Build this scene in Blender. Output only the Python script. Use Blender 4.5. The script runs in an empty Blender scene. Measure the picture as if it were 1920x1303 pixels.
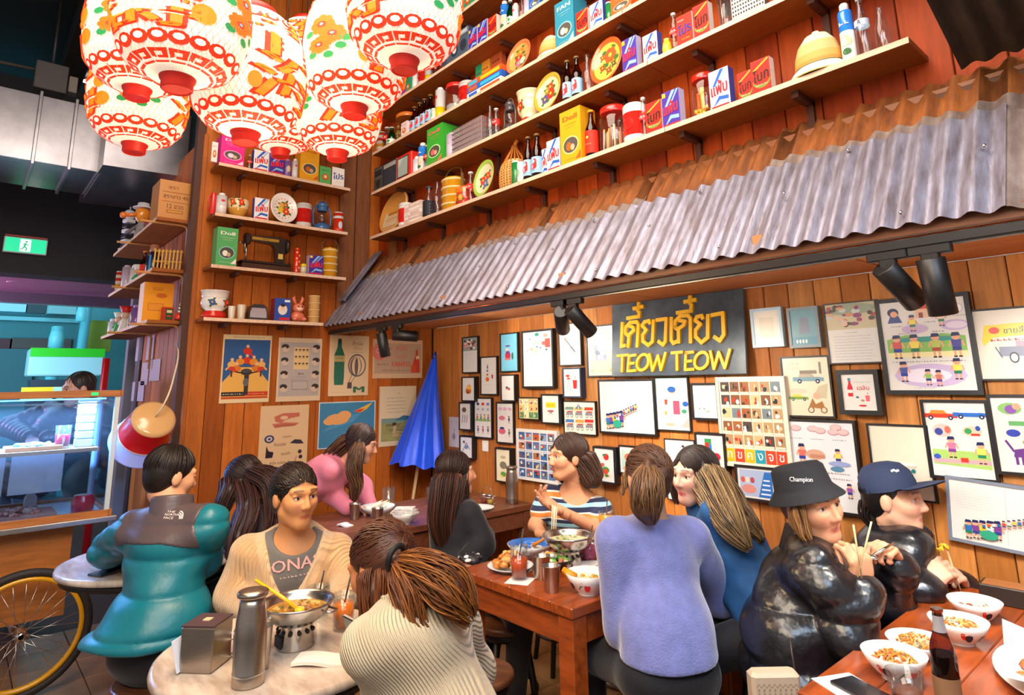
import bpy, math, random
import numpy as np
from mathutils import Vector as V, Matrix as MX, Euler
random.seed(7)
RNG = np.random.default_rng(7)
PI = math.pi
SC = bpy.context.scene
COL = SC.collection
# ---------------------------------------------------------------- camera (fitted from the vanishing points)
FPX, PYX = 1169.17, 480.75
YAW, PITCH, ROLL, EYE = 0.851739, 0.196093, -0.017928, 1.55
_cy, _sy = math.cos(YAW), math.sin(YAW)
FWD = V((-_sy*math.cos(PITCH), _cy*math.cos(PITCH), math.sin(PITCH)))
_r0 = V((_cy, _sy, 0)); _u0 = _r0.cross(FWD)
RIGHT = (math.cos(ROLL)*_r0 + math.sin(ROLL)*_u0).normalized()
UP = RIGHT.cross(FWD).normalized()
CAM = V((0, 0, EYE))
cam = bpy.data.objects.new('camera', bpy.data.cameras.new('camera'))
COL.objects.link(cam)
cam.matrix_world = MX(((RIGHT.x, UP.x, -FWD.x, 0), (RIGHT.y, UP.y, -FWD.y, 0), (RIGHT.z, UP.z, -FWD.z, EYE), (0, 0, 0, 1)))
cam.data.sensor_width = 36; cam.data.lens = 36*FPX/1920
cam.data.shift_y = -(651.5-PYX)/1920
cam.data.clip_start = 0.05
SC.camera = cam
# ---------------------------------------------------------------- world, lights, exposure
SC.view_settings.view_transform = 'Standard'; SC.view_settings.look = 'None'
SC.view_settings.gamma = 1; SC.view_settings.use_curve_mapping = False
SC.view_settings.exposure = 0.25
w = bpy.data.worlds.new('world'); SC.world = w; w.use_nodes = True
w.node_tree.nodes['Background'].inputs[0].default_value = (0.85, 0.80, 0.80, 1)
w.node_tree.nodes['Background'].inputs[1].default_value = 0.42

def aim(o, a, b):
    o.location = a; o.rotation_euler = (V(b)-V(a)).to_track_quat('-Z', 'Y').to_euler()

def light(kind, name, a, b, power, color, size=0.3, spot=1.0, sy=None):
    l = bpy.data.lights.new(name, kind); l.energy = power; l.color = color
    if kind == 'AREA':
        l.size = size
        if sy: l.shape = 'RECTANGLE'; l.size_y = sy
    else: l.shadow_soft_size = size
    if kind == 'SPOT': l.spot_size = spot; l.spot_blend = 0.6
    o = bpy.data.objects.new(name, l); COL.objects.link(o); aim(o, a, b); return o

light('AREA', 'dining_ceiling_light', (-1.5, 0.6, 4.3), (-1.9, 1.6, 0), 105, (1.0, 0.86, 0.70), 2.2, sy=1.6)
light('AREA', 'right_room_light', (0.9, 0.4, 3.4), (-1.6, 2.3, 0.9), 50, (0.62, 0.78, 1.0), 1.2)
light('AREA', 'counter_light', (-0.4, -0.9, 3.6), (-2.6, 1.8, 1.4), 90, (1.0, 0.82, 0.62), 1.6)
light('AREA', 'shopfront_light', (-6.7, 0.0, 2.2), (-4.2, 0.8, 0.9), 9, (0.6, 0.8, 1.0), 1.0)
# ---------------------------------------------------------------- helpers
def H(h, a=1.0):
    h = h.lstrip('#'); r = []
    for i in (0, 2, 4):
        c = int(h[i:i+2], 16)/255
        r.append(c/12.92 if c <= .04045 else ((c+.055)/1.055)**2.4)
    return (r[0], r[1], r[2], a)

def ray(px, py): return FWD + RIGHT*((px-960)/FPX) - UP*((py-PYX)/FPX)
def P(px, py, x=None, y=None, z=None, d=None):
    r = ray(px, py)
    t = d if d is not None else (x/r.x if x is not None else y/r.y if y is not None else (z-EYE)/r.z)
    return CAM + r*t
def solve(px=None, py=None, **k):
    """the missing coordinate of a point with two known ones, seen at column px (or row py)"""
    n = RIGHT*FPX - FWD*(px-960) if px is not None else UP*FPX + FWD*(py-PYX)
    miss = [a for a in 'xyz' if a not in k][0]
    s = 0
    for i, a in enumerate('xyz'):
        if a != miss: s += n[i]*(k[a]-CAM[i])
    i = 'xyz'.index(miss)
    return CAM[i] - s/n[i]

_mats = {}
def mat(name, col=None, rough=.5, metal=0., spec=.5, noise=0., nscale=8., stretch=(1, 1, 1), bump=0., bscale=60., emit=0., ecol=None, rnd=0., coat=0., alt=None, sheen=0., sss=0., bdist=.004):
    """procedural material; col None = reads the mesh's colour attribute"""
    if name in _mats: return _mats[name]
    m = bpy.data.materials.new(name); m.use_nodes = True; _mats[name] = m
    nt = m.node_tree; N = nt.nodes; L = nt.links; b = N['Principled BSDF']
    b.inputs['Roughness'].default_value = rough; b.inputs['Metallic'].default_value = metal
    b.inputs['Specular IOR Level'].default_value = spec
    if coat: b.inputs['Coat Weight'].default_value = coat; b.inputs['Coat Roughness'].default_value = .15
    if sheen: b.inputs['Sheen Weight'].default_value = sheen; b.inputs['Sheen Roughness'].default_value = .4
    if sss: b.inputs['Subsurface Weight'].default_value = sss; b.inputs['Subsurface Radius'].default_value = (.012, .005, .003)
    if col is None:
        a = N.new('ShaderNodeAttribute'); a.attribute_name = 'Col'; out = a.outputs['Color']
    else:
        a = N.new('ShaderNodeRGB'); a.outputs[0].default_value = H(col); out = a.outputs[0]
    tc = None
    def coords(st):
        nonlocal tc
        if tc is None: tc = N.new('ShaderNodeTexCoord')
        mp = N.new('ShaderNodeMapping'); mp.inputs['Scale'].default_value = st
        L.new(tc.outputs['Object'], mp.inputs['Vector'])
        if rnd:
            oi = N.new('ShaderNodeObjectInfo'); mu = N.new('ShaderNodeMath'); mu.operation = 'MULTIPLY'; mu.inputs[1].default_value = 37.
            L.new(oi.outputs['Random'], mu.inputs[0]); cb = N.new('ShaderNodeCombineXYZ')
            for i in range(3): L.new(mu.outputs[0], cb.inputs[i])
            L.new(cb.outputs[0], mp.inputs['Location'])
        return mp.outputs[0]
    if noise:
        t = N.new('ShaderNodeTexNoise'); t.inputs['Scale'].default_value = nscale; t.inputs['Detail'].default_value = 5; t.inputs['Roughness'].default_value = .62
        L.new(coords(stretch), t.inputs['Vector'])
        r = N.new('ShaderNodeMapRange'); r.inputs[1].default_value = .3; r.inputs[2].default_value = .7
        L.new(t.outputs['Fac'], r.inputs[0])
        mx = N.new('ShaderNodeMix'); mx.data_type = 'RGBA'
        if alt:
            L.new(r.outputs[0], mx.inputs[0]); L.new(out, mx.inputs[6]); mx.inputs[7].default_value = H(alt)
        else:
            r.inputs[3].default_value = 1-noise; r.inputs[4].default_value = 1+noise*.6
            mx.blend_type = 'MULTIPLY'; mx.inputs[0].default_value = 1; L.new(out, mx.inputs[6]); L.new(r.outputs[0], mx.inputs[7])
        out = mx.outputs[2]
    if rnd:
        oi = N.new('ShaderNodeObjectInfo'); r = N.new('ShaderNodeMapRange'); r.inputs[3].default_value = 1-rnd; r.inputs[4].default_value = 1+rnd
        L.new(oi.outputs['Random'], r.inputs[0]); mx = N.new('ShaderNodeMix'); mx.data_type = 'RGBA'; mx.blend_type = 'MULTIPLY'; mx.inputs[0].default_value = 1
        L.new(out, mx.inputs[6]); L.new(r.outputs[0], mx.inputs[7]); out = mx.outputs[2]
    L.new(out, b.inputs['Base Color'])
    if emit:
        b.inputs['Emission Strength'].default_value = emit
        if ecol: b.inputs['Emission Color'].default_value = H(ecol)
        else: L.new(out, b.inputs['Emission Color'])
    if bump:
        t = N.new('ShaderNodeTexNoise'); t.inputs['Scale'].default_value = bscale; t.inputs['Detail'].default_value = 3
        L.new(coords(stretch), t.inputs['Vector']); bp = N.new('ShaderNodeBump'); bp.inputs['Strength'].default_value = bump; bp.inputs['Distance'].default_value = bdist
        L.new(t.outputs['Fac'], bp.inputs['Height']); L.new(bp.outputs[0], b.inputs['Normal'])
    return m

def glass(name, tint='f4fbff', ior=1.45, haze=.05):
    if name in _mats: return _mats[name]
    m = bpy.data.materials.new(name); m.use_nodes = True; _mats[name] = m
    nt = m.node_tree; nt.nodes.clear(); N = nt.nodes; L = nt.links
    o = N.new('ShaderNodeOutputMaterial'); tr = N.new('ShaderNodeBsdfTransparent'); tr.inputs[0].default_value = H(tint)
    g = N.new('ShaderNodeBsdfGlossy'); g.inputs['Roughness'].default_value = .04
    lw = N.new('ShaderNodeLayerWeight'); lw.inputs[0].default_value = .5
    pw = N.new('ShaderNodeMath'); pw.operation = 'POWER'; pw.inputs[1].default_value = 3.5; L.new(lw.outputs['Facing'], pw.inputs[0])
    ma = N.new('ShaderNodeMath'); ma.operation = 'MULTIPLY_ADD'; ma.inputs[1].default_value = .55; ma.inputs[2].default_value = .05*ior/1.45; L.new(pw.outputs[0], ma.inputs[0])
    df = N.new('ShaderNodeBsdfTranslucent'); df.inputs[0].default_value = (.8, .85, .9, 1)
    dm = N.new('ShaderNodeMixShader'); dm.inputs[0].default_value = haze; L.new(tr.outputs[0], dm.inputs[1]); L.new(df.outputs[0], dm.inputs[2])
    mx = N.new('ShaderNodeMixShader'); L.new(ma.outputs[0], mx.inputs[0]); L.new(dm.outputs[0], mx.inputs[1]); L.new(g.outputs[0], mx.inputs[2])
    L.new(mx.outputs[0], o.inputs[0]); return m

GLASS = glass('clear_glass'); GLASSB = glass('brown_glass', 'a0561c'); GLASSG = glass('green_glass', '3aa650'); GLASSJ = glass('jar_glass', 'f4f9fb', 1.5)
MATTE = mat('painted_matte', rough=.65); GLOSS = mat('painted_gloss', rough=.22, coat=.3); SATIN = mat('painted_satin', rough=.42)
PRINT = mat('printed_paper', rough=.6, spec=.3); PRINTG = mat('print_under_glass', rough=.32, spec=.45)
STEEL = mat('steel', 'c9c6c2', rough=.24, metal=1, noise=.1, nscale=20); STEELB = mat('brushed_steel', 'b3a89c', rough=.3, metal=1, noise=.1, nscale=30, stretch=(1, 1, 14))
BLACK = mat('black_metal', '1a1716', rough=.42); CHROME = mat('chrome', 'dddddd', rough=.1, metal=1)
ENAMEL = mat('enamel', rough=.14, coat=.5); FOOD = mat('food', rough=.45, noise=.35, nscale=60, bump=.6, bscale=150)
PLANK = mat('wall_plank_wood', rough=.55, spec=.22, noise=.26, nscale=5, stretch=(9, 9, .9), rnd=.2, bump=.15, bscale=22)
SHELFW = mat('shelf_wood', rough=.6, spec=.2, noise=.2, nscale=6, stretch=(1.0, 8, 8), rnd=.08)
REDW = mat('red_table_wood', 'a04a1c', rough=.28, noise=.45, nscale=4, stretch=(1.2, 9, 9), rnd=.12, coat=.35, bump=.08, bscale=20)
DARKW = mat('dark_wood', '7a4630', rough=.35, noise=.35, nscale=5, stretch=(1.2, 8, 8), rnd=.1, coat=.2)

class MB:
    def __init__(s): s.v = []; s.f = []; s.c = []; s.mi = []; s.sm = []; s.col = (1, 1, 1, 1); s.m = 0; s.T = MX.Identity(4); s.smooth = False
    def add(s, vs, fs, c=None, smooth=None):
        n = len(s.v); c = s.col if c is None else (H(c) if isinstance(c, str) else c); T = s.T
        s.v += [tuple(T @ V(p)) for p in vs]
        for f in fs: s.f.append(tuple(i+n for i in f)); s.c.append(c); s.mi.append(s.m); s.sm.append(s.smooth if smooth is None else smooth)
        return s
    def box(s, c, d, col=None, ch=0., R=None):
        """box about centre c with sizes d, optional chamfer ch on the vertical profile"""
        x, y, z = d[0]/2, d[1]/2, d[2]/2; cx, cy, cz = c
        if ch > 0:
            pr = [(-x+ch, -y), (x-ch, -y), (x, -y+ch), (x, y-ch), (x-ch, y), (-x+ch, y), (-x, y-ch), (-x, -y+ch)]
            vs = []
            for zz, k in ((-z, 1), (-z+ch, 0), (z-ch, 0), (z, 1)):
                for (a, b) in pr: vs.append((a-(ch*.8*(1 if a > 0 else -1) if k else 0), b-(ch*.8*(1 if b > 0 else -1) if k else 0), zz))
            fs = [tuple(range(7, -1, -1)), tuple(range(24, 32))]
            for l in range(3):
                for i in range(8): j = (i+1) % 8; fs.append((l*8+i, l*8+j, l*8+8+j, l*8+8+i))
        else:
            vs = [(-x, -y, -z), (x, -y, -z), (x, y, -z), (-x, y, -z), (-x, -y, z), (x, -y, z), (x, y, z), (-x, y, z)]
            fs = [(3, 2, 1, 0), (4, 5, 6, 7), (0, 1, 5, 4), (1, 2, 6, 5), (2, 3, 7, 6), (3, 0, 4, 7)]
        if R is not None: vs = [tuple(R @ V(p)) for p in vs]
        return s.add([(a+cx, b+cy, cc+cz) for a, b, cc in vs], fs, col, False)
    def lathe(s, pr, n=24, col=None, cx=0, cy=0, cols=None, cap=True, smooth=True, sx=1, sy=1):
        """profile [(r,z)...] turned about z; cols: a colour per band"""
        vs = []; 
        for r, z in pr:
            for i in range(n): a = 2*PI*i/n; vs.append((cx+r*sx*math.cos(a), cy+r*sy*math.sin(a), z))
        for l in range(len(pr)-1):
            fs = []
            for i in range(n): j = (i+1) % n; fs.append((l*n+i, l*n+j, (l+1)*n+j, (l+1)*n+i))
            if l == 0: base = len(s.v); s.v += [tuple(s.T @ V(p)) for p in vs]
            c = cols[l] if cols else col
            c = s.col if c is None else (H(c) if isinstance(c, str) else c)
            for f in fs: s.f.append(tuple(i+base for i in f)); s.c.append(c); s.mi.append(s.m); s.sm.append(smooth)
        if cap:
            for l, rev in ((0, True), (len(pr)-1, False)):
                if pr[l][0] > 1e-5:
                    ring = [base+l*n+i for i in range(n)]
                    if rev: ring.reverse()
                    c = (cols[min(l, len(cols)-1)] if cols else col); c = s.col if c is None else (H(c) if isinstance(c, str) else c)
                    s.f.append(tuple(ring)); s.c.append(c); s.mi.append(s.m); s.sm.append(False)
        return s
    def tube(s, pts, r, n=6, col=None, cap=True, smooth=True):
        pts = [V(p) for p in pts]; rs = r if isinstance(r, (list, tuple)) else [r]*len(pts)
        vs = []; nrm = None
        for k, p in enumerate(pts):
            t = (pts[min(k+1, len(pts)-1)]-pts[max(k-1, 0)])
            if t.length < 1e-9: t = V((0, 0, 1))
            t.normalize()
            if nrm is None: nrm = t.orthogonal().normalized()
            else:
                nrm = nrm - t*nrm.dot(t)
                nrm = t.orthogonal().normalized() if nrm.length < 1e-6 else nrm.normalized()
            b = t.cross(nrm)
            for i in range(n): a = 2*PI*i/n; vs.append(p+(nrm*math.cos(a)+b*math.sin(a))*rs[k])
        fs = [(k*n+i, k*n+(i+1) % n, (k+1)*n+(i+1) % n, (k+1)*n+i) for k in range(len(pts)-1) for i in range(n)]
        if cap: fs += [tuple(range(n-1, -1, -1)), tuple((len(pts)-1)*n+i for i in range(n))]
        return s.add(vs, fs, col, smooth)
    def prism(s, poly, y0, y1, col=None, side=None):
        """polygon in the local xz plane pushed from y0 (front) to y1"""
        n = len(poly); ar = sum(poly[i][0]*poly[(i+1) % n][1]-poly[(i+1) % n][0]*poly[i][1] for i in range(n))
        if ar < 0: poly = poly[::-1]
        vs = [(x, y0, z) for x, z in poly]+[(x, y1, z) for x, z in poly]
        s.add(vs, [tuple(range(n)), tuple(range(2*n-1, n-1, -1))], col, False)
        return s.add(vs, [((i+1) % n, i, n+i, n+(i+1) % n) for i in range(n)], side or col, False)
    def ball(s, c, r, n=12, m=8, col=None, sq=(1, 1, 1)):
        pr = [(math.sin(PI*i/m), -math.cos(PI*i/m)) for i in range(m+1)]
        vs = []
        for (rr, z) in pr:
            for i in range(n): a = 2*PI*i/n; vs.append((c[0]+rr*r*sq[0]*math.cos(a), c[1]+rr*r*sq[1]*math.sin(a), c[2]+z*r*sq[2]))
        fs = [(l*n+i, l*n+(i+1) % n, (l+1)*n+(i+1) % n, (l+1)*n+i) for l in range(m) for i in range(n)]
        return s.add(vs, fs, col, True)
    def disc(s, c, r, n=20, col=None):
        return s.add([(c[0]+r*math.cos(2*PI*i/n), c[1]+r*math.sin(2*PI*i/n), c[2]) for i in range(n)], [tuple(range(n))], col, False)
    def mesh(s, name, mats):
        me = bpy.data.meshes.new(name); me.from_pydata(s.v, [], s.f)
        for m in (mats if isinstance(mats, (list, tuple)) else [mats]): me.materials.append(m)
        me.polygons.foreach_set('material_index', s.mi); me.polygons.foreach_set('use_smooth', s.sm)
        at = me.attributes.new('Col', 'FLOAT_COLOR', 'CORNER')
        cc = np.repeat(np.array(s.c, dtype=np.float32).reshape(-1, 4), [len(f) for f in s.f], axis=0)
        at.data.foreach_set('color', cc.ravel()); me.update(); return me
    def obj(s, name, mats, parent=None, loc=None, rot=None):
        return place(name, s.mesh(name, mats), parent, loc, rot)

def place(name, me, parent=None, loc=None, rot=None):
    o = bpy.data.objects.new(name, me); COL.objects.link(o)
    if parent: o.parent = parent
    if loc is not None: o.location = loc
    if rot is not None: o.rotation_euler = rot if isinstance(rot, (tuple, list, Euler)) else (0, 0, rot)
    return o
def tag(o, label=None, cat=None, group=None, kind=None):
    if label: o['label'] = label
    if cat: o['category'] = cat
    if group: o['group'] = group
    if kind: o['kind'] = kind
    return o
def thing(name, label, cat, loc=(0, 0, 0), rot=0, group=None, scale=None):
    o = place(name, None, None, loc, rot)
    if scale is not None: o.scale = scale
    return tag(o, label, cat, group)
def kids(o): return [c for c in o.children]
def dup(root, loc=None, rot=None, label=None, scale=None):
    r = root.copy(); COL.objects.link(r)
    if loc is not None: r.location = loc
    if rot is not None: r.rotation_euler = rot if isinstance(rot, (tuple, list)) else (0, 0, rot)
    if scale is not None: r.scale = scale
    if label: r['label'] = label
    for ch in root.children:
        c = ch.copy(); COL.objects.link(c); c.parent = r
        for g in ch.children: d = g.copy(); COL.objects.link(d); d.parent = c
    return r

# ---------------------------------------------------------------- flat prints: layered coloured shapes
_txt = {}
def text_poly(s):
    """triangulated outline of a line of text: verts (n,2) scaled to height 1 cap, faces"""
    if s in _txt: return _txt[s]
    cu = bpy.data.curves.new('t', 'FONT'); cu.body = s; cu.resolution_u = 2; cu.fill_mode = 'FRONT'
    o = bpy.data.objects.new('t', cu); COL.objects.link(o)
    dg = bpy.context.evaluated_depsgraph_get(); me = o.evaluated_get(dg).to_mesh()
    vs = np.array([v.co[:2] for v in me.vertices]) if len(me.vertices) else np.zeros((0, 2)); fs = [tuple(p.vertices) for p in me.polygons]
    o.evaluated_get(dg).to_mesh_clear(); bpy.data.objects.remove(o); bpy.data.curves.remove(cu)
    _txt[s] = (vs, fs); return _txt[s]

class Art:
    """2D drawing, origin lower left, size w x h (metres), drawn at local y = y0 looking along +y"""
    def __init__(s, mb, w, h, y0=0., step=.0005, ox=0., oz=0.): s.mb = mb; s.w = w; s.h = h; s.y = y0; s.k = 0; s.step = step; s.ox = ox; s.oz = oz; s.map = None
    def _add(s, pts, faces, col, lay):
        s.k += 1; y = s.y - s.step*(lay if lay is not None else 1) - 4e-6*s.k
        if s.map: vs = [s.map(x, z, y) for x, z in pts]
        else: vs = [(x+s.ox, y, z+s.oz) for x, z in pts]
        s.mb.add(vs, faces, col, False)
    def poly(s, pts, col, lay=1):
        n = len(pts); ar = sum(pts[i][0]*pts[(i+1) % n][1]-pts[(i+1) % n][0]*pts[i][1] for i in range(n))
        if ar < 0: pts = pts[::-1]
        s._add([(x*s.w, z*s.h) for x, z in pts], [tuple(range(n))], col, lay)
    def rect(s, x0, z0, x1, z1, col, lay=1): s.poly([(x0, z0), (x1, z0), (x1, z1), (x0, z1)], col, lay)
    def ell(s, x, z, rx, rz, col, lay=1, n=14): s.poly([(x+rx*math.cos(2*PI*i/n), z+rz*math.sin(2*PI*i/n)) for i in range(n)], col, lay)
    def line(s, pts, wd, col, lay=1):
        for (a, b), (c, d) in zip(pts[:-1], pts[1:]):
            dx, dz = (c-a)*s.w, (d-b)*s.h; l = math.hypot(dx, dz) or 1; nx, nz = -dz/l*wd/2/s.w, dx/l*wd/2/s.h
            s.poly([(a+nx, b+nz), (a-nx, b-nz), (c-nx, d-nz), (c+nx, d+nz)], col, lay)
    def text(s, t, x, z, hgt, col, lay=2, wid=None, shear=0, center=True, rise=0, bold=0):
        """hgt and wid in fractions of the art's height / width"""
        vs, fs = text_poly(t)
        if not len(vs): return
        lo, hi = vs.min(0), vs.max(0); k = hgt*s.h/max(hi[1]-lo[1], 1e-6); kx = k if wid is None else wid*s.w/max(hi[0]-lo[0], 1e-6)
        X = (vs[:, 0]-lo[0])*kx; Z = (vs[:, 1]-lo[1])*k; wt = (hi[0]-lo[0])*kx
        X = X+Z*shear; Z = Z+X*rise
        x0 = x*s.w-(wt/2 if center else 0); z0 = z*s.h-(hgt*s.h/2)
        for dx in ((0,) if not bold else (-bold*s.h, 0, bold*s.h)): s._add([(a+x0+dx, b+z0) for a, b in zip(X, Z)], fs, col, lay)
    def scribble(s, x0, x1, z, hgt, col, lay=2, seed=0, dens=26):
        """a line of small handwriting"""
        r = random.Random(seed); x = x0
        while x < x1:
            wl = r.uniform(.25, 1.)*hgt*s.h/s.w*1.6; e = min(x+wl, x1)
            s.rect(x, z-hgt*r.uniform(.2, .5), x+(e-x)*.35, z+hgt*r.uniform(.3, .5), col, lay); s.rect(x+(e-x)*.35, z-hgt*.3, e, z-hgt*.05, col, lay)
            x = e+hgt*s.h/s.w*r.uniform(.3, .9)

def arr_obj(name, verts, faces, mats, parent=None, cols=None, smooth=True):
    me = bpy.data.meshes.new(name)
    verts = np.asarray(verts, np.float32); faces = np.asarray(faces, np.int32); k = faces.shape[1]
    me.vertices.add(len(verts)); me.vertices.foreach_set('co', verts.ravel()); me.loops.add(faces.size); me.loops.foreach_set('vertex_index', faces.ravel())
    me.polygons.add(len(faces)); me.polygons.foreach_set('loop_start', np.arange(len(faces), dtype=np.int32)*k)
    me.polygons.foreach_set('use_smooth', np.full(len(faces), smooth))
    if cols is not None:
        at = me.attributes.new('Col', 'FLOAT_COLOR', 'POINT'); at.data.foreach_set('color', np.asarray(cols, np.float32).ravel())
    for m in (mats if isinstance(mats, (list, tuple)) else [mats]): me.materials.append(m)
    me.update(calc_edges=True); me.validate(); return place(name, me, parent)
# ---------------------------------------------------------------- the room
WY, UY, XL, SOFF = 3.05, 2.5, -4.54, 2.0      # lower wall, upper wall, left wall, underside of the recess
XR = 1.3
def struct(o): o['kind'] = 'structure'; return o
def wall(name, origin, rot, length, z0, z1, pw, tones, th=.014, base='4a2614', skip=None, seed=1):
    """backing slab with separate vertical planks; local x runs along the wall, the room is at -y"""
    r = random.Random(seed)
    mb = MB(); mb.box((length/2, .05, (z0+z1)/2), (length+.1, .07, z1-z0), base)
    o = struct(mb.obj(name, MATTE, None, origin, rot)); meshes = {}
    x = 0
    while x < length-.01:
        wd = min(pw, length-x); c = r.choice(tones); k = (round(wd, 3), c)
        if k not in meshes:
            b = MB(); b.box((0, 0, (z0+z1)/2), (wd-.004, th, z1-z0), c, ch=.003); meshes[k] = b.mesh('plank', PLANK)
        p = place('plank', meshes[k], o, (x+wd/2, r.uniform(-.0015, .0015)+.008, 0)); x += wd
    return o
TL = ['ce8644', 'c47a38', 'd89252', 'ba7034']; TU = ['a03c0a', '943407', 'ac460e']; TS = ['b25e1e', 'a8561a', 'bc6826']
wall('wall_back', (XL, WY, 0), 0, XR-XL, 0, SOFF, .125, TL, seed=3)
wall('wall_back_upper', (XL, UY, 0), 0, XR-XL, SOFF, 4.8, .15, TU, seed=4)
wall('wall_left', (XL, 1.12, 0), PI/2, WY-1.12, 0, 4.8, .128, TS, seed=5)
wall('wall_side', (-5.95, 1.12, 0), 0, 5.95+XL-.08, 0, 3.30, .14, TS, seed=6)
# corner post where the left and side walls meet
mb = MB(); mb.box((XL-.04, 1.125, 1.65), (.09, .03, 3.3), '9a5626', ch=.004); struct(mb.obj('trim_1', PLANK))
# brown boards beside the long shelves, and a short one under the lowest
for i, (y, w_, z0, z1) in enumerate([(2.20, .13, 2.05, 4.6), (2.335, .12, 2.3, 4.6)]):
    mb = MB(); mb.box((XL+.022, y, (z0+z1)/2), (.024, w_, z1-z0), '8a5535', ch=.004); struct(mb.obj('trim_%d' % (2+i), PLANK))
mb = MB(); mb.box((-4.27, UY-.02, 2.56), (.09, .03, .18), '8f5a36', ch=.003); struct(mb.obj('trim_4', PLANK))
# underside of the recess, boards
so = MB(); so.box(((XL+XR)/2, (UY+WY)/2, SOFF+.03), (XR-XL, WY-UY-.03, .03), '6a3a1c'); so = struct(so.obj('ceiling_recess', MATTE))
bm_ = MB(); bm_.box((0, 0, 0), (1.19, WY-UY-.02, .012), 'b5703c', ch=.002); bm_ = bm_.mesh('board', SHELFW)
for i in range(5): place('board', bm_, so, (XL+.6+i*1.2, (UY+WY)/2, SOFF+.006))
# floor with tiles
fl = MB(); fl.box((-3, 1.2, -.06), (14, 8, .09), '3a2a20'); fl = struct(fl.obj('floor', MATTE))
TILE = mat('floor_tile', rough=.32, noise=.3, nscale=7, rnd=.14)
tm = MB(); tm.box((0, 0, -.007), (.296, .296, .014), '9a7048', ch=.003); tm = tm.mesh('tile', TILE)
for i in range(14):
    for j in range(12): place('tile', tm, fl, (-5.15+.3*i, -.35+.3*j, 0))
ce = MB(); ce.box((-4, 0, 4.86), (16, 9, .1), '17120f'); struct(ce.obj('ceiling', MATTE))
for y in (-.9, .5):                      # beams under the dark ceiling
    b = MB(); b.box((-5.6, y, 4.7), (5, .2, .22), '241b16', ch=.01); struct(b.obj('trim_%d' % (5 if y < 0 else 6), MATTE))

# ---------------------------------------------------------------- shelves
def shelf_unit(label, z, x0, x1, y0, y1, joints, br, along='x', group='wall shelves', edge='e6c4a8'):
    t = thing('wall_shelf', label, 'shelf', ((x0+x1)/2, (y0+y1)/2, z), 0, group)
    cx, cy = (x0+x1)/2, (y0+y1)/2
    a0, a1 = (x0, x1) if along == 'x' else (y0, y1)
    cuts = [a0]+joints+[a1]
    for p, q in zip(cuts[:-1], cuts[1:]):
        m = MB()
        if along == 'x': m.box(((p+q)/2-cx, 0, -.011), (q-p-.003, y1-y0, .022), '96521e'); m.c[2] = H(edge)
        else: m.box((0, (p+q)/2-cy, -.011), (x1-x0, q-p-.003, .022), '96521e'); m.c[3] = H(edge)
        m.obj('board', SHELFW, t)
    for b in br:
        m = MB()
        if along == 'x':
            m.prism([(-.014, -.022), (.014, -.022), (.014, -.05), (-.014, -.05)], (y1-y0)/2-.15, (y1-y0)/2-.002, '4a2312'); loc = (b-cx, 0, 0)
            m.box((0, (y1-y0)/2-.012, -.10), (.028, .02, .13), '4a2312')
        else:
            m.box((-.02-(0), 0, -.036), (.14, .028, .028), '4a2312'); loc = (0, b-cy, 0)
        o = m.obj('bracket', MATTE, t, loc)
    return t
LS = [2.67, 3.03, 3.362, 3.70, 4.03]
NM = ['lowest long shelf', 'second long shelf', 'third long shelf', 'fourth long shelf', 'top long shelf']
for k, z in enumerate(LS):
    j = [[-2.55, -1.55], [-2.62, -1.62], [-2.9, -1.75], [-3.3, -2.1], [-3.0, -1.8]][k]
    shelf_unit('%s of brown boards running along the upper plank wall' % NM[k], z, -4.305, [-.56, -.45, -.4, -.4, -.4][k], 2.295, UY, j, [-4.1+.52*i+.1*k for i in range(7)])
CS = [1.985, 2.335, 2.687, 3.04, 3.362]
CN = ['bottom corner shelf', 'second corner shelf', 'third corner shelf', 'fourth corner shelf', 'top corner shelf']
for k, z in enumerate(CS):
    shelf_unit('%s above the posters, short brown board on the left wall' % CN[k], z, XL+.012, XL+.21, [1.14, 1.16, 1.16, 1.16, 1.16][k], [1.955, 2.12, 2.12, 2.13, 2.13][k], [], [1.35, 1.75] if k else [1.3, 1.7], 'y')
SSH = [1.985, 2.333, 2.685]
SN = ['bottom side shelf', 'middle side shelf', 'upper side shelf']
for k, z in enumerate(SSH):
    t = shelf_unit('%s reaching back from the wall corner toward the shopfront' % SN[k], z, [-6.45, -6.3, -6.27][k], -4.66, .885, 1.11, [], [], 'x')
    for bx in (-4.72, -5.55):
        m = MB(); m.tube([(0, -.2+.0, -.028), (0, .06, -.028), (0, .085, -.035), (0, .098, -.06), (0, .1, -.3)], .009, 6, 'c98a4a')
        m.obj('bracket', SATIN, t, (bx-t.location.x, 0, 0))

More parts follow.
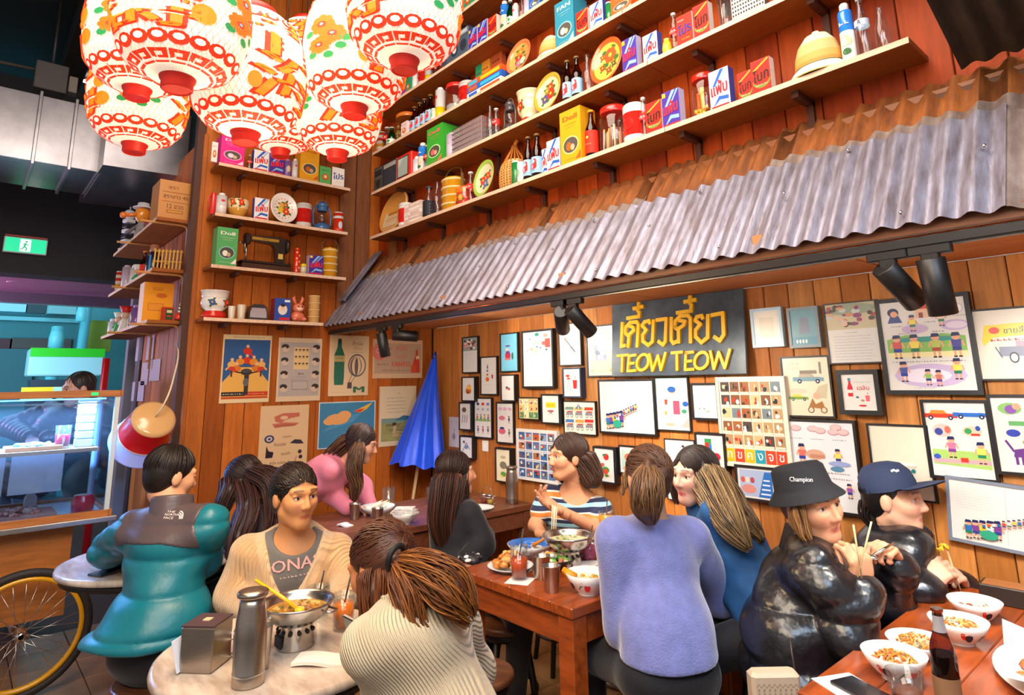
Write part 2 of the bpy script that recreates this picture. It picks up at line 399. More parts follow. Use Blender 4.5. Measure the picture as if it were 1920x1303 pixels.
# ---------------------------------------------------------------- corrugated awning
RUST = mat('rusty_iron', '5c2e0e', rough=.75, noise=.5, nscale=9, stretch=(4, .7, .7), alt='9a561a', bump=.35, bscale=40, rnd=.12)
GALV = mat('galvanised_iron', 'a8a6ba', rough=.42, metal=.5, noise=.6, nscale=11, stretch=(3.5, .6, .6), alt='75686c', bump=.3, bscale=50, rnd=.12)
GALW = mat('weathered_iron', '97877f', rough=.6, metal=.25, noise=.5, nscale=8, stretch=(3, 1, 1), alt='6b5248', bump=.35, bscale=45, rnd=.15)
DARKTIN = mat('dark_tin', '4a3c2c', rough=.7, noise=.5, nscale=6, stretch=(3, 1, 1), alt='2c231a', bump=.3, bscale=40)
PT = .076
def sheet(waves, s0, s1, amp=.010, off=0., rag=0., seed=0, nseg=8):
    """corrugated sheet, local x across, y up the slope from s0 to s1, z = the corrugation"""
    r = random.Random(seed); n = waves*nseg; vs = []; fs = []
    rows = 9
    e = [r.uniform(-rag, rag) for _ in range(waves+2)]
    for j in range(rows+1):
        for i in range(n+1):
            x = i*PT/nseg; k = min(i//nseg, waves); y = s0+(s1-s0)*j/rows
            if j == rows: y += e[k]
            if j == 0: y += e[k+1]*.5
            vs.append((x-waves*PT/2, y, amp*math.cos(2*PI*i/nseg)+off))
    W = n+1
    for j in range(rows):
        for i in range(n): a = j*W+i; fs.append((a, a+1, a+W+1, a+W))
    m = len(vs); vs2 = [(x, y, z-.0012) for x, y, z in vs]
    mb = MB(); mb.add(vs, fs, smooth=True); mb.add(vs2, [f[::-1] for f in fs], smooth=True)
    rim = [i for i in range(W)]+[j*W+n for j in range(1, rows+1)]+[rows*W+i for i in range(n-1, -1, -1)]+[j*W for j in range(rows-1, 0, -1)]
    q = len(rim); base = len(mb.v); mb.v += [vs[i] for i in rim]+[vs2[i] for i in rim]
    for i in range(q): k = (i+1) % q; mb.f.append((base+i, base+q+i, base+q+k, base+k)); mb.c.append((1, 1, 1, 1)); mb.mi.append(0); mb.sm.append(False)
    return mb
AY, AZ, BY, BZ = 2.05, 1.975, UY-.02, 2.56
SL = math.hypot(BY-AY, BZ-AZ); ANG = math.atan2(BZ-AZ, BY-AY)
aw = thing('corrugated_awning', 'long corrugated iron awning, grey lower sheets and rusty upper sheets, over the picture wall', 'awning', (-1.7, AY, AZ))
m_r = [sheet(10, SL*.46, SL*1.0, rag=.012, seed=s).mesh('corrugated_sheet', RUST) for s in (1, 2)]
m_g = [sheet(10, 0, SL*f, rag=.006, seed=s).mesh('corrugated_sheet', GALV) for s, f in ((3, .63), (4, .655), (7, .64))]
m_w = [sheet(10, SL*.12, SL*.71, rag=.015, seed=s).mesh('corrugated_sheet', GALW) for s in (5, 6)]
i = 0; x = XL+.02+5*PT
while x < XR+.3:
    for ms, off, rot in ((m_r, -.010, 0), (m_w, -.004, 0), (m_g, .004+.0015*(i % 2), 0)):
        if ms is m_w and i % 3 == 1 and i != 0: continue
        me = ms[i % len(ms)]
        if ms is m_g and x > -.55: me = m_w[0] if i % 2 else m_w[1]
        o = place('corrugated_sheet', me, aw, (x+1.7, -math.sin(ANG)*off, math.cos(ANG)*off), (ANG, 0, 0))
        if ms is m_g and x > -.55: o.scale = (1, 1, 1); o.location = (x+1.7, -math.cos(ANG)*SL*.12, -math.sin(ANG)*SL*.12)
    x += 9*PT; i += 1
# end strip against the left wall, lying higher
st = sheet(2, SL*.28, SL*1.0, rag=.01, seed=9).mesh('corrugated_sheet', GALV); place('corrugated_sheet', st, aw, (XL+.10+1.7, -.02, .035), (ANG, 0, 0))
m = MB()
m.box((0, 0, 0), (XR-XL+.1, .03, .04), '7a4420'); m.obj('batten', SATIN, aw, ((XR+XL)/2+1.7, .035, -.003))
m = MB(); m.box((0, 0, 0), (XR-XL+.1, .035, .05), '8a4f26'); m.obj('ledger', SATIN, aw, ((XR+XL)/2+1.7, BY-AY-.01, BZ-AZ-.07))
for rx in (-4.0, -3.0, -2.02, -1.05, -.1, .8):
    m = MB(); m.prism([(-.02, 0), (.02, 0), (.02, .035), (-.02, .035)], 0, .47, 'c08a5a'); m.obj('rafter', SATIN, aw, (rx+1.7, .03, .03), (math.atan2(.10, .45), 0, 0))
scr = MB(); scr.ball((0, 0, 0), .007, 8, 5); scr = scr.mesh('screw', STEEL)
for i in range(26):
    sx = XL+.35+i*.2; ss = (.05, .36, .58)[i % 3]*SL
    place('screw', scr, aw, (sx+1.7, math.cos(ANG)*ss-.016, math.sin(ANG)*ss+.014))
# dark tin canopy hanging over the top right corner
A = P(1780, 145, y=UY-.03); 
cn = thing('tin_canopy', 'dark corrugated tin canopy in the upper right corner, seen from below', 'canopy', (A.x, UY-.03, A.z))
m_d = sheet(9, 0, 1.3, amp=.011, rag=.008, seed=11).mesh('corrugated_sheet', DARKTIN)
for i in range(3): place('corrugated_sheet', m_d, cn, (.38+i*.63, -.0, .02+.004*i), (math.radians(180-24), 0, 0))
for i in range(2):
    m = MB(); m.box((0, -.6, 0), (.07, 1.3, .09), '3a2414', ch=.006); m.obj('rafter', MATTE, cn, (.62+i*.6, 0, -.06), (math.radians(-24), 0, 0))
m = MB(); m.box((.9, 0, -.10), (1.9, .05, .09), '5a3418', ch=.004); m.obj('ledger', MATTE, cn)
m = MB(); m.box((.95, -.75, .24), (1.9, .08, .12), '241a12', ch=.006); m.obj('purlin', MATTE, cn)

# ---------------------------------------------------------------- lighting track and spot lamps under the awning
tr = thing('light_track', 'black lighting track running under the awning edge', 'track', (-1.6, 2.075, 1.925))
m = MB(); m.box((0, 0, 0), (5.75, .034, .03), '141211', ch=.003); m.obj('rail', BLACK, tr)
m = MB(); m.box((0, 0, -.0165), (5.7, .004, .003), 'c9c4bd'); m.box((0, .01, -.0165), (5.7, .003, .003), 'c9c4bd'); m.obj('conductor', STEEL, tr)
LENS = mat('lamp_lens', 'fff4e2', rough=.3, emit=14, ecol='fff2dd')
def spot(px, py, tgt, label, length=.13, r=.034, power=24):
    x = solve(px=px, y=2.075, z=1.85); base = V((x, 2.075, 1.91)); d = (V(tgt)-V((x, 2.075, 1.82))).normalized()
    t = thing('track_spotlight', label, 'lamp', base, 0, 'spot lamps on the lighting track')
    m = MB(); m.box((0, 0, -.012), (.11, .03, .028), '161413', ch=.003); m.box((0, 0, -.034), (.045, .028, .026), '161413', ch=.003); m.obj('adapter', BLACK, t)
    m = MB(); m.tube([(0, 0, -.04), (0, 0, -.058)], .008, 8, '161413'); m.obj('yoke', BLACK, t)
    q = d.to_track_quat('Z', 'Y').to_euler(); c = V((0, 0, -.066))
    m = MB(); m.lathe([(r-.004, -.03), (r, -.028), (r, length-.003), (r-.003, length), (r-.006, length-.02)], 24, '1b1817'); m.obj('barrel', BLACK, t, c, q)
    m = MB(); m.lathe([(.001, length-.018), (r-.007, length-.016)], 20, cap=False); m.obj('lens', LENS, t, c, q)
    light('SPOT', 'spot_beam', base+c+d*(length+.01), base+c+d*2, power, (1.0, .93, .82), .03, 1.9)
spot(1052, 555, (-2.75, 2.9, 1.25), 'black spot lamp over the striped shirt, tilted left beside an upright one')
spot(1076, 545, (-1.75, 3.05, .9), 'upright black spot lamp beside the tilted one above the small picture frames')
spot(1668, 445, (-.34, 2.75, 1.1), 'tilted black spot lamp above the tall picture of children, left of a pair', .125, .036)
spot(1748, 430, (-.50, 2.35, .4), 'straight hanging black spot lamp at right end of the track', .135, .037)
spot(716, 600, (-3.7, 2.4, .5), 'black spot lamp pointing down beside the orange drink poster')
spot(745, 606, (-2.9, 2.9, 1.75), 'black spot lamp lying nearly level beyond the drink poster')
light('AREA', 'recess_wash', (-1.75, 2.25, 1.84), (-1.75, 3.05, 1.2), 9, (1.0, .93, .84), 5.0, sy=.06)
# ---------------------------------------------------------------- pictures
BLUEH = '24305c'; SKIN2 = 'e8a888'
def kid(a, x, z, s, shirt, shorts='2b3f8f', hair='1f2a5a', lay=3):
    """a small drawn child: feet at (x, z), height s (in art height)"""
    k = a.h/a.w; u = s*k
    for dx in (-.09, .09):
        a.rect(x+dx*u-.04*u, z, x+dx*u+.04*u, z+.3*s, SKIN2, lay); a.rect(x+dx*u-.06*u, z-.03*s, x+dx*u+.07*u, z+.03*s, '222222', lay+1)
    a.rect(x-.16*u, z+.25*s, x+.16*u, z+.42*s, shorts, lay+1); a.poly([(x-.15*u, z+.4*s), (x+.15*u, z+.4*s), (x+.19*u, z+.7*s), (x-.19*u, z+.7*s)], shirt, lay+1)
    a.line([(x-.19*u, z+.66*s), (x-.27*u, z+.42*s)], .07*s*a.h, SKIN2, lay); a.line([(x+.19*u, z+.66*s), (x+.27*u, z+.42*s)], .07*s*a.h, SKIN2, lay)
    a.ell(x, z+.83*s, .16*u, .15*s, SKIN2, lay+1, 10); a.poly([(x-.17*u, z+.84*s), (x+.17*u, z+.86*s), (x+.13*u, z+s), (x-.12*u, z+s)], hair, lay+2)
def flower(a, x, z, r, col, leaf='3a6a2a', c2='f2c040', lay=3):
    k = a.h/a.w
    for i in range(4): t = 1.1+i*PI/2; a.ell(x+1.25*r*k*math.cos(t), z+1.25*r*math.sin(t), .45*r*k, .3*r, leaf, lay, 8)
    for i in range(6): t = i*PI/3; a.ell(x+.55*r*k*math.cos(t), z+.55*r*math.sin(t), .5*r*k, .5*r, col, lay+1, 8)
    a.ell(x, z, .3*r*k, .3*r, c2, lay+2, 8)
def car(a, x, z, s, body, top='f2f2f2', lay=3):
    k = a.h/a.w; u = s*k
    a.poly([(x-.5*u*1.6, z+.12*s), (x+.5*u*1.6, z+.12*s), (x+.5*u*1.6, z+.3*s), (x+.3*u*1.6, z+.34*s), (x-.5*u*1.6, z+.34*s)], body, lay)
    a.poly([(x-.32*u*1.6, z+.33*s), (x+.22*u*1.6, z+.33*s), (x+.12*u*1.6, z+.52*s), (x-.25*u*1.6, z+.52*s)], top, lay)
    for dx in (-.28, .3): a.ell(x+dx*u*1.6, z+.12*s, .12*u, .12*s, '2a2a50', lay+1, 10); a.ell(x+dx*u*1.6, z+.12*s, .05*u, .05*s, 'dddddd', lay+2, 8)
def bottle2(a, x, z, s, col, lab='f4efe0', lay=3):
    k = a.h/a.w; u = s*k
    a.poly([(x-.13*u, z), (x+.13*u, z), (x+.14*u, z+.5*s), (x+.06*u, z+.75*s), (x+.06*u, z+s), (x-.06*u, z+s), (x-.06*u, z+.75*s), (x-.14*u, z+.5*s)], col, lay); a.rect(x-.13*u, z+.2*s, x+.13*u, z+.38*s, lab, lay+1)
def cup2(a, x, z, s, col, lay=3):
    k = a.h/a.w; u = s*k
    a.poly([(x-.2*u, z), (x+.2*u, z), (x+.27*u, z+.8*s), (x-.27*u, z+.8*s)], col, lay); a.rect(x-.27*u, z+.74*s, x+.27*u, z+.84*s, 'f6f0e6', lay+1); a.line([(x, z+.8*s), (x+.1*u, z+1.1*s)], .05*s*a.h, '444444', lay)
def crowd(a, x0, z0, n, s, dx, dz, seed=1):
    r = random.Random(seed)
    for i in range(n): kid(a, x0+dx*i, z0+dz*i, s, r.choice(['d8452f', '2b6fb5', 'e9c341', 'f0f0f0', '7a3f90']), r.choice(['2b3f8f', '333344', '1f7a5a']))
def cart2(a, x, z, s, roof='e8c62a', lay=3):
    k = a.h/a.w; u = s*k
    a.rect(x-.45*u, z+.25*s, x+.45*u, z+.5*s, '8f8f9c', lay); a.rect(x-.3*u, z+.5*s, x+.4*u, z+.62*s, 'c04a3a', lay); a.poly([(x-.6*u, z+.72*s), (x+.55*u, z+.72*s), (x+.55*u, z+s), (x-.5*u, z+s)], roof, lay)
    a.line([(x-.42*u, z+.5*s), (x-.42*u, z+.72*s)], .03*s*a.h, '444444', lay); a.line([(x+.42*u, z+.5*s), (x+.42*u, z+.72*s)], .03*s*a.h, '444444', lay)
    for dx in (-.25, .3): a.ell(x+dx*u, z+.16*s, .17*u, .17*s, '333333', lay+1, 12); a.ell(x+dx*u, z+.16*s, .12*u, .12*s, 'e8e4dc', lay+2, 12)
def lines(a, x0, x1, z0, z1, n, col='55556a', hgt=.012, seed=0):
    for i in range(n): a.scribble(x0, x1-random.Random(seed+i).uniform(0, .2)*(x1-x0), z1-(z1-z0)*i/max(n-1, 1), hgt, col, 2, seed*31+i)
def grid(a, x0, z0, x1, z1, nx, nz, pal, seed=0, gap=.12, inner=True):
    r = random.Random(seed); dx, dz = (x1-x0)/nx, (z1-z0)/nz
    for j in range(nz):
        for i in range(nx):
            X, Z = x0+i*dx, z0+j*dz; c = pal[(j*7+i*3+r.randrange(3)) % len(pal)] if seed >= 0 else pal[j % len(pal)]
            a.rect(X+dx*gap/2, Z+dz*gap/2, X+dx*(1-gap/2), Z+dz*(1-gap/2), c, 2)
            if inner:
                for q in range(3):
                    px, pz = X+dx*r.uniform(.25, .75), Z+dz*r.uniform(.25, .7); a.ell(px, pz, dx*r.uniform(.08, .2), dz*r.uniform(.1, .22), r.choice(['5a3a2a', 'e8d0a0', 'f4f4f4', '23303a', 'c8442c']), 3+q, 8)

def frame(b, art, label, fc='1c1a1c', depth=.022, fw=.010, paper='e6e3de', mat_w=.0, rot=0., fm=None, group='framed pictures on the plank wall'):
    x0, z0, x1, z1 = b; yf = WY-depth; mx, mz = (x0+x1)/2, (z0+z1)/2
    X0, X1 = P(x0, mz, y=yf).x, P(x1, mz, y=yf).x; Z1, Z0 = P(mx, z0, y=yf).z, P(mx, z1, y=yf).z
    W, Hh = X1-X0, Z1-Z0
    t = thing('picture_frame', label, 'picture', ((X0+X1)/2, WY-.002, (Z0+Z1)/2), (0, rot, 0), group)
    m = MB(); d = depth-.002
    for (cx, cz, sx, sz) in ((0, Hh/2-fw/2, W, fw), (0, -Hh/2+fw/2, W, fw), (-W/2+fw/2, 0, fw, Hh-2*fw), (W/2-fw/2, 0, fw, Hh-2*fw)): m.box((cx, -d/2, cz), (sx, d, sz), fc)
    m.obj('moulding', fm or SATIN, t)
    iw, ih = W-2*fw, Hh-2*fw
    m = MB(); yy = -d*.7 if depth < .03 else -d*.85
    m.box((0, yy/2, 0), (iw, -yy, ih), 'e9e4da'); a = Art(m, iw, ih, yy-.0003, ox=-iw/2, oz=-ih/2)
    a.rect(0, 0, 1, 1, 'efece4' if mat_w else paper, 0)
    if mat_w: a.rect(mat_w, mat_w*iw/ih, 1-mat_w, 1-mat_w*iw/ih, paper, 1)
    art(a); m.obj('print', PRINTG, t)
    return t

def f_top_photo(a): a.rect(0, .62, 1, 1, '9aa6a0', 1); [a.ell(.1+.8*random.random(), .66+.3*random.random(), .09, .035, random.choice(['e07a80', 'f4e6d8', '3a4a4a', 'e8b8a8', '2f3f3a']), 2+i % 4, 8) for i in range(26)]; lines(a, .1, .85, .1, .54, 9, '8890a0', .010, 3)
def f_soda(a): bottle2(a, .4, .5, .28, 'e05a2a'); bottle2(a, .42, .62, .2, '2b70b8'); cup2(a, .72, .42, .14, 'c02038'); a.ell(.4, .4, .12, .06, 'e8702a', 3); a.scribble(.2, .7, .25, .012, '888888', 2)
def f_blue(a): a.ell(.42, .42, .17, .12, 'c8283c', 3); a.ell(.42, .5, .12, .05, '8a3f9a', 4); a.rect(.3, .66, .55, .70, '6a3a9a', 3); a.ell(.7, .4, .06, .1, '1f6a4a', 3); a.ell(.4, .32, .2, .03, 'e07a8a', 3); a.ell(.38, .58, .1, .04, 'f0d0c0', 5)
def f_scatter(a):
    for x, z, c, s in ((.5, .95, '2fa08a', .06), (.25, .87, '3a4a8a', .02), (.45, .8, 'd8c8b8', .05), (.5, .72, '4a6a8a', .025), (.75, .78, 'e06a5a', .07), (.8, .92, 'f0a08a', .06), (.3, .68, 'd8b890', .05), (.62, .7, '333a6a', .02), (.82, .66, '2a6a5a', .03), (.15, .66, 'b8b0d8', .04), (.45, .64, 'e8c8a8', .05)): a.ell(x, z, s*1.3, s*.55, c, 3, 10)
    a.rect(.78, .7, .95, .86, 'e05545', 4)
def f_brush(a): a.line([(.25, .66), (.75, .3)], .007, '3a6a4a', 3); a.line([(.25, .66), (.36, .58)], .011, 'c07a6a', 4); a.line([(.55, .44), (.75, .3)], .009, '444444', 4)
def f_old(a): a.rect(.1, .06, .9, .94, 'd9cdb4', 2); a.rect(.28, .3, .72, .68, '9aa4b8', 3); [a.ell(random.uniform(.32, .68), random.uniform(.33, .65), .06, .05, random.choice(['7a88a8', 'c8ccd8', '4a5878']), 4+i % 3, 8) for i in range(14)]; a.ell(.14, .1, .03, .02, 'b8a040', 3); a.ell(.86, .1, .03, .02, 'b8a040', 3)
def f_orange(a): a.ell(.5, .42, .25, .14, 'd8762a', 3); a.ell(.55, .58, .2, .1, 'f0c030', 4); a.ell(.45, .36, .12, .06, '8a4a20', 5); a.ell(.6, .66, .1, .05, 'e8a090', 5)
def f_tiny(a): a.ell(.5, .48, .18, .06, 'd88a8a', 3); a.ell(.42, .52, .1, .05, '4a5a6a', 4); a.ell(.6, .45, .08, .04, 'c8352a', 4)
def f_reddrink(a): cup2(a, .68, .28, .42, 'd82f22'); a.ell(.25, .75, .12, .05, 'd8452f', 3); a.ell(.3, .65, .1, .04, 'e05a3a', 3); a.line([(.2, .2), (.3, .6)], .003, '7a8aa0', 3); a.line([(.4, .2), (.35, .55)], .003, '7a8aa0', 3)
def f_sketch(a): a.ell(.4, .75, .2, .1, '6a5a3a', 3); [a.line([(.2+.2*i, .25), (.3+.2*i, .55)], .006, '5a4a5a', 3) for i in range(3)]
def f_rows(a):
    for i in range(4): kid(a, .16+.22*i, .42, .17, ['d8452f', '3a9a5a', 'e8c030', '8a5ab0'][i]); a.ell(.15+.22*i, .44, .14, .035, '8ac060', 2)
    for i in range(3): a.ell(.2+.3*i, .86, .09, .04, ['2f3f8a', 'd8352a', '7a7ad0'][i], 3); a.ell(.2+.3*i, .72, .08, .035, 'b0b8d0', 3); kid(a, .2+.3*i, .1, .18, ['7a6ab0', 'd85a8a', '3a5a9a'][i])
def f_pinks(a):
    for i in range(3): a.ell(.2+.3*i, .86, .13, .045, 'e0b0c8', 3)
    a.ell(.3, .62, .2, .06, 'd87a8a', 3); kid(a, .75, .5, .18, '2f4f9a'); a.ell(.3, .28, .22, .08, 'e06a80', 3); a.ell(.3, .36, .15, .03, '2f3f9a', 4); kid(a, .75, .16, .18, '3a7a5a')
def f_photos(a): a.rect(0, 0, 1, 1, 'd8c890', 1); grid(a, .02, .02, .98, .98, 4, 3, ['8a5a2a', 'd8b070', '4a8a5a', 'e8d8b0'], 5)
def f_yellowcart(a): a.rect(.22, .55, .8, .75, 'f0cc20', 3); a.scribble(.3, .72, .65, .05, '6a5a10', 4); a.ell(.5, .42, .2, .05, 'b06a5a', 3); a.line([(.4, .3), (.6, .42)], .004, '5a5a7a', 3); a.line([(.6, .28), (.5, .42)], .004, '5a5a7a', 3)
def f_carts(a):
    for i, (x, z, c) in enumerate(((.18, .5, '7a9a8a'), (.48, .5, 'f0c030'), (.8, .5, 'd8452f'), (.18, .1, '4a7ab0'), (.5, .1, 'e8a040'), (.8, .12, 'c8352a'))): cart2(a, x, z, .34, c)
    a.poly([(.38, .78), (.58, .78), (.48, .95)], '3a7ad0', 4); a.poly([(.45, .78), (.51, .78), (.48, .95)], 'f0d040', 5)
def f_note(a): a.line([(.5, .03), (.5, .97)], .0015, 'b0b4c0', 2); lines(a, .06, .44, .55, .92, 9, '8a90a8', .009, 5); lines(a, .54, .9, .5, .92, 8, 'a8b0c4', .007, 7); lines(a, .56, .85, .08, .25, 4, 'a8b0c4', .007, 9); crowd(a, .16, .06, 5, .30, .065, .015, 3); crowd(a, .3, .22, 10, .14, .044, .022, 4); a.ell(.34, .16, .08, .08, '2fa080', 6)
def f_boy(a): a.rect(0, .9, 1, 1, 'bfe0d0', 2); a.ell(.5, .78, .13, .06, '2f5fa8', 4); a.ell(.5, .74, .1, .05, SKIN2, 3); cup2(a, .3, .48, .14, 'e04a30'); a.rect(.52, .3, .72, .56, 'd0506a', 3); cup2(a, .28, .28, .1, 'f0a040'); a.ell(.9, .5, .09, .05, '2f5fb0', 3); a.poly([(.7, .05), (1, .05), (1, .25)], 'e8b0a8', 3); a.ell(.4, .1, .15, .03, 'c8b090', 3); a.ell(.85, .36, .08, .04, '3a9a6a', 3)
def f_dots(a): a.ell(.25, .28, .03, .02, '666666', 3); a.ell(.45, .28, .05, .02, '7a8a7a', 3); a.line([(.3, .7), (.6, .72)], .002, 'aaaaaa', 3); a.ell(.6, .2, .06, .02, 'd8a050', 3)
def f_doodle(a): a.line([(.2, .3), (.5, .7), (.8, .4)], .006, '3a3a5a', 3); a.ell(.5, .5, .15, .1, '7a8ab8', 3); a.ell(.3, .75, .1, .07, '5a5a6a', 3)
def f_catcard(a): a.rect(0, 0, 1, 1, 'e4dcc0', 1); a.ell(.5, .75, .2, .05, 'b8b090', 3); a.ell(.5, .5, .25, .12, '7a7a6a', 3); a.ell(.5, .22, .2, .08, '5a9a4a', 3); a.ell(.4, .15, .1, .04, 'e8d040', 4)
def f_stamps(a):
    grid(a, .03, .02, .97, .98, 5, 5, ['3a6aa8', '5a86b8', '8aa8c8', '3f5f8a', 'b8683a', '6a7a98'], 2, .14)
    for j in range(5):
        for i in range(5): a.rect(.05+.188*i, .17+.192*j, .2+.188*i, .19+.192*j, random.choice(['d84a3a', '2f5fb0', 'f0f0f0']), 6)
def f_parrot(a): a.ell(.6, .75, .14, .1, 'd8352a', 3); a.ell(.5, .8, .08, .04, '3a8a4a', 4); a.ell(.4, .5, .1, .06, 'd85a4a', 3); a.ell(.55, .35, .2, .1, '4a9a4a', 3); a.ell(.55, .3, .12, .09, 'd8452f', 4); a.ell(.6, .18, .2, .06, 'f0c8a0', 3); a.ell(.6, .18, .1, .04, '3a8a4a', 4)
def f_hidden(a): a.rect(.08, .1, .92, .9, 'b8d0c8', 2); a.ell(.4, .6, .2, .15, 'd87a5a', 3)
def f_mark(a): a.ell(.62, .9, .05, .02, '333333', 3); a.line([(.6, .9), (.66, .86)], .003, '333333', 3)
def f_toy(a): a.rect(.3, .65, .55, .9, '3a9a5a', 3); a.rect(.32, .58, .46, .8, 'd8352a', 4); a.rect(.46, .58, .56, .75, '3a7ad0', 4); a.ell(.72, .45, .14, .1, 'c8203a', 3); a.ell(.35, .3, .2, .08, 'e8b090', 3)
def f_cards(a): grid(a, .02, .19, .98, .985, 6, 5, ['b8956a', '8a5a3a', 'd8b888', '7a8a90', 'a86a3a', 'c8a070', '5a4a40', 'e0c890'], 3, .1); grid(a, .02, .015, .98, .18, 6, 1, ['f0c020', 'e84a2a', '2aa0b8'], 4, .06, False); [a.text('กขคงจช'[i], .10+.16*i, .10, .08, 'ffffff', 5) for i in range(6)]; [a.rect(.03+.16*i, .2+.158*j, .17+.16*i, .225+.158*j, 'efe6d0', 7) for i in range(6) for j in range(5)]
def f_comic(a): a.rect(.06, .06, .94, .94, 'a8b8d8', 2); a.poly([(.55, .06), (.94, .06), (.94, .9), (.75, .9)], '2f6fc0', 3); [a.rect(.62+.03*i, .15+.15*i, .88, .2+.15*i, 'dfe8f8', 4) for i in range(4)]; [a.ell(.15+.13*i, .6, .06, .1, ['c85a4a', 'e8d0c0', 'b04a5a'][i], 4) for i in range(3)]; a.ell(.3, .3, .2, .15, 'd08a80', 4)
def f_glare(a): a.rect(.1, .06, .9, .94, 'efe6d4', 2); a.rect(.22, .2, .78, .8, 'e6d9c0', 3)  # pale rectangles paint the white glare of the glass into the print
def f_teal(a): a.rect(.0, .0, 1, 1, '5f9cae', 1); a.poly([(.3, .3), (.75, .35), (.7, .75), (.4, .8)], '6f7f9a', 3); a.rect(0, 0, 1, .22, '3f8fa8', 2); [a.ell(.2+.12*i, .1, .04, .06, 'e8f4f0', 3, 8) for i in range(4)]
def f_letter(a):
    a.rect(0, .56, 1, 1, 'cfc4a0', 2); r = random.Random(5); a.ell(.5, .9, .5, .1, '9aa890', 3)
    for i in range(30): a.ell(r.uniform(.05, .95), r.uniform(.6, .95), r.uniform(.04, .1), r.uniform(.02, .05), r.choice(['e8b8a0', '8a3a6a', 'd88a6a', '4a3a3a', 'b0302a', 'c8d0d0', 'd8a878']), 4+i % 5, 8)
    a.scribble(.35, .6, .5, .014, '666677', 2, 1); lines(a, .12, .92, .05, .44, 9, '70758a', .012, 11)
def f_children(a):
    a.ell(.16, .88, .07, .05, BLUEH, 4); a.ell(.17, .86, .045, .035, SKIN2, 5); a.poly([(.08, .76), (.26, .76), (.22, .84), (.12, .84)], '3a4a8a', 4)
    a.poly([(.4, .9), (.62, .9), (.54, .97), (.46, .97)], 'd8402a', 4); a.rect(.43, .8, .6, .9, 'e8c0a0', 3); a.rect(.47, .8, .52, .86, '8a4a3a', 4); a.ell(.68, .88, .08, .05, '3a9a7a', 3); a.ell(.9, .88, .08, .06, 'd0d0dc', 3); a.ell(.9, .88, .065, .048, 'f7f5f0', 4)
    a.ell(.4, .68, .16, .05, 'c8b0d8', 3); kid(a, .38, .66, .18, 'f0e060', '1f7a5a'); a.ell(.86, .7, .16, .06, 'cdb8e0', 3); kid(a, .72, .7, .18, 'f0d8c0', '1f7a5a'); a.ell(.88, .7, .12, .04, 'e8def0', 4)
    a.poly([(.04, .42), (.96, .42), (.96, .58), (.7, .62), (.5, .57), (.3, .62), (.04, .57)], '8ac060', 2); a.ell(.5, .56, .4, .03, '3a9a90', 3); a.rect(.04, .36, .96, .42, 'f0e8b0', 2)
    for x, c, s in ((.16, 'd05a5a', '2b3f9f'), (.37, 'f0e060', '1f7a5a'), (.62, 'b8c860', 'b04a3a'), (.85, '4a4a9a', '3a3a8a')): kid(a, x, .36, .26, c, s)
    a.ell(.5, .16, .42, .13, 'cbb8de', 2); a.ell(.45, .16, .3, .08, 'ece4f4', 3); kid(a, .2, .1, .22, '4a5aa0', '2b3f9f'); kid(a, .82, .12, .22, 'f0e060', '1f7a5a'); kid(a, .48, .06, .17, '8ac060'); kid(a, .6, .05, .17, 'd07a6a', '6a3a9a')
    for x, z in ((.12, .72), (.52, .75), (.2, .635), (.6, .64), (.86, .8)): a.scribble(x, x+.14, z, .014, '50556a', 3, int(x*99))
    a.scribble(.08, .92, .315, .016, '50556a', 3, 8); a.scribble(.3, .55, .025, .014, '8a8aa0', 3, 9)
def f_foodcart(a): a.poly([(.12, .55), (.18, .78), (.95, .8), (.9, .62), (.3, .6), (.14, .48)], 'f2d83a', 3); a.text('ชายสี่', .6, .7, .1, '3a5a4a', 5); a.ell(.32, .7, .08, .05, 'e0503a', 5); a.scribble(.25, .9, .56, .04, 'c8352a', 4, 2); a.rect(.35, .32, .95, .46, '8a8fa8', 3); a.rect(.6, .46, .9, .54, 'b09ab0', 3); a.ell(.55, .3, .07, .08, '3a3a44', 4); a.ell(.55, .3, .05, .058, 'e8e4dc', 5); a.line([(.3, .46), (.38, .3)], .004, '555566', 3)
def f_tuktuk(a):
    a.rect(0, 0, 1, 1, 'e9dcc2', 1); grid(a, .08, .78, .4, .94, 3, 2, ['d8ccb0'], 1, .3, False); car(a, .55, .55, .34, '7aa0b0', 'b8a890'); a.rect(.38, .72, .75, .78, '8a7a6a', 5); a.rect(.8, .72, .85, .92, '8a7f70', 3); car(a, .3, .25, .22, '7aa040', 'e8d050'); a.ell(.3, .42, .2, .05, 'd8ccb4', 2)
    for x in (.55, .82): a.ell(x, .1, .07, .055, '6a4a2a', 4); a.ell(x, .1, .05, .04, 'e0d0b0', 5)
    a.poly([(.5, .14), (.85, .12), (.8, .25), (.66, .2), (.6, .3)], 'a8703a', 4); a.ell(.7, .34, .08, .06, 'd8b090', 4); a.poly([(.6, .3), (.9, .3), (.95, .55), (.75, .5)], 'cfc0a0', 2)
def f_syrup(a): bottle2(a, .25, .38, .5, 'd81f34', 'f4e8e0'); a.ell(.25, .86, .05, .04, '3a8ab0', 5); a.text('เฉลิม', .65, .62, .12, 'd02038', 4); a.scribble(.4, .9, .78, .03, '8a9a9a', 3); cup2(a, .75, .25, .22, 'e86a78'); a.ell(.45, .36, .05, .03, '3a7a8a', 4); a.ell(.6, .27, .06, .03, 'b8987a', 4); a.ell(.58, .13, .12, .025, 'd03040', 4)
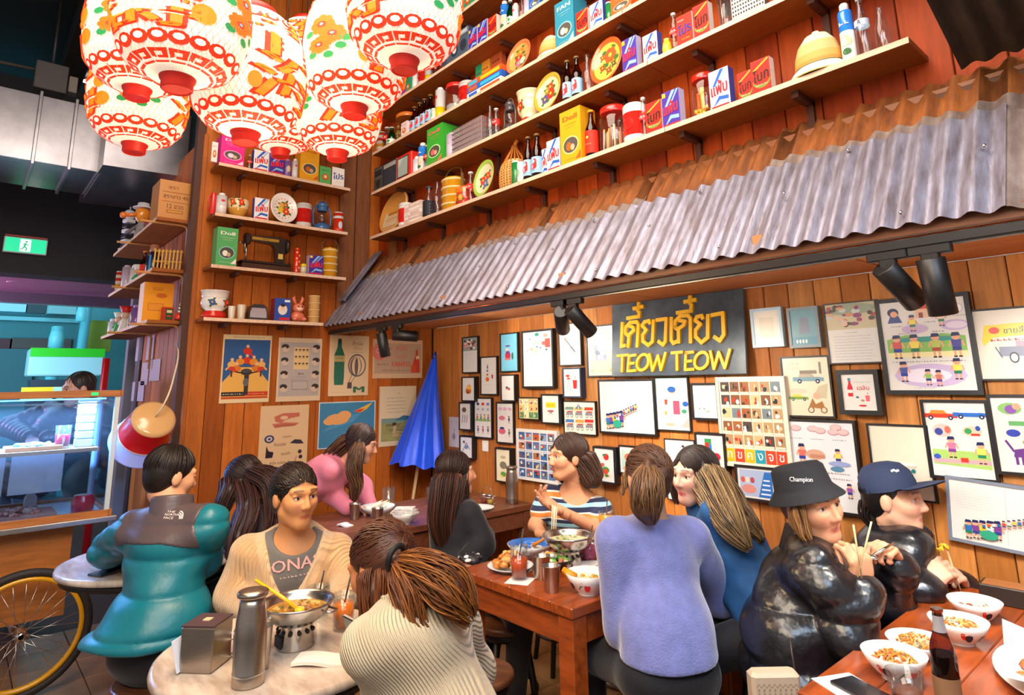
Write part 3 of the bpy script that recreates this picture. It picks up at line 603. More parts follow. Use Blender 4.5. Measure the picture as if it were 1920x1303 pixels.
def f_eggs(a):
    for x, z in ((.16, .92), (.42, .92), (.53, .90), (.76, .945), (.72, .89), (.86, .89)): a.ell(x, z, .085, .038, 'c890a0', 3); a.ell(x, z+.004, .074, .030, 'f0c4c4', 4)
    for x in (.12, .43, .75): a.scribble(x-.05, x+.14, .80, .014, '555a70', 3, int(x*50))
    kid(a, .22, .5, .24, 'e07060', '2f3f9a'); a.ell(.42, .62, .14, .06, 'd8a890', 3); a.rect(.34, .58, .56, .62, 'c88a70', 4); kid(a, .75, .52, .18, 'f0e060'); a.ell(.76, .53, .16, .03, '9aa8d8', 5); a.ell(.72, .47, .1, .03, '5a8ab0', 4)
    a.scribble(.3, .9, .42, .018, '555a70', 3, 4); a.scribble(.45, .92, .36, .018, '555a70', 3, 5); kid(a, .86, .16, .16, '9a5ab0'); kid(a, .2, .12, .2, '3a8a5a')
def f_bowl(a):
    a.rect(0, 0, 1, 1, 'e6dcc8', 1); a.poly([(.22, .47), (.78, .47), (.64, .24), (.36, .24)], 'cfc6b6', 3); a.ell(.5, .47, .28, .025, 'f2ede2', 4); a.ell(.46, .38, .06, .05, 'd8402a', 5); a.ell(.56, .35, .09, .05, '2a2430', 5); a.ell(.64, .37, .06, .045, 'e8e0d8', 6); a.ell(.7, .38, .04, .03, '2a7a80', 6); a.poly([(.28, .44), (.34, .44), (.42, .34), (.36, .32)], '4a9a4a', 5); a.ell(.42, .41, .03, .025, 'e8502a', 6); a.ell(.5, .25, .16, .012, 'a89888', 2)
def f_cars(a):
    car(a, .26, .76, .26, 'd8402a', 'e88a30'); car(a, .76, .78, .26, '2f6fc8', 'dfe8f8'); a.ell(.26, .62, .16, .09, 'f0c0b8', 3); a.ell(.2, .6, .07, .05, '3a4a9a', 4); a.ell(.35, .63, .05, .05, 'd86a5a', 4); a.ell(.74, .62, .16, .07, 'f2c8b0', 3); a.ell(.68, .62, .06, .04, '3a9a5a', 4); a.ell(.84, .66, .04, .035, '2f4fa8', 4); a.rect(.72, .56, .86, .59, 'd8402a', 4)
    a.poly([(.05, .16), (.97, .12), (.97, .34), (.05, .36)], 'a8d070', 2); a.rect(.05, .18, .97, .24, 'f0a8b0', 3); kid(a, .38, .26, .28, 'e87aa0', '7a3a9a'); kid(a, .84, .2, .28, 'f0d860', '1f8a5a'); a.ell(.12, .26, .06, .035, '3a5ac0', 4); a.rect(.5, .2, .62, .26, 'e8402a', 5)
def f_cat(a):
    a.ell(.3, .85, .2, .08, '8ac070', 2); a.ell(.32, .84, .1, .06, '8a5ab0', 4); a.ell(.42, .88, .07, .045, SKIN2, 4); a.rect(.25, .62, .75, .68, '6ab070', 3); a.ell(.3, .52, .12, .05, '3a4ab0', 3); a.ell(.55, .5, .06, .04, 'd8402a', 4); a.ell(.5, .4, .07, .04, 'e8903a', 4); a.ell(.72, .55, .12, .05, 'a8c0e8', 3)
    a.poly([(.25, .2), (.6, .2), (.62, .3), (.5, .33), (.28, .3)], '6a3a8a', 4); a.ell(.62, .3, .07, .05, '6a3a8a', 4); a.line([(.27, .27), (.15, .42)], .008, '6a3a8a', 4); [a.rect(x, .1, x+.05, .22, '6a3a8a', 4) for x in (.27, .37, .5, .57)]
FR = [
 ((866, 631, 896, 700), f_top_photo, 'narrow thin-framed print of a crowd over lines of text, left end of picture wall', {}),
 ((900, 668, 932, 741), f_soda, 'tall white print of a red and blue soda bottle with a cup', {}),
 ((937, 624, 971, 698), f_blue, 'sky-blue print of a red and purple dressed figure', dict(paper='7fd0ec')),
 ((978, 618, 1037, 728), f_scatter, 'large black-framed white sheet with coloured scraps only along its top', dict(depth=.04, fw=.014)),
 ((1047, 605, 1089, 686), f_brush, 'grey-white print of a single slanting brush', dict(depth=.03, fw=.008, paper='e4e2da')),
 ((1099, 609, 1152, 707), f_old, 'yellowed old print with a bluish picture, half behind the black sign', dict(paper='e4dcc8', fc='3a2f28')),
 ((865, 706, 890, 753), f_orange, 'small deep box frame with an orange figure under the crowd print', dict(depth=.045, fw=.010)),
 ((938, 702, 965, 753), f_tiny, 'small deep box frame with a tiny pink drawing below the sky-blue print', dict(depth=.045)),
 ((1054, 689, 1089, 746), f_reddrink, 'blue-black box frame showing a tall red drink', dict(depth=.05, fc='22304a')),
 ((860, 754, 883, 807), f_sketch, 'small dark box frame with pencil sketch beside the umbrella', dict(depth=.045, paper='e8e0d8')),
 ((888, 745, 922, 822), f_rows, 'narrow print with three rows of little coloured children above the light switch', {}),
 ((930, 754, 963, 832), f_pinks, 'narrow print of pink fruit rows and two small children', {}),
 ((971, 745, 1010, 787), f_photos, 'small box frame holding a grid of brownish photos', dict(depth=.045, fw=.007)),
 ((1014, 739, 1049, 795), f_yellowcart, 'small box frame with a yellow sign and thin cart drawing', dict(depth=.05)),
 ((1056, 752, 1117, 815), f_carts, 'cream print of six colourful street carts', dict(paper='f2ecdc', fw=.006)),
 ((1122, 711, 1228, 815), f_note, 'big square frame with open notebook and a marching crowd, under the black sign', dict(fw=.012, depth=.03)),
 ((1229, 707, 1292, 808), f_boy, 'print of a blue-haired boy with red drinks and a green top edge', dict(fc='27302e', fw=.006)),
 ((1296, 718, 1347, 788), f_dots, 'almost blank white print with tiny dots in thick black frame', dict(fw=.012, depth=.035)),
 ((861, 817, 886, 860), f_doodle, 'small box frame with dark doodle just left of the light switch', dict(depth=.045, paper='e6e4e8')),
 ((928, 840, 957, 905), f_catcard, 'yellowish card in a narrow box frame behind the steel bottle', dict(depth=.05)),
 ((968, 806, 1045, 903), f_stamps, 'white frame with rows of small blue and orange stamps behind the striped shirt', dict(fc='e9e6e0', fw=.010, depth=.03)),
 ((1112, 838, 1153, 906), f_parrot, 'deep black box frame with red fruit and green leaves', dict(depth=.05, fw=.010)),
 ((1160, 836, 1205, 890), f_hidden, 'black frame mostly hidden behind the bun hairstyle', dict(fw=.008)),
 ((1248, 824, 1305, 940), f_mark, 'plain white poster with one tiny dark mark, behind the denim jacket', dict(fw=.004)),
 ((1304, 812, 1360, 893), f_toy, 'deep box frame with a red and green toy drawing beside the card grid', dict(depth=.05, fw=.010)),
 ((1347, 706, 1478, 878), f_cards, 'cream frame with a big grid of alphabet cards', dict(fc='ece4d2', fw=.016, depth=.04, paper='efe8d8')),
 ((1379, 874, 1456, 940), f_comic, 'black landscape frame with a blue and red comic photo', dict(depth=.045, fw=.012)),
 ((1408, 577, 1467, 651), f_glare, 'pale blue-edged frame with glare painted over its print right of the black sign', dict(fc='bcd6e2', fw=.014, depth=.03)),
 ((1477, 575, 1536, 652), f_teal, 'grey metal frame with a teal photo under the tin awning', dict(fc='8a98a0', fw=.014, depth=.035)),
 ((1548, 565, 1650, 682), f_letter, 'frame with a crowded market painting above a handwritten page', dict(fc='33302f', fw=.006)),
 ((1649, 553, 1830, 740), f_children, 'largest black frame, a school chart of children in rows', dict(fw=.018, depth=.035, fc='202228')),
 ((1822, 575, 1965, 714), f_foodcart, 'cream print of a noodle cart with a yellow banner at the right edge', dict(paper='efe8d8', fw=.008)),
 ((1466, 667, 1560, 783), f_tuktuk, 'beige print of a tuk-tuk, a taxi and a scooter', dict(paper='e9dcc2', fw=.009)),
 ((1570, 693, 1650, 778), f_syrup, 'thick black box frame with a red syrup bottle print', dict(depth=.045, fw=.02)),
 ((1475, 787, 1612, 960), f_eggs, 'chart of pink eggs and children behind the bucket hat', dict(fw=.012, depth=.03, paper='e9e9ee')),
 ((1632, 796, 1748, 937), f_bowl, 'beige print of a rooster bowl behind the navy cap', dict(fw=.008, paper='e6dcc8')),
 ((1734, 750, 1862, 900), f_cars, 'print of a red car, a blue car and two children', dict(fw=.011, depth=.025)),
 ((1860, 740, 1990, 893), f_cat, 'print with a purple cat at the right edge of the picture wall', dict(fw=.011, depth=.025)),
 ((1778, 908, 2010, 1036), f_note, 'wide pale-framed notebook print with a marching crowd, lowest at the right', dict(fc='7a8496', fw=.012, depth=.03, rot=.07)),
]
for b, a, l, k in FR: frame(b, a, l, **k)
# light switch
X = P(911, 836, y=WY); t = thing('light_switch', 'white square light switch on the plank wall', 'switch', (X.x, WY-.001, X.z))
m = MB(); m.box((0, -.004, 0), (.072, .008, .078), 'f0eeea', ch=.002); m.obj('plate', SATIN, t); m = MB(); m.box((0, -.010, 0), (.014, .006, .024), 'fafafa', ch=.001); m.obj('rocker', SATIN, t)
# unframed paper behind the umbrella
def sheet_paper(name, label, cat, b, art, wall='left', paper='e2c49a', curl=.004, group=None):
    x0, z0, x1, z1 = b; mx, mz = (x0+x1)/2, (z0+z1)/2
    if wall == 'left':
        k = dict(x=XL+.006); A0, A1 = P(x0, mz, **k).y, P(x1, mz, **k).y; loc = lambda c, z: (XL+.002, c, z); rot = PI/2
    elif wall == 'side': k = dict(y=1.114); A0, A1 = P(x0, mz, **k).x, P(x1, mz, **k).x; loc = lambda c, z: (c, 1.118, z); rot = 0
    else: k = dict(y=WY-.006); A0, A1 = P(x0, mz, **k).x, P(x1, mz, **k).x; loc = lambda c, z: (c, WY-.002, z); rot = 0
    Z1, Z0 = P(mx, z0, **k).z, P(mx, z1, **k).z; W, Hh = A1-A0, Z1-Z0
    m = MB(); m.box((0, -.002, 0), (W, .003, Hh), paper); a = Art(m, W, Hh, -.0036, ox=-W/2, oz=-Hh/2); a.rect(0, 0, 1, 1, paper, 0); art(a)
    o = m.obj(name, PRINT, None, loc((A0+A1)/2, (Z0+Z1)/2), rot); return tag(o, label, cat, group)
def p_acro(a):
    a.rect(.03, .06, .97, .93, '2f5a90', 1); a.poly([(.03, .06), (.97, .06), (.97, .3), (.7, .52), (.3, .52), (.03, .3)], 'e8b054', 2); a.rect(.03, .1, .5, .16, '2a2626', 3); a.rect(.5, .1, .97, .16, 'c83a28', 3); a.rect(.03, .06, .97, .09, 'c8502a', 3); a.scribble(.06, .46, .13, .02, 'e8d8b0', 4); a.scribble(.54, .93, .13, .02, 'f0c060', 4, 3); a.scribble(.2, .85, .965, .012, '5a4632', 2, 2)
    for x, z, c in ((.5, .62, 'd83a1c'), (.36, .6, 'e0902a'), (.64, .6, 'e0902a'), (.2, .56, 'e8b060'), (.8, .56, 'e8b060'), (.3, .5, 'd8782a'), (.7, .5, 'd8782a'), (.5, .76, 'd8321a')): a.ell(x, z, .09, .05, c, 4, 10); a.ell(x, z+.07, .035, .025, 'e8b890', 5, 8); a.line([(x, z), (x+(.12 if x >= .5 else -.12), z-.08)], .012, c, 4)
    for x in (.2, .8): a.ell(x, .5, .07, .03, 'c8402a', 5); a.line([(x, .5), (x, .38)], .012, '4a3a3a', 4)
    a.poly([(.47, .12), (.55, .12), (.56, .46), (.46, .46)], '3a3434', 5); a.ell(.5, .45, .12, .05, '4a4444', 5); a.line([(.24, .46), (.5, .42), (.76, .46)], .008, '2a2626', 6); a.ell(.26, .47, .03, .02, 'd8402a', 6); a.ell(.75, .47, .03, .02, 'd8402a', 6); a.ell(.5, .3, .06, .06, '6a6464', 6)
def p_heads(a):
    a.rect(.04, .08, .96, .93, 'b8aca4', 1); a.rect(.35, .5, .7, .85, 'e4c48a', 2)
    for i in range(4):
        for x in (.16, .85): a.ell(x, .83-.21*i, .085, .055, 'd8bfa8', 3); a.ell(x+(.02 if x > .5 else -.01), .86-.21*i, .085, .04, '3a302c', 4); a.ell(x-.02, .82-.21*i, .05, .035, 'd8bfa8', 5); a.scribble(x-.07, x+.07, .755-.21*i, .008, '7a6a60', 3, i)
        for j in range(3): a.ell(.4+.085*i, .8-.11*j, .03, .02, 'd0a878', 3, 8); a.ell(.4+.085*i, .815-.11*j, .03, .012, '4a3a30', 4, 8)
    a.text('ผู้ชาย', .53, .43, .05, '3a3030', 3); a.rect(.33, .18, .7, .32, '988c86', 2); a.rect(.345, .19, .685, .31, 'bdb1a8', 3); lines(a, .38, .66, .2, .29, 3, '5a504a', .01, 3); lines(a, .3, .7, .34, .38, 2, '6a605a', .01, 5)
def p_bottle(a):
    bt = [(.14, .18), (.36, .18), (.375, .3), (.375, .56), (.36, .6), (.38, .66), (.3, .8), (.29, .93), (.2, .93), (.19, .8), (.115, .66), (.14, .6), (.125, .56), (.125, .3)]
    a.poly(bt, '2c6a52', 2); a.rect(.2, .86, .29, .94, '24443a', 3); a.rect(.12, .56, .38, .66, 'b8a468', 3); a.text('Fruit Soda', .25, .62, .02, '24443a', 4); a.text('ก้าวไป', .7, .87, .07, '4a3f38', 3); a.text('ได้ไกล', .7, .79, .06, 'b8876a', 3); a.scribble(.54, .86, .72, .014, '8a7a6a', 3)
    a.ell(.7, .5, .23, .19, '6a5a5a', 2, 24); a.ell(.7, .5, .2, .165, 'e2c49a', 3, 24); a.ell(.67, .49, .15, .155, '6a5a5a', 4, 20); a.ell(.68, .49, .115, .15, 'e2c49a', 5, 20); a.ell(.68, .48, .045, .15, '6a5a5a', 6, 16)
    a.line([(.58, .36), (.5, .22)], .004, '5a4a4a', 3); a.line([(.68, .33), (.56, .22)], .004, '5a4a4a', 3); a.poly([(.46, .12), (.58, .12), (.57, .22), (.47, .22)], '5a4a4a', 4); a.text('M', .76, .1, .1, '3f7050', 4, .26, bold=.012); a.scribble(.08, .4, .06, .01, 'a8926a', 3, 4)
def p_drink(a):
    a.rect(.03, .12, .97, .9, 'bf9d80', 1); a.ell(.13, .68, .15, .22, 'd8786a', 2); a.ell(.3, .6, .06, .05, 'd8786a', 3); a.line([(.28, .7), (.36, .78)], .008, 'b85a4a', 3); a.text('Cola', .16, .7, .12, 'e8c0a8', 3)
    a.text('ลอง', .56, .78, .12, 'd8705a', 3); a.text('ที่หวัง', .56, .56, .12, 'd8705a', 3); a.text('FANTO', .56, .36, .13, 'd86a50', 3, .36, bold=.01); a.scribble(.2, .85, .2, .04, '8a6a58', 3); a.scribble(.1, .3, .36, .05, '7a5a50', 3)
    a.poly([(.8, .14), (.94, .14), (.94, .4), (.9, .6), (.9, .75), (.86, .75), (.85, .6), (.8, .4)], 'c8452a', 3); a.poly([(.76, .14), (.86, .14), (.86, .34), (.76, .34)], 'd8502a', 4); a.rect(.86, .5, .93, .58, 'e8d0a0', 4)
def p_hands(a):
    a.poly([(.28, .83), (.45, .88), (.8, .88), (.8, .82), (.62, .8), (.5, .77), (.42, .73), (.3, .76)], 'c8705a', 2); a.ell(.48, .81, .08, .03, 'e2bf92', 3); a.poly([(.24, .72), (.5, .74), (.8, .72), (.72, .68), (.5, .68), (.3, .66)], 'c8705a', 2); [a.line([(.3, .70-.012*i), (.7, .70-.010*i)], .002, 'a04a3a', 3) for i in range(3)]
    a.ell(.2, .5, .1, .06, '3a4468', 2); a.ell(.2, .5, .06, .036, 'd8d0c8', 3); a.ell(.2, .5, .03, .018, '3a4468', 4); a.poly([(.62, .42), (.72, .47), (.85, .46), (.92, .4), (.8, .4)], '3a3040', 2); a.poly([(.14, .22), (.2, .22), (.28, .22), (.3, .3), (.2, .32), (.15, .4)], '2a2430', 2); a.ell(.84, .28, .04, .03, '3a3038', 3); a.ell(.86, .2, .04, .03, '3a3038', 3); a.line([(.78, .22), (.74, .14)], .004, 'a8402a', 3)
    for z, t, x in ((.52, 'นกดุเหว่า', .56), (.41, 'กินแตง', .42), (.27, 'แมวดำ', .55), (.14, 'หัวใจ ดวงตา มือ', .45)): a.text(t, x, z, .045, '4a4038', 3)
def p_comet(a): a.rect(.015, .02, .985, .98, '3f7fa4', 1); a.poly([(.05, .35), (.6, .55), (.75, .75), (.3, .6)], '4f8fb2', 2); a.poly([(.6, .78), (.72, .84), (.95, .97), (.84, .82), (.72, .74)], 'e8b52a', 3); a.poly([(.6, .78), (.7, .82), (.8, .83), (.72, .75)], 'd83a24', 4); a.ell(.32, .62, .2, .12, 'e0a060', 3); a.ell(.44, .7, .12, .1, 'e0a060', 3); a.ell(.18, .58, .1, .08, 'e0a060', 3)
def p_beach(a): a.rect(.06, .08, .94, .45, '9a9458', 1); a.rect(.06, .38, .94, .46, '7a9488', 2); a.poly([(.4, .42), (.65, .5), (.94, .47), (.94, .42)], '3a6a88', 3); [a.rect(.08+.3*random.random(), .1+.025*i, .5+.4*random.random(), .112+.025*i, random.choice(['b0a468', '7a7448', '5a5a3a']), 3) for i in range(11)]; a.ell(.4, .36, .06, .03, '4a3a30', 5); a.poly([(.36, .2), (.44, .2), (.46, .34), (.38, .35)], 'c8a080', 4); a.line([(.36, .18), (.62, .16)], .012, 'c8a080', 5); a.text('บทที่', .5, .88, .025, '5a4f40', 2); [a.scribble(.2, .72, .8-.06*i, .016, '6a5f50', 2, i) for i in range(5)]
def p_plain(a): a.ell(.5, .35, .2, .1, 'a898b8', 2); a.line([(.5, .2), (.55, .6)], .006, '7a6a8a', 2); a.scribble(.2, .8, .85, .02, '9a90a0', 2)
PG = 'posters pinned to the left plank wall'
for b, f, l, c in (((415, 628, 507, 755), p_acro, 'poster of acrobats on a motorbike against blue sky', 'e8cfa0'), ((520, 634, 602, 752), p_heads, 'grey poster of men showing haircuts in rows', 'dfc6a2'), ((617, 629, 691, 742), p_bottle, 'poster with a green soda bottle and a striped balloon', 'e2c49a'), ((699, 637, 792, 709), p_drink, 'wide faded orange drink poster near the room corner', 'd8b48c'), ((486, 760, 577, 884), p_hands, 'pinkish poster of two hands above an eye and a black cat', 'e2bf92'), ((597, 753, 703, 838), p_comet, 'blue landscape poster with a red and yellow flame, behind the pink hoodie', 'cfe0e4'), ((711, 724, 780, 835), p_beach, 'poster of a beach scene under lines of verse', 'dcc6a0')):
    sheet_paper('poster', l, 'poster', b, f, 'left', c, group=PG)
sheet_paper('paper_sheet', 'pale unframed paper sheet half behind the blue umbrella', 'paper', (842, 782, 860, 838), p_plain, 'back', 'd8d0e0')
# order slips on the side wall
def p_slip(a): lines(a, .15, .85, .1, .9, 7, 'a89ab0', .03, 3)
for i, (b) in enumerate(((255, 632, 266, 676), (275, 630, 288, 674), (265, 680, 277, 722), (281, 674, 299, 714), (247, 716, 258, 752), (257, 715, 269, 752))):
    sheet_paper('order_slip', ['order slip at the upper left of the bundle on the side wall', 'order slip in the upper middle beside the bracket', 'long order slip below the upper middle one', 'right-hand order slip on the bare plank', 'curled order slip lowest on the left, above the red lamp', 'second curled order slip above the red lamp'][i], 'slip', b, p_slip, 'side', 'cdbfd2', group='order slips on the side wall')

# ---------------------------------------------------------------- carved sign
def homog(src, dst):
    A = []
    for (x, y), (u, v) in zip(src, dst): A.append([x, y, 1, 0, 0, 0, -u*x, -u*y, -u]); A.append([0, 0, 0, x, y, 1, -v*x, -v*y, -v])
    return np.linalg.svd(np.array(A))[2][-1].reshape(3, 3)
SW, SHH = .88, .44
HM = homog([(78, 105), (1568, -83), (1780, 890), (250, 925)], [(0, SHH), (SW, SHH), (SW, 0), (0, 0)])
def suv(p): q = HM @ np.array([p[0], p[1], 1]); return (q[0]/q[2]-SW/2, q[1]/q[2])
tl = P(1133, 575, y=WY-.10); sgn = thing('carved_sign', 'black board sign with raised yellow lettering hung under the awning', 'sign', ((P(1133, 575, y=WY-.1).x+P(1368, 546, y=WY-.1).x)/2+.018, WY-.055, 1.56), (math.radians(-5), 0, 0))
SGN = mat('sign_board', '2c343c', rough=.28, noise=.5, nscale=5, alt='59636c', bump=.06, bscale=30, coat=.15)
m = MB(); m.box((0, .0, SHH/2), (SW, .02, SHH), ch=.003); m.obj('board', SGN, sgn)
LET = mat('yellow_letters', 'f5b80c', rough=.4, coat=.2)
def stroke(mb, pts, wd, y0=-.026, y1=-.0095):
    pts = [suv(p) for p in pts]
    for (a, b), (c, d) in zip(pts[:-1], pts[1:]):
        dx, dz = c-a, d-b; l = math.hypot(dx, dz) or 1; ux, uz = dx/l, dz/l; e = wd*.30; a_, b_, c_, d_ = a-ux*e, b-uz*e, c+ux*e, d+uz*e; nx, nz = -uz*wd/2, ux*wd/2
        mb.prism([(a_+nx, b_+nz), (a_-nx, b_-nz), (c_-nx, d_-nz), (c_+nx, d_+nz)], y0, y1)
        y0 -= .0002
WL = .021
for L_ in ([[(262, 318), (308, 588), (348, 575)]],
           [[(345, 348), (400, 368), (415, 400), (370, 452), (388, 588)], [(320, 428), (312, 370), (350, 312), (430, 305), (455, 340), (492, 585)], [(320, 428), (368, 470)]],
           [[(308, 262), (440, 242)], [(440, 245), (432, 190)]], [[(358, 150), (458, 126)], [(402, 85), (415, 182)]],
           [[(585, 322), (570, 292), (520, 306), (500, 348), (560, 398), (530, 455), (548, 528), (620, 572), (660, 530), (622, 290)]],
           [[(655, 285), (765, 270), (805, 530), (788, 568), (728, 530)]],
           [[(822, 262), (870, 515), (905, 552), (940, 530)]],
           [[(920, 290), (985, 300), (980, 345), (930, 385), (962, 540)], [(885, 370), (875, 300), (920, 240), (1010, 235), (1045, 270), (1098, 540)], [(885, 370), (935, 402)]],
           [[(875, 203), (1038, 180)], [(1036, 186), (1022, 110)]], [[(938, 76), (1058, 52)], [(990, 14), (1005, 96)]],
           [[(1185, 265), (1168, 238), (1115, 250), (1104, 292), (1172, 335), (1130, 400), (1145, 478), (1225, 542), (1285, 485), (1240, 232)]],
           [[(1280, 233), (1405, 208), (1460, 455), (1430, 522), (1358, 480)]]):
    m = MB(); [stroke(m, q, WL) for q in L_]; m.obj('letter', LET, sgn)
def ring(cx, cy, rx, ry): return [(cx+rx*math.cos(2*PI*i/18), cy+ry*math.sin(2*PI*i/18)) for i in range(19)]
for L_ in ([[(282, 692), (405, 682)], [(343, 692), (375, 868)]], [[(420, 692), (440, 868)], [(422, 692), (495, 684)], [(432, 780), (495, 774)], [(442, 862), (532, 856)]], [ring(595, 765, 66, 88)], [[(652, 674), (725, 858), (755, 690), (820, 850), (835, 660)]],
           [[(905, 660), (1026, 650)], [(965, 660), (1003, 850)]], [[(1068, 662), (1095, 850)], [(1066, 658), (1152, 650)], [(1082, 755), (1148, 750)], [(1097, 848), (1190, 842)]], [ring(1262, 745, 76, 92)], [[(1342, 642), (1420, 838), (1440, 652), (1540, 828), (1560, 622)]]):
    m = MB(); [stroke(m, q, .0165) for q in L_]; m.obj('letter', LET, sgn)
for dx in (-.3, .0, .3):
    m = MB(); m.tube([(dx, 0, SHH-.004), (dx, .02, SHH+.022)], .002, 5, 'cccccc'); m.obj('hook', STEEL, sgn)
# ---------------------------------------------------------------- goods on the shelves: one of each kind, then copies
PROTO = {}
def cyl_map(r): return lambda x, z, y: (math.sin(x/r)*(r+.0006-y*0+abs(y)), -math.cos(x/r)*(r+.0006+abs(y)), z)
def proto(kind, w, d, h):
    o = bpy.data.objects.new(kind, None); COL.objects.link(o); PROTO[kind] = (o, w, d, h); return o
def carton(kind, w, d, h, body, art, side=None, name=None, top=None):
    o = proto(kind, w, d, h); m = MB(); m.box((0, 0, h/2), (w, d, h), body)
    m.c[1] = H(top or body)
    if side: m.c[3] = H(side); m.c[5] = H(side)
    m.obj('carton', SATIN, o)
    m = MB(); a = Art(m, w*.97, h*.97, -d/2-.0002, ox=-w*.485, oz=h*.015); art(a); m.obj('printed_front', PRINT, o); return o
def det(bg, tri, word, wc, extra=None):
    def f(a):
        a.rect(0, 0, 1, 1, bg, 0)
        if extra == 'stripe': a.poly([(.15, .6), (.3, .6), (.8, 1), (.6, 1)], tri, 1); a.poly([(.42, .6), (.5, .6), (.97, .98), (.97, 1), (.88, 1)], '8fc0ea', 1); a.poly([(.1, .05), (.5, .22), (.95, .18), (.95, .28), (.45, .32)], tri, 1); a.rect(.05, .03, .95, .09, 'd8202a', 1)
        elif extra == 'swirl': a.ell(.5, .36, .48, .20, '7a8a2a', 1, 20); a.ell(.5, .44, .47, .2, bg, 2, 20); a.line([(.1, .7), (.95, .98)], .008, 'c0a030', 3); a.scribble(.2, .85, .25, .05, 'f2e6b0', 4, 2)
        elif extra == 'pro': a.scribble(.3, .85, .22, .05, 'f4b020', 3, 3); a.scribble(.1, .5, .85, .05, 'f6e0d8', 3, 5)
        a.text(word, .5, .52, .36 if extra != 'pro' else .34, wc, 6, .84, rise=.10, bold=.012)
        if extra == 'stripe': a.rect(.02, .86, .22, .98, 'f4d020' if bg != 'e9eef6' else bg, 3)
    return f
carton('white_detergent_box', .105, .05, .135, 'dfe6f2', det('e9eef6', '2a5fc0', 'แฟ้บ', 'dc2430', 'stripe'), '3a4a9c')
carton('purple_detergent_box', .105, .05, .135, '5a3a9c', det('4a2f9c', '8ac0f0', 'แฟ้บ', 'f02c34', 'stripe'), 'c8c0dc')
carton('red_detergent_box', .105, .05, .135, 'd8241a', det('e0281c', 'c0a030', 'โบก', '2a2010', 'swirl'), 'e8d8c8')
carton('orange_red_detergent_box', .105, .05, .135, 'd8241a', det('e2301e', 'f4b020', 'โปร', '24379c', 'pro'), 'e8e0e0')
carton('white_red_detergent_box', .105, .05, .12, 'f0ece8', det('f2eee8', 'f4b020', 'โปร', '24379c', 'pro'), 'e8402a')
def toy(bg, c1, c2, word):
    def f(a): a.rect(0, 0, 1, 1, bg, 0); a.ell(.5, .34, .40, .17, c2, 1, 20); a.ell(.5, .34, .35, .145, '57504a', 2, 20); a.ell(.42, .32, .14, .08, c1, 3, 10); a.ell(.6, .29, .1, .06, 'c8b090', 3, 10); a.text(word, .5, .86, .09, c1, 3, .7, bold=.008); a.scribble(.2, .85, .74, .02, c1, 3, 4); a.scribble(.3, .75, .68, .015, c1, 3, 5); a.scribble(.2, .7, .08, .02, c1, 3, 6); a.poly([(.7, .05), (.98, .05), (.98, .2)], c1, 1)
    return f
for k, bg, c1, c2 in (('yellow_window_box', 'e8a418', 'c8621a', 'f4d88a'), ('green_window_box', '3aa832', 'f06a6a', 'c8f0b0'), ('pink_window_box', 'e0288c', 'f8d0e8', 'f0a0d0'), ('teal_fan_box', '2f8aa4', 'bfe0e8', '8ac8d8'), ('mint_window_box', '58b06a', 'f0f4e8', '8ad0c8'), ('orange_box', 'e05a20', 'f6d8c0', 'f0a878'), ('blue_box', '2a62b4', 'c0d8f4', '8ab4e4')):
    carton(k, .115, .09, .2, bg, toy(bg, c1, c2, 'Doll' if k != 'teal_fan_box' else 'FAN'))
def f_baby(a): a.rect(0, 0, 1, 1, '2f50a8', 0); a.ell(.5, .5, .3, .24, 'e8e0d8', 1, 16); a.ell(.5, .6, .15, .13, 'f0c8a8', 2, 12); a.ell(.5, .7, .16, .07, '3a2a20', 3, 12); a.rect(.3, .03, .95, .14, 'd8282c', 2); a.rect(.6, .85, .95, .95, 'e8f0f8', 2)
carton('blue_baby_box', .1, .07, .14, '2f50a8', f_baby, '8a2840', top='8a2840')
def f_carton(a): a.text('12 ขวด', .5, .34, .12, '6a3a12', 2, .5); a.text('สุรา', .4, .82, .1, '8a4a1a', 2, .3); a.text('สุราขาว 40', .5, .58, .13, '5a3210', 2, .78); a.rect(.08, .7, .92, .715, '8a4a1a', 1); a.rect(.08, .45, .92, .462, '8a4a1a', 1); a.rect(.25, .16, .75, .24, '8a4a1a', 1); a.rect(.27, .175, .73, .225, 'c88a3a', 2)
carton('cardboard_carton', .24, .22, .23, 'c08038', f_carton)
def f_ybox(a): a.rect(0, 0, 1, 1, 'e8981a', 0); a.rect(.15, .28, .7, .48, 'c8742a', 1); a.rect(.18, .3, .67, .46, 'e0902a', 2); a.text('ขนม', .45, .85, .08, 'b85a1a', 3); a.ell(.6, .68, .2, .06, 'c8641a', 2); a.scribble(.15, .7, .74, .02, 'b85a1a', 3)
carton('yellow_printed_box', .16, .12, .24, 'e09018', f_ybox)
def f_snack(c): return lambda a: (a.rect(0, 0, 1, 1, c, 0), a.ell(.5, .4, .3, .2, 'c85a2a', 2), a.ell(.5, .42, .15, .1, 'f0d090', 3), a.scribble(.15, .85, .8, .06, '5a2010', 3))
for k, c in (('amber_snack_packet', 'd89030'), ('rust_snack_packet', 'a8502a'), ('red_white_packet', 'e8d0cc'), ('green_packet', '2a9a6a'), ('slim_white_box', 'e0dcd8'), ('green_red_box', '5ab060')): carton(k, .08, .025, .12, c, f_snack(c))
def f_slim(a): a.rect(0, 0, 1, 1, 'e6e0dc', 0); a.rect(.1, .3, .9, .5, '2a8a5a', 1); a.rect(.1, .75, .9, .9, 'c8302a', 1)
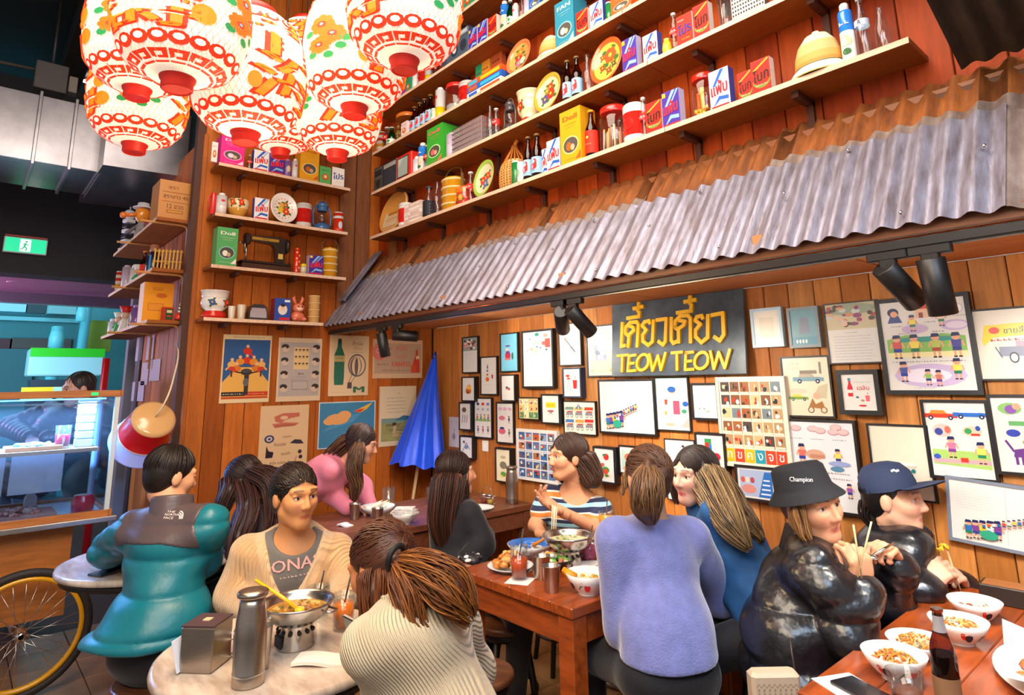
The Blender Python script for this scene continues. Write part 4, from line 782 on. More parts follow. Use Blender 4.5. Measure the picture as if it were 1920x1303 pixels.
# bottles
def bottle(kind, pr, gl, liquid=None, label=None, cap=None, w=None):
    h = pr[-1][1]; w = w or 2*max(r for r, z in pr); o = proto(kind, w, w, h)
    m = MB(); m.lathe(pr, 18); m.obj('glass', gl, o)
    if liquid: m = MB(); m.lathe([(.001, pr[0][1]+.003)]+[(max(r-.003, .001), z+.003) for r, z in pr if z < liquid[1]]+[(.001, liquid[1])], 14, liquid[0], cap=False); m.obj('contents', SATIN, o)
    if label:
        r = w/2+.0006; z0, z1, bg, fn = label; m = MB(); m.lathe([(r, z0), (r, z1)], 20, bg, cap=False)
        a = Art(m, 2.2*r, z1-z0, .0004, oz=0); rr = r; a.map = lambda x, z, y: (math.sin((x-1.1*rr)/rr)*(rr+.0008-y), -math.cos((x-1.1*rr)/rr)*(rr+.0008-y), z+z0); a.y = 0; fn(a); m.obj('label_print', PRINT, o)
    if cap: m = MB(); m.lathe([(pr[-1][0]+.002, h-.014), (pr[-1][0]+.003, h-.002), (pr[-1][0]*.6, h+.002)], 12, cap); m.obj('cap', SATIN, o)
    return o
def l_bird(a): a.rect(.02, .1, .98, .9, 'a8c8e0', 1); a.ell(.5, .4, .3, .18, 'e0302c', 2); a.poly([(.5, .5), (.8, .5), (.75, .85), (.55, .88), (.68, .7)], 'e0302c', 3); a.scribble(.1, .9, .16, .06, '4a6a9a', 3)
def l_cola(a): a.scribble(.1, .9, .5, .3, 'f4ece8', 2, 2); a.scribble(.15, .8, .25, .12, 'f4ece8', 2, 3)
def l_gold(a): a.ell(.5, .7, .1, .06, 'e8c060', 2); a.scribble(.2, .8, .4, .06, 'f0a080', 2)
BEER = [(.030, 0), (.033, .004), (.033, .14), (.030, .165), (.016, .205), (.012, .23), (.012, .262), (.014, .264), (.014, .272)]
bottle('beer_bottle', BEER, GLASSB, ('3a1808', .19), (.03, .125, '9cc4e2', l_bird), '7a5a30')
bottle('red_label_bottle', [(r, z*1.0) for r, z in BEER], GLASSB, ('3a1408', .20), (.025, .15, 'e0301c', l_gold), 'f09a1c')
SODA = [(.024, 0), (.026, .005), (.027, .03), (.024, .06), (.027, .09), (.026, .12), (.014, .165), (.0115, .19), (.0125, .2)]
bottle('soda_bottle', SODA, GLASSJ, None, (.085, .118, 'd82a24', l_cola), 'c8c4be')
bottle('clear_bottle', [(.03, 0), (.032, .005), (.032, .10), (.028, .13), (.013, .18), (.0115, .22), (.0125, .225)], GLASSJ, None, None, None)
bottle('lettered_bottle', [(.03, 0), (.032, .005), (.032, .12), (.026, .16), (.013, .20), (.0115, .24), (.0125, .245)], GLASSJ, None, (.125, .15, 'c8d0e0', lambda a: a.text('R', .5, .5, .7, '3a3a5a', 2)), 'b8b4ae')
bottle('green_bottle', BEER, GLASSG, ('0f5a24', .18), (.04, .10, 'e8f0e0', lambda a: a.ell(.5, .5, .3, .3, '2a9a3a', 2)), 'd8e0d0')
bottle('striped_bottle', [(.028, 0), (.03, .004), (.03, .12), (.018, .16), (.014, .2), (.014, .215)], GLASSJ, None, (.02, .115, '23232c', lambda a: [a.rect(0, .1+.2*i, 1, .18+.2*i, 'dfe4ea', 2) for i in range(4)]), '3a3a40')
def can(kind, w, h, cols, art=None, zs=None, lid=None):
    r = w/2; o = proto(kind, w, w, h); n = len(cols); zs = zs or [h*i/n for i in range(n+1)]
    pr = []; cc = []
    for i in range(n): pr += [(r, zs[i]+(.0 if i else .002)), (r, zs[i+1])]; cc += [cols[i], cols[i]]
    m = MB(); m.lathe([(r-.002, 0)]+pr+[(r-.002, h-.001)], 20, cols=[cols[0]]+cc[:-1]+[cols[-1], cols[-1]]); m.obj('can_body', GLOSS, o)
    m = MB(); m.lathe([(r*.9, h-.002), (r*.92, h+.004), (r*.86, h+.007)] if not lid else [(r*.62, h-.002), (r*.62, h+lid[1]), (r*.5, h+lid[1]+.004)], 18, lid[0] if lid else 'd8d8d8'); m.obj('lid', GLOSS, o)
    if art:
        m = MB(); a = Art(m, 2*r, h, 0); a.map = lambda x, z, y: (math.sin((x-r)/r)*(r+.0008-y), -math.cos((x-r)/r)*(r+.0008-y), z); art(a); m.obj('label_print', PRINT, o)
can('red_milk_tin', .1, .14, ['e4e0dc', 'd8241c', 'e4e0dc'], lambda a: (a.ell(.5, .5, .25, .16, 'b81812', 2, 16), a.scribble(.2, .8, .92, .03, 'a8a0a0', 2), a.scribble(.2, .8, .1, .03, 'a8a0a0', 2)), [0, .028, .112, .14])
can('blue_talc_can', .055, .16, ['ece6dc', 'ece6dc', '2a78d0'], lambda a: (a.scribble(.15, .85, .74, .08, 'f0f4fa', 2), a.ell(.5, .2, .3, .06, '3a6a3a', 2), a.ell(.5, .4, .4, .1, 'e8c8a0', 2)), [0, .02, .095, .15], ('ece4d8', .02))
can('white_spray_can', .05, .15, ['e6e2e4'], lambda a: (a.ell(.5, .72, .18, .06, 'd83a4a', 2), a.scribble(.2, .8, .5, .03, '9a90a0', 2)), None, ('f0f0f0', .018))
can('yellow_white_can', .055, .15, ['e8c418', 'e8e4e2'], lambda a: a.ell(.5, .75, .16, .06, 'd8303a', 2), [0, .06, .15], ('f0f0f0', .012))
can('lilac_can', .055, .15, ['c8b8cc'], lambda a: a.scribble(.2, .8, .6, .03, 'a090b0', 2), None, ('d8ccd8', .01))
can('purple_can', .05, .1, ['8a62b0'], lambda a: a.ell(.5, .5, .3, .2, 'e0c8a8', 2), None, ('a888c8', .012))
can('red_tea_tin', .07, .12, ['d8381c', 'd8381c', 'e8ecf0', 'd8381c'], lambda a: a.ell(.5, .35, .2, .2, 'c8d8e8', 2), [0, .03, .085, .1, .12])
can('green_small_can', .05, .08, ['1f7a3a'], lambda a: a.rect(.1, .1, .9, .3, 'd8402a', 2))
can('pale_small_can', .045, .09, ['dce8d8'], lambda a: a.ell(.5, .5, .25, .2, '8ab890', 2))
can('patterned_tube', .045, .15, ['e4502a', 'f0e0c8', 'e8a030', 'f0e0c8', 'd83a2a', 'f0e0c8', 'd83a2a'])
can('red_tube', .045, .15, ['d8321c'], lambda a: [a.ell(.3+.4*(i % 2), .1+.13*i, .13, .05, 'f0c0a0', 2, 8) for i in range(7)], None, ('e8502a', .01))
can('white_jar', .055, .09, ['d8d4de'], None, None, ('e8e4ea', .018))
def jar(kind, w, h, lid, fill):
    r = w/2; o = proto(kind, w, w, h); m = MB(); m.lathe([(r*.9, 0), (r, .008), (r, h*.72), (r*.85, h*.84), (r*.8, h*.86)], 22); m.obj('glass', GLASSJ, o)
    m = MB(); m.lathe([(r*.9, h*.85), (r*.92, h*.87), (r*.92, h*.97), (r*.8, h)], 20, lid); m.obj('lid', GLOSS, o)
    m = MB(); rr = random.Random(3)
    if fill == 'sticks':
        for i in range(26): t = rr.uniform(0, 2*PI); q = r*.8*math.sqrt(rr.random()); m.tube([(q*math.cos(t), q*math.sin(t), .006), (q*math.cos(t)*.9, q*math.sin(t)*.9, h*rr.uniform(.45, .62))], .0045, 5, rr.choice(['d8a860', 'e8c890', 'b8705a', 'c8b8b0']))
    elif fill == 'candy':
        for i in range(46): t = rr.uniform(0, 2*PI); q = r*.78*math.sqrt(rr.random()); m.ball((q*math.cos(t), q*math.sin(t), .01+h*.22*rr.random()), .009, 6, 4, rr.choice(['f0a818', 'e88a10', 'f4c83a']))
        for i in range(7): t = rr.uniform(0, 2*PI); q = r*.6; m.tube([(q*math.cos(t), q*math.sin(t), .02), (q*math.cos(t), q*math.sin(t), h*.66)], .011, 6, rr.choice(['c82430', 'e8a01c', 'd85a20']))
    elif fill == 'herbs':
        for i in range(40): t = rr.uniform(0, 2*PI); q = r*.8*math.sqrt(rr.random()); m.ball((q*math.cos(t), q*math.sin(t), .015+h*.55*rr.random()), .010, 6, 4, rr.choice(['8a7a2a', '6a7a3a', 'b8a050', 'a8843a']))
    else: m.lathe([(.002, .006), (r*.85, .006), (r*.85, .05), (.002, .05)], 14, 'b8b0a8', cap=False)
    m.obj('contents', SATIN, o)
for k, l, f in (('stick_jar', 'd8281e', 'sticks'), ('candy_jar', 'e0281a', 'candy'), ('empty_jar', 'd82c24', ''), ('herb_jar', 'd8752a', 'herbs')): jar(k, .12, .17, l, f)
def plate(kind, rim, mid, fl, oval=1.0, extra=None):
    """enamel tray standing on its edge, leaning back"""
    D = .24; o = proto(kind, D*oval, .09, D*.97); m = MB(); R = MX.Translation((0, -.028, .001)) @ MX.Rotation(math.radians(-14), 4, 'X') @ MX.Translation((0, 0, D/2)) @ MX.Rotation(PI/2, 4, 'X')
    m.T = R; m.lathe([(.001, .004), (D*.36, .004), (D*.40, .012), (D*.47, .022), (D*.5, .022), (D*.5, .018), (D*.46, .017), (D*.39, .005), (D*.36, 0), (.001, 0)], 36, cols=[mid, mid, rim, rim, rim, rim, rim, mid, mid], cap=False, sx=oval)
    m.obj('tray', ENAMEL, o); m = MB(); a = Art(m, D*.7*oval, D*.7, 0); a.map = lambda x, z, y: tuple(R @ V((x-D*.35*oval, z-D*.35, .0045-y)))
    for x, z, r, c in fl: flower(a, x, z, r*1.25, c)
    if extra: extra(a)
    m.obj('painted_flowers', PRINT, o)
plate('green_rim_tray', '9ab84a', 'e8d0a8', [(.4, .45, .14, 'e0402a'), (.72, .6, .12, 'e0402a'), (.62, .3, .12, '4a6aa8')])
plate('yellow_rim_tray', 'b8a03a', 'eed8a8', [(.55, .72, .13, 'e0402a'), (.62, .45, .17, 'e0301c'), (.35, .3, .13, '5a4a80'), (.4, .6, .1, '8a8a3a')])
plate('orange_rim_tray', 'e8602a', 'f0c050', [(.6, .68, .2, 'e0501c'), (.3, .35, .08, 'd8401c'), (.6, .2, .08, 'd8401c'), (.25, .7, .07, 'e0501c'), (.8, .35, .07, '5a4a2a')])
plate('pink_rim_tray', 'e07848', 'd8a058', [(.45, .5, .15, 'd82a24'), (.5, .25, .13, 'f06a90'), (.72, .3, .12, 'a8c8b8'), (.5, .75, .15, 'c87a2a')])
plate('white_floral_plate', 'f0ece8', 'f2eee8', [(.35, .42, .13, 'd8c02a'), (.62, .36, .14, 'd8402a'), (.6, .68, .12, 'a86a3a'), (.4, .65, .1, 'e0a050')], 1.0, lambda a: [a.ell(.5+.47*math.cos(t*.35), .5+.47*math.sin(t*.35), .03, .03, 'd83a4a', 2, 6) for t in range(18)])
def weave():
    D = .26; o = proto('woven_rice_tray', D, .09, D*.97); m = MB(); R = MX.Translation((0, -.028, .001)) @ MX.Rotation(math.radians(-14), 4, 'X') @ MX.Translation((0, 0, D/2)) @ MX.Rotation(PI/2, 4, 'X'); m.T = R
    m.lathe([(.001, 0), (D*.44, 0), (D*.48, .01), (D*.5, .01), (D*.5, -.004), (.001, -.006)], 32, cols=['c8883a', 'c8883a', 'd8a058', 'd8a058', 'b87a3a'], cap=False); m.obj('tray', MATTE, o)
    m = MB(); a = Art(m, D*.86, D*.86, 0); a.map = lambda x, z, y: tuple(R @ V((x-D*.43, z-D*.43, .001-y)))
    for i in range(6): q = .06+.05*i; a.line([(.1+q*.5, .5), (.1+q*.5, .08+q), (.6+.2*(1-q), .08+q)], .004, 'e8d8b8', 2)
    a.rect(.1, .44, .9, .5, 'b0702a', 1); [a.rect(.1+.0*i, .04+.06*i, .8, .06+.06*i, 'd8c090', 1) for i in range(6)]; m.obj('weave', PRINT, o)
weave()
def tiffin():
    o = proto('tiffin_carrier', .12, .12, .24)
    for i in range(4): m = MB(); z = .052*i; m.lathe([(.05, z), (.056, z+.004), (.056, z+.042), (.060, z+.045), (.060, z+.051), (.054, z+.052)], 24, cols=['e0a01c', 'e0a01c', 'e8d8a0', 'e8d8a0', 'e0a01c']); m.obj('tier', ENAMEL, o)
    m = MB(); m.lathe([(.055, .208), (.05, .22), (.012, .226), (.01, .234), (.001, .236)], 20, 'e0a01c'); m.obj('lid', ENAMEL, o)
    m = MB()
    for s in (-1, 1): m.box((s*.063, 0, .12), (.004, .014, .24), '8a6a3a')
    m.tube([(.063*math.cos(t*PI/8), 0, .24+.055*math.sin(t*PI/8)) for t in range(9)], .004, 6, '6a4a2a'); m.obj('handle', SATIN, o)
tiffin()
def lantern_lamp(kind, c):
    o = proto(kind, .12, .1, .22); m = MB(); m.lathe([(.05, 0), (.052, .01), (.05, .035), (.03, .045), (.03, .05)], 20, c); m.obj('tank', GLOSS, o)
    m = MB(); m.lathe([(.026, .05), (.04, .08), (.036, .12), (.026, .135)], 18); m.obj('chimney', GLASSJ, o)
    m = MB(); m.lathe([(.03, .135), (.034, .145), (.03, .17), (.04, .175), (.02, .2), (.008, .205)], 18, c); m.obj('hood', GLOSS, o)
    m = MB(); [m.tube([(s*.045, 0, .02), (s*.058, 0, .05), (s*.06, 0, .12), (s*.05, 0, .16), (s*.028, 0, .17)], .006, 6, c) for s in (-1, 1)]; m.tube([(.04*math.cos(t*PI/8), .0, .17+.05*math.sin(t*PI/8)) for t in range(9)], .002, 5, '777777'); m.obj('frame', GLOSS, o)
lantern_lamp('blue_lantern', '3a6aa0'); lantern_lamp('dark_lantern', '4a4648')
def stereo(kind, w, h, c, deco):
    o = proto(kind, w, .09, h); m = MB(); m.box((0, 0, h/2), (w, .09, h), c, ch=.004); m.obj('case', SATIN, o)
    m = MB(); a = Art(m, w, h, -.0452, ox=-w/2); deco(a); m.obj('front_panel', PRINT, o)
stereo('black_radio', .25, .13, '2a2a2e', lambda a: (a.rect(.03, .06, .4, .94, '5a5650', 1), a.rect(.06, .6, .37, .85, '2a2a2c', 2), a.rect(.06, .1, .37, .5, '46423e', 2), a.rect(.45, .06, .97, .7, '33363e', 1), a.rect(.45, .75, .97, .92, '9a9890', 1), a.ell(.22, .3, .09, .16, '2a2826', 3)))
stereo('blue_stereo', .27, .17, '3a4858', lambda a: (a.rect(.02, .78, .98, .97, '8a98a4', 1), [a.rect(.05+.06*i, .82, .09+.06*i, .93, '2a3240', 2) for i in range(7)], a.rect(.6, .84, .95, .92, 'c0c8d0', 2), a.rect(.2, .05, .98, .74, '4a5a6c', 1), a.ell(.5, .42, .13, .22, '2a3442', 2), a.ell(.5, .42, .07, .12, 'd0d8e0', 3), a.ell(.82, .42, .12, .2, '2a3442', 2)))
stereo('red_television', .17, .15, 'd8281e', lambda a: (a.rect(.08, .1, .8, .92, '2a2a2a', 1), a.rect(.12, .15, .76, .87, '9aa8a0', 2), a.poly([(.12, .5), (.5, .87), (.12, .87)], 'b4c0b8', 3)))
stereo('grid_panel', .3, .16, '6a5a50', lambda a: (a.rect(0, 0, 1, 1, 'd8ccc0', 1), [a.rect(.02+.082*i, .04+.16*j, .07+.082*i, .12+.16*j, '3a3030', 2) for i in range(12) for j in range(6)]))
def basket():
    o = proto('wire_basket', .3, .14, .13); m = MB()
    for z in (.004, .03, .055, .08, .105, .128): [m.tube(q, .003, 5, '6a4a3a') for q in ([(-.15, -.07, z), (.15, -.07, z)], [(-.15, .07, z), (.15, .07, z)], [(-.15, -.07, z), (-.15, .07, z)], [(.15, -.07, z), (.15, .07, z)])]
    m.obj('rail', SATIN, o); m = MB()
    for i in range(31): x = -.15+.01*i; m.box((x, -.0705, .065), (.0035, .002, .126), 'a8989c')
    for i in range(12): m.box((.1505, -.065+.012*i, .065), (.002, .0035, .126), 'a8989c')
    m.obj('mesh', SATIN, o); m = MB(); m.box((0, 0, .045), (.28, .12, .085), '6a5a5c'); m.obj('contents', MATTE, o)
basket()
def trap():
    o = proto('bamboo_fish_trap', .2, .16, .32); m = MB(); pr = [(.08, 0), (.085, .06), (.085, .13), (.075, .17), (.05, .22), (.02, .27)]
    def rad(z):
        for (r0, z0), (r1, z1) in zip(pr[:-1], pr[1:]):
            if z0 <= z <= z1: return r0+(r1-r0)*(z-z0)/(z1-z0)
        return .02
    for z in [.003+.016*i for i in range(12)]: m.tube([(rad(z)*1.18*math.cos(t*PI/12), rad(z)*math.sin(t*PI/12), z) for t in range(25)], .0042, 5, 'd8984a', cap=False)
    for k in range(26):
        t = 2*PI*k/26; m.tube([(rad(z)*1.16*math.cos(t), rad(z)*.98*math.sin(t), z) for z in (.0, .06, .13, .17)], .0045, 5, 'e0a860')
    m.obj('weave', MATTE, o); m = MB()
    for k in range(16): t = 2*PI*k/16; m.tube([(rad(z)*1.12*math.cos(t), rad(z)*.95*math.sin(t), z) for z in (.165, .2, .24, .27)]+[(.012*math.cos(t), .012*math.sin(t), .30)], .004, 5, 'c8782a')
    m.tube([(0, 0, .28), (.01, 0, .31), (.03, 0, .33)], .012, 7, 'c8782a'); m.obj('neck', MATTE, o)
    m = MB(); m.lathe([(.07, .005), (.075, .15), (.05, .2)], 16, 'f0d0a0', sx=1.16); m.obj('lining', MATTE, o)
trap()
def helmet():
    o = proto('pith_helmet', .34, .26, .2); m = MB(); pr = [(.125, .045), (.12, .09), (.10, .14), (.06, .18), (.02, .192), (.018, .2), (.001, .202)]
    m.lathe(pr, 28, cols=['d8a050', 'dcb070', 'e8d4b0', 'efe4d0', 'e8e0d0', 'd0c8b8'], cap=False, sy=.85, sx=1.05); m.obj('crown', MATTE, o)
    m = MB(); m.lathe([(.118, .05), (.15, .028), (.17, .006), (.172, .0), (.165, .004), (.14, .024), (.115, .046)], 28, cols=['e8ddc8', 'e8ddc8', 'd8b060', 'b89a60', 'b89a60', 'b89a60'], cap=False, sy=.8); m.obj('brim', MATTE, o)
    m = MB(); m.lathe([(.124, .046), (.126, .05), (.123, .062), (.119, .064)], 28, 'c88a3a', cap=False, sy=.85, sx=1.05); m.obj('band', MATTE, o)
helmet()
def pot(kind, body, band, fl, pr=None):
    pr = pr or [(.05, 0), (.075, .008), (.07, .03), (.05, .045), (.075, .065), (.085, .09), (.075, .125), (.062, .135), (.085, .155), (.09, .16)]
    h = pr[-1][1]; w = 2*max(r for r, z in pr); o = proto(kind, w, w, h); m = MB(); n = len(pr)-1
    m.lathe(pr+[(pr[-1][0]-.006, h-.002), (pr[-2][0]-.006, h*.75)], 26, cols=[band if (i in (0, 1, 2) or i == n-3) else body for i in range(n)]+[body, body], cap=False); m.obj('vessel', ENAMEL, o)
    k = max(range(len(pr)), key=lambda i: pr[i][0] if .2*h < pr[i][1] < .8*h else 0); rr = pr[k][0]; zc = pr[k][1]
    m = MB(); a = Art(m, 2*rr, .08, 0); a.map = lambda x, z, y: (math.sin((x-rr)/rr)*(rr+.001-y-abs(z-.04)*.25), -math.cos((x-rr)/rr)*(rr+.001-y-abs(z-.04)*.25), z-.04+zc)
    for x, c in fl: flower(a, x, .5, .24, c)
    m.obj('painted_flowers', PRINT, o)
pot('enamel_spittoon', 'eeeae6', 'd8281e', [(.3, '3a5a9a'), (.85, 'd8281e')]); pot('floral_pot', 'efd8b0', 'd8321e', [(.5, 'd8281e')])
pot('floral_bowl', 'f0d8a8', 'd8a040', [(.5, 'd8281e'), (.1, 'd8502a')], [(.04, 0), (.045, .01), (.06, .02), (.075, .05), (.082, .08), (.078, .1)])
pot('orange_pot', 'e8702a', 'd8321e', [(.35, 'e89a3a'), (.7, 'e89a3a')], [(.05, 0), (.07, .01), (.08, .05), (.075, .08), (.072, .085), (.078, .11), (.06, .125)])
def simple(kind, w, d, h, fn): o = proto(kind, w, d, h); fn(o); return o
def b_sew(o):
    m = MB(); m.box((0, 0, .016), (.3, .11, .032), '3a2414', ch=.004); m.box((0, -.002, .04), (.31, .1, .012), '1c1816', ch=.003); m.obj('bed', GLOSS, o)
    m = MB(); m.prism([(.07, .045), (.12, .045), (.125, .19), (.09, .2), (-.12, .19), (-.125, .165), (.04, .155), (.06, .13)], -.02, .02, '1a1614'); m.box((-.115, 0, .17), (.035, .05, .06), '1a1614', ch=.006); m.obj('arm', GLOSS, o)
    m = MB(); m.tube([(-.115, 0, .14), (-.115, 0, .05)], .005, 8, 'c8a050'); m.tube([(-.128, -.01, .2), (-.128, -.01, .09)], .006, 8, 'd0b070'); m.tube([(-.14, 0, .15), (-.165, 0, .148)], .004, 6, 'c8a050'); m.obj('needle_bar', STEEL, o)
    m = MB(); m.T = MX.Translation((.135, 0, .155)) @ MX.Rotation(PI/2, 4, 'Y'); m.lathe([(.012, -.008), (.04, -.008), (.045, 0), (.04, .01), (.012, .012)], 22, '2a2420'); m.obj('handwheel', GLOSS, o)
    m = MB(); a = Art(m, .17, .02, -.0206, ox=-.09, oz=.168); a.rect(0, .1, 1, .9, 'a8822a', 1); a.text('Sewing', .5, .5, .6, '2a1c0c', 2); m.box((.095, -.0215, .09), (.03, .002, .03), 'd8b860'); m.obj('gilding', PRINT, o)
simple('sewing_machine', .34, .11, .21, b_sew)
def b_bin(o):
    m = MB(); pr = [(-.1, 0), (.1, 0), (.1, .05), (.085, .09), (.05, .105), (-.05, .105), (-.085, .09), (-.1, .05)]; m.prism(pr, -.05, .05, '2a2622'); m.obj('body', GLOSS, o)
    m = MB(); m.prism([(-.085, .015), (.085, .015), (.085, .05), (.07, .08), (-.07, .08), (-.085, .05)], -.052, -.05, '6a7a88'); m.obj('door', STEEL, o)
simple('bread_bin', .2, .1, .105, b_bin)
def b_bunny(o):
    m = MB(); m.ball((0, 0, .04), .045, 14, 10, 'e0785a', (1, .8, .9)); m.ball((0, -.01, .1), .036, 14, 10, 'e8846a', (1.05, .9, .95)); m.ball((0, -.035, .09), .018, 10, 8, 'f4c8b0', (1.2, .8, .8)); m.obj('body', GLOSS, o)
    for s in (-1, 1): m = MB(); m.tube([(s*.014, 0, .125), (s*.024, 0, .15), (s*.03, 0, .172), (s*.022, -.004, .185)], [.009, .012, .010, .004], 8, 'e0785a'); m.obj('ear', GLOSS, o)
    for s in (-1, 1): m = MB(); m.ball((s*.03, -.03, .02), .02, 10, 7, 'e8846a', (.8, 1.2, .8)); m.obj('foot', GLOSS, o)
    for s in (-1, 1): m = MB(); m.ball((s*.013, -.039, .108), .005, 8, 6, '2a1c18'); m.obj('eye', GLOSS, o)
simple('rabbit_figurine', .09, .08, .186, b_bunny)
def b_cup(c):
    def f(o): m = MB(); m.lathe([(.028, 0), (.03, .003), (.038, .075), (.035, .075), (.028, .006), (.001, .005)], 20, c, cap=False); m.obj('cup_wall', GLOSS, o)
    return f
simple('white_cup', .076, .076, .076, b_cup('dcd2c0')); simple('small_white_cup', .06, .06, .05, b_cup('e0d8c8'))
def b_steam(o):
    for i in range(4): m = MB(); m.lathe([(.04, .045*i), (.042, .045*i+.003), (.042, .045*i+.034), (.044, .045*i+.036), (.044, .045*i+.044)], 22, cols=['d8a868', 'd8a868', 'b8803a', 'e0b878']); m.obj('tier', MATTE, o)
simple('bamboo_basket_stack', .09, .09, .18, b_steam)
def b_jug(o):
    m = MB(); m.lathe([(.045, 0), (.05, .006), (.05, .12), (.04, .14), (.04, .15)], 20, 'd8281e'); m.obj('body', GLOSS, o); m = MB(); m.tube([(-.045, 0, .02), (-.085, 0, .04), (-.085, 0, .11), (-.045, 0, .125)], .007, 7, 'd8281e'); m.obj('handle', GLOSS, o)
simple('red_jug', .12, .1, .15, b_jug)
def b_shaker(o): m = MB(); m.lathe([(.025, 0), (.025, .05), (.022, .052)], 14, 'd8d0b8'); m.obj('body', GLOSS, o); m = MB(); m.lathe([(.026, .05), (.026, .065), (.012, .075)], 14, 'e8c42a'); m.obj('cap', GLOSS, o)
simple('salt_shaker', .052, .052, .075, b_shaker)
def b_stack(cols, n, hh):
    def f(o):
        r = random.Random(n)
        for i in range(n): m = MB(); m.box((r.uniform(-.003, .003), 0, hh*(i+.5)), (.2, .12, hh-.001), cols[i % len(cols)]); a = Art(m, .2, hh, -.0602, ox=-.1, oz=hh*i); a.rect(.05, .2, .3, .8, cols[(i+1) % len(cols)], 1); a.rect(.4, .2, .95, .75, cols[(i+2) % len(cols)], 1); m.obj('box', PRINT, o)
    return f
simple('board_game_stack', .2, .12, .054, b_stack(['e8e4e0', '2a62c0', 'e05a24', '3ab0d8', 'e8c020', '8a3a9a'], 3, .018)); simple('pink_box_stack', .2, .12, .09, b_stack(['e8d4c8', 'd8b8ac', 'f0e4dc'], 5, .018))
simple('flat_book', .2, .12, .015, b_stack(['c8b020', 'e0c83a', 'a83a9a'], 1, .015)); simple('magenta_book', .2, .12, .03, b_stack(['b82a9a', 'd84ab0', '8a2a8a'], 2, .015))
def b_lemon(o): m = MB(); m.lathe([(.022, 0), (.03, .01), (.034, .04), (.025, .07), (.012, .078), (.001, .079)], 18, 'ecc028'); m.obj('body', GLOSS, o); m = MB(); m.lathe([(.018, .074), (.02, .086), (.008, .09)], 12, 'f0d860'); m.obj('cap', GLOSS, o)
simple('yellow_pot', .068, .068, .09, b_lemon)
def b_glass(o): m = MB(); m.lathe([(.03, 0), (.034, .004), (.042, .15), (.040, .15), (.031, .012), (.001, .01)], 20, cap=False); m.obj('glass_wall', GLASSJ, o)
simple('drinking_glass', .084, .084, .15, b_glass)
def b_puppet(o):
    m = MB(); m.lathe([(.02, 0), (.035, .01), (.03, .06), (.022, .1), (.015, .12)], 14, '8a8488', cap=True); m.obj('coat', MATTE, o); m = MB(); m.ball((0, 0, .155), .042, 14, 10, 'e08a2a', (.85, 1, 1.15)); m.tube([(0, -.03, .15), (-.03, -.075, .14)], [.012, .010], 8, 'e87a2a'); m.obj('head', GLOSS, o)
    m = MB(); m.ball((-.038, -.085, .138), .018, 10, 8, 'ee7a2a'); m.obj('nose_ball', GLOSS, o); m = MB(); m.lathe([(.05, .19), (.05, .196), (.03, .198), (.028, .22), (.001, .222)], 16, 'd8d8dc'); m.obj('hat', MATTE, o)
    for s in (-1, 1): m = MB(); m.tube([(s*.028, 0, .1), (s*.05, -.02, .07), (s*.045, -.05, .05)], .009, 7, '6a666c'); m.obj('arm', MATTE, o)
simple('wooden_puppet', .12, .12, .222, b_puppet)
def b_ladderman(o):
    m = MB(); [m.box((0, 0, .03+.03*i), (.05, .05, .022), 'e4e6ee' if i % 2 else '2a2c34', ch=.003) for i in range(6)]; m.obj('body', SATIN, o); m = MB(); m.ball((0, 0, .22), .03, 12, 8, 'f0f2f6'); m.obj('head', SATIN, o); m = MB(); m.tube([(0, 0, .245), (0, 0, .28)], .004, 6, 'c0c8d8'); m.obj('antenna', STEEL, o); m = MB(); m.box((0, 0, .01), (.06, .06, .02), 'd8dae0'); m.obj('base', SATIN, o)
simple('white_stacking_toy', .06, .06, .25, b_ladderman)
def b_uke(o):
    m = MB(); m.T = MX.Rotation(math.radians(24), 4, 'Y'); m.prism([(.05*math.cos(t*PI/10)*(1+.25*math.cos(2*t*PI/10)), .06+.055*math.sin(t*PI/10)) for t in range(20)], -.03, .03, 'a8281c'); m.obj('body', GLOSS, o); m = MB(); m.T = MX.Rotation(math.radians(24), 4, 'Y'); m.prism([(-.018, .1), (.018, .1), (.03, .27), (-.03, .27)], -.018, .018, '8a2418'); m.obj('neck', GLOSS, o)
simple('red_toy_guitar', .16, .06, .26, b_uke)
def b_vase(o): m = MB(); m.lathe([(.03, 0), (.045, .02), (.045, .13), (.03, .15), (.028, .165)], 18, '2a2236'); m.obj('body', GLOSS, o); m = MB(); m.lathe([(.026, .16), (.03, .175), (.026, .21), (.02, .215)], 16, 'b87a5a'); m.obj('stopper', GLOSS, o); m = MB(); m.box((.0, -.046, .09), (.012, .003, .1), '3a8ad0'); m.obj('stripe', SATIN, o)
simple('dark_vase', .09, .09, .215, b_vase)
def b_rack(o):
    m = MB(); m.T = MX.Rotation(math.radians(-16), 4, 'X'); [m.box((-.07+.02*i, 0, .075), (.008, .01, .15), 'c8983a') for i in range(8)]; [m.box((0, .006, z), (.16, .008, .01), 'a8782a') for z in (.01, .07, .14)]; m.obj('slat_panel', MATTE, o)
    m = MB(); m.box((0, .03, .05), (.02, .05, .008), 'a8782a'); m.box((0, .05, .028), (.02, .01, .055), 'a8782a'); m.obj('prop', MATTE, o)
simple('bamboo_place_mat', .16, .07, .15, b_rack)
def b_doll(body, hat):
    def f(o):
        m = MB(); m.lathe([(.03, 0), (.034, .01), (.022, .06), (.015, .08)], 14, body); m.obj('dress', SATIN, o); m = MB(); m.ball((0, 0, .1), .024, 12, 8, 'e8c0a0'); m.obj('head', SATIN, o); m = MB(); m.lathe([(.022, .115), (.035, .15), (.03, .15), (.001, .145)], 14, hat, cap=False); m.obj('hat', SATIN, o)
        for s in (-1, 1): m = MB(); m.tube([(s*.016, 0, .075), (s*.034, -.01, .045)], .007, 6, body); m.obj('arm', SATIN, o)
    return f
simple('red_hat_doll', .07, .07, .15, b_doll('e8e0d8', 'd0201c')); simple('green_doll', .07, .07, .15, b_doll('3a9a4a', 'e8e4d8'))
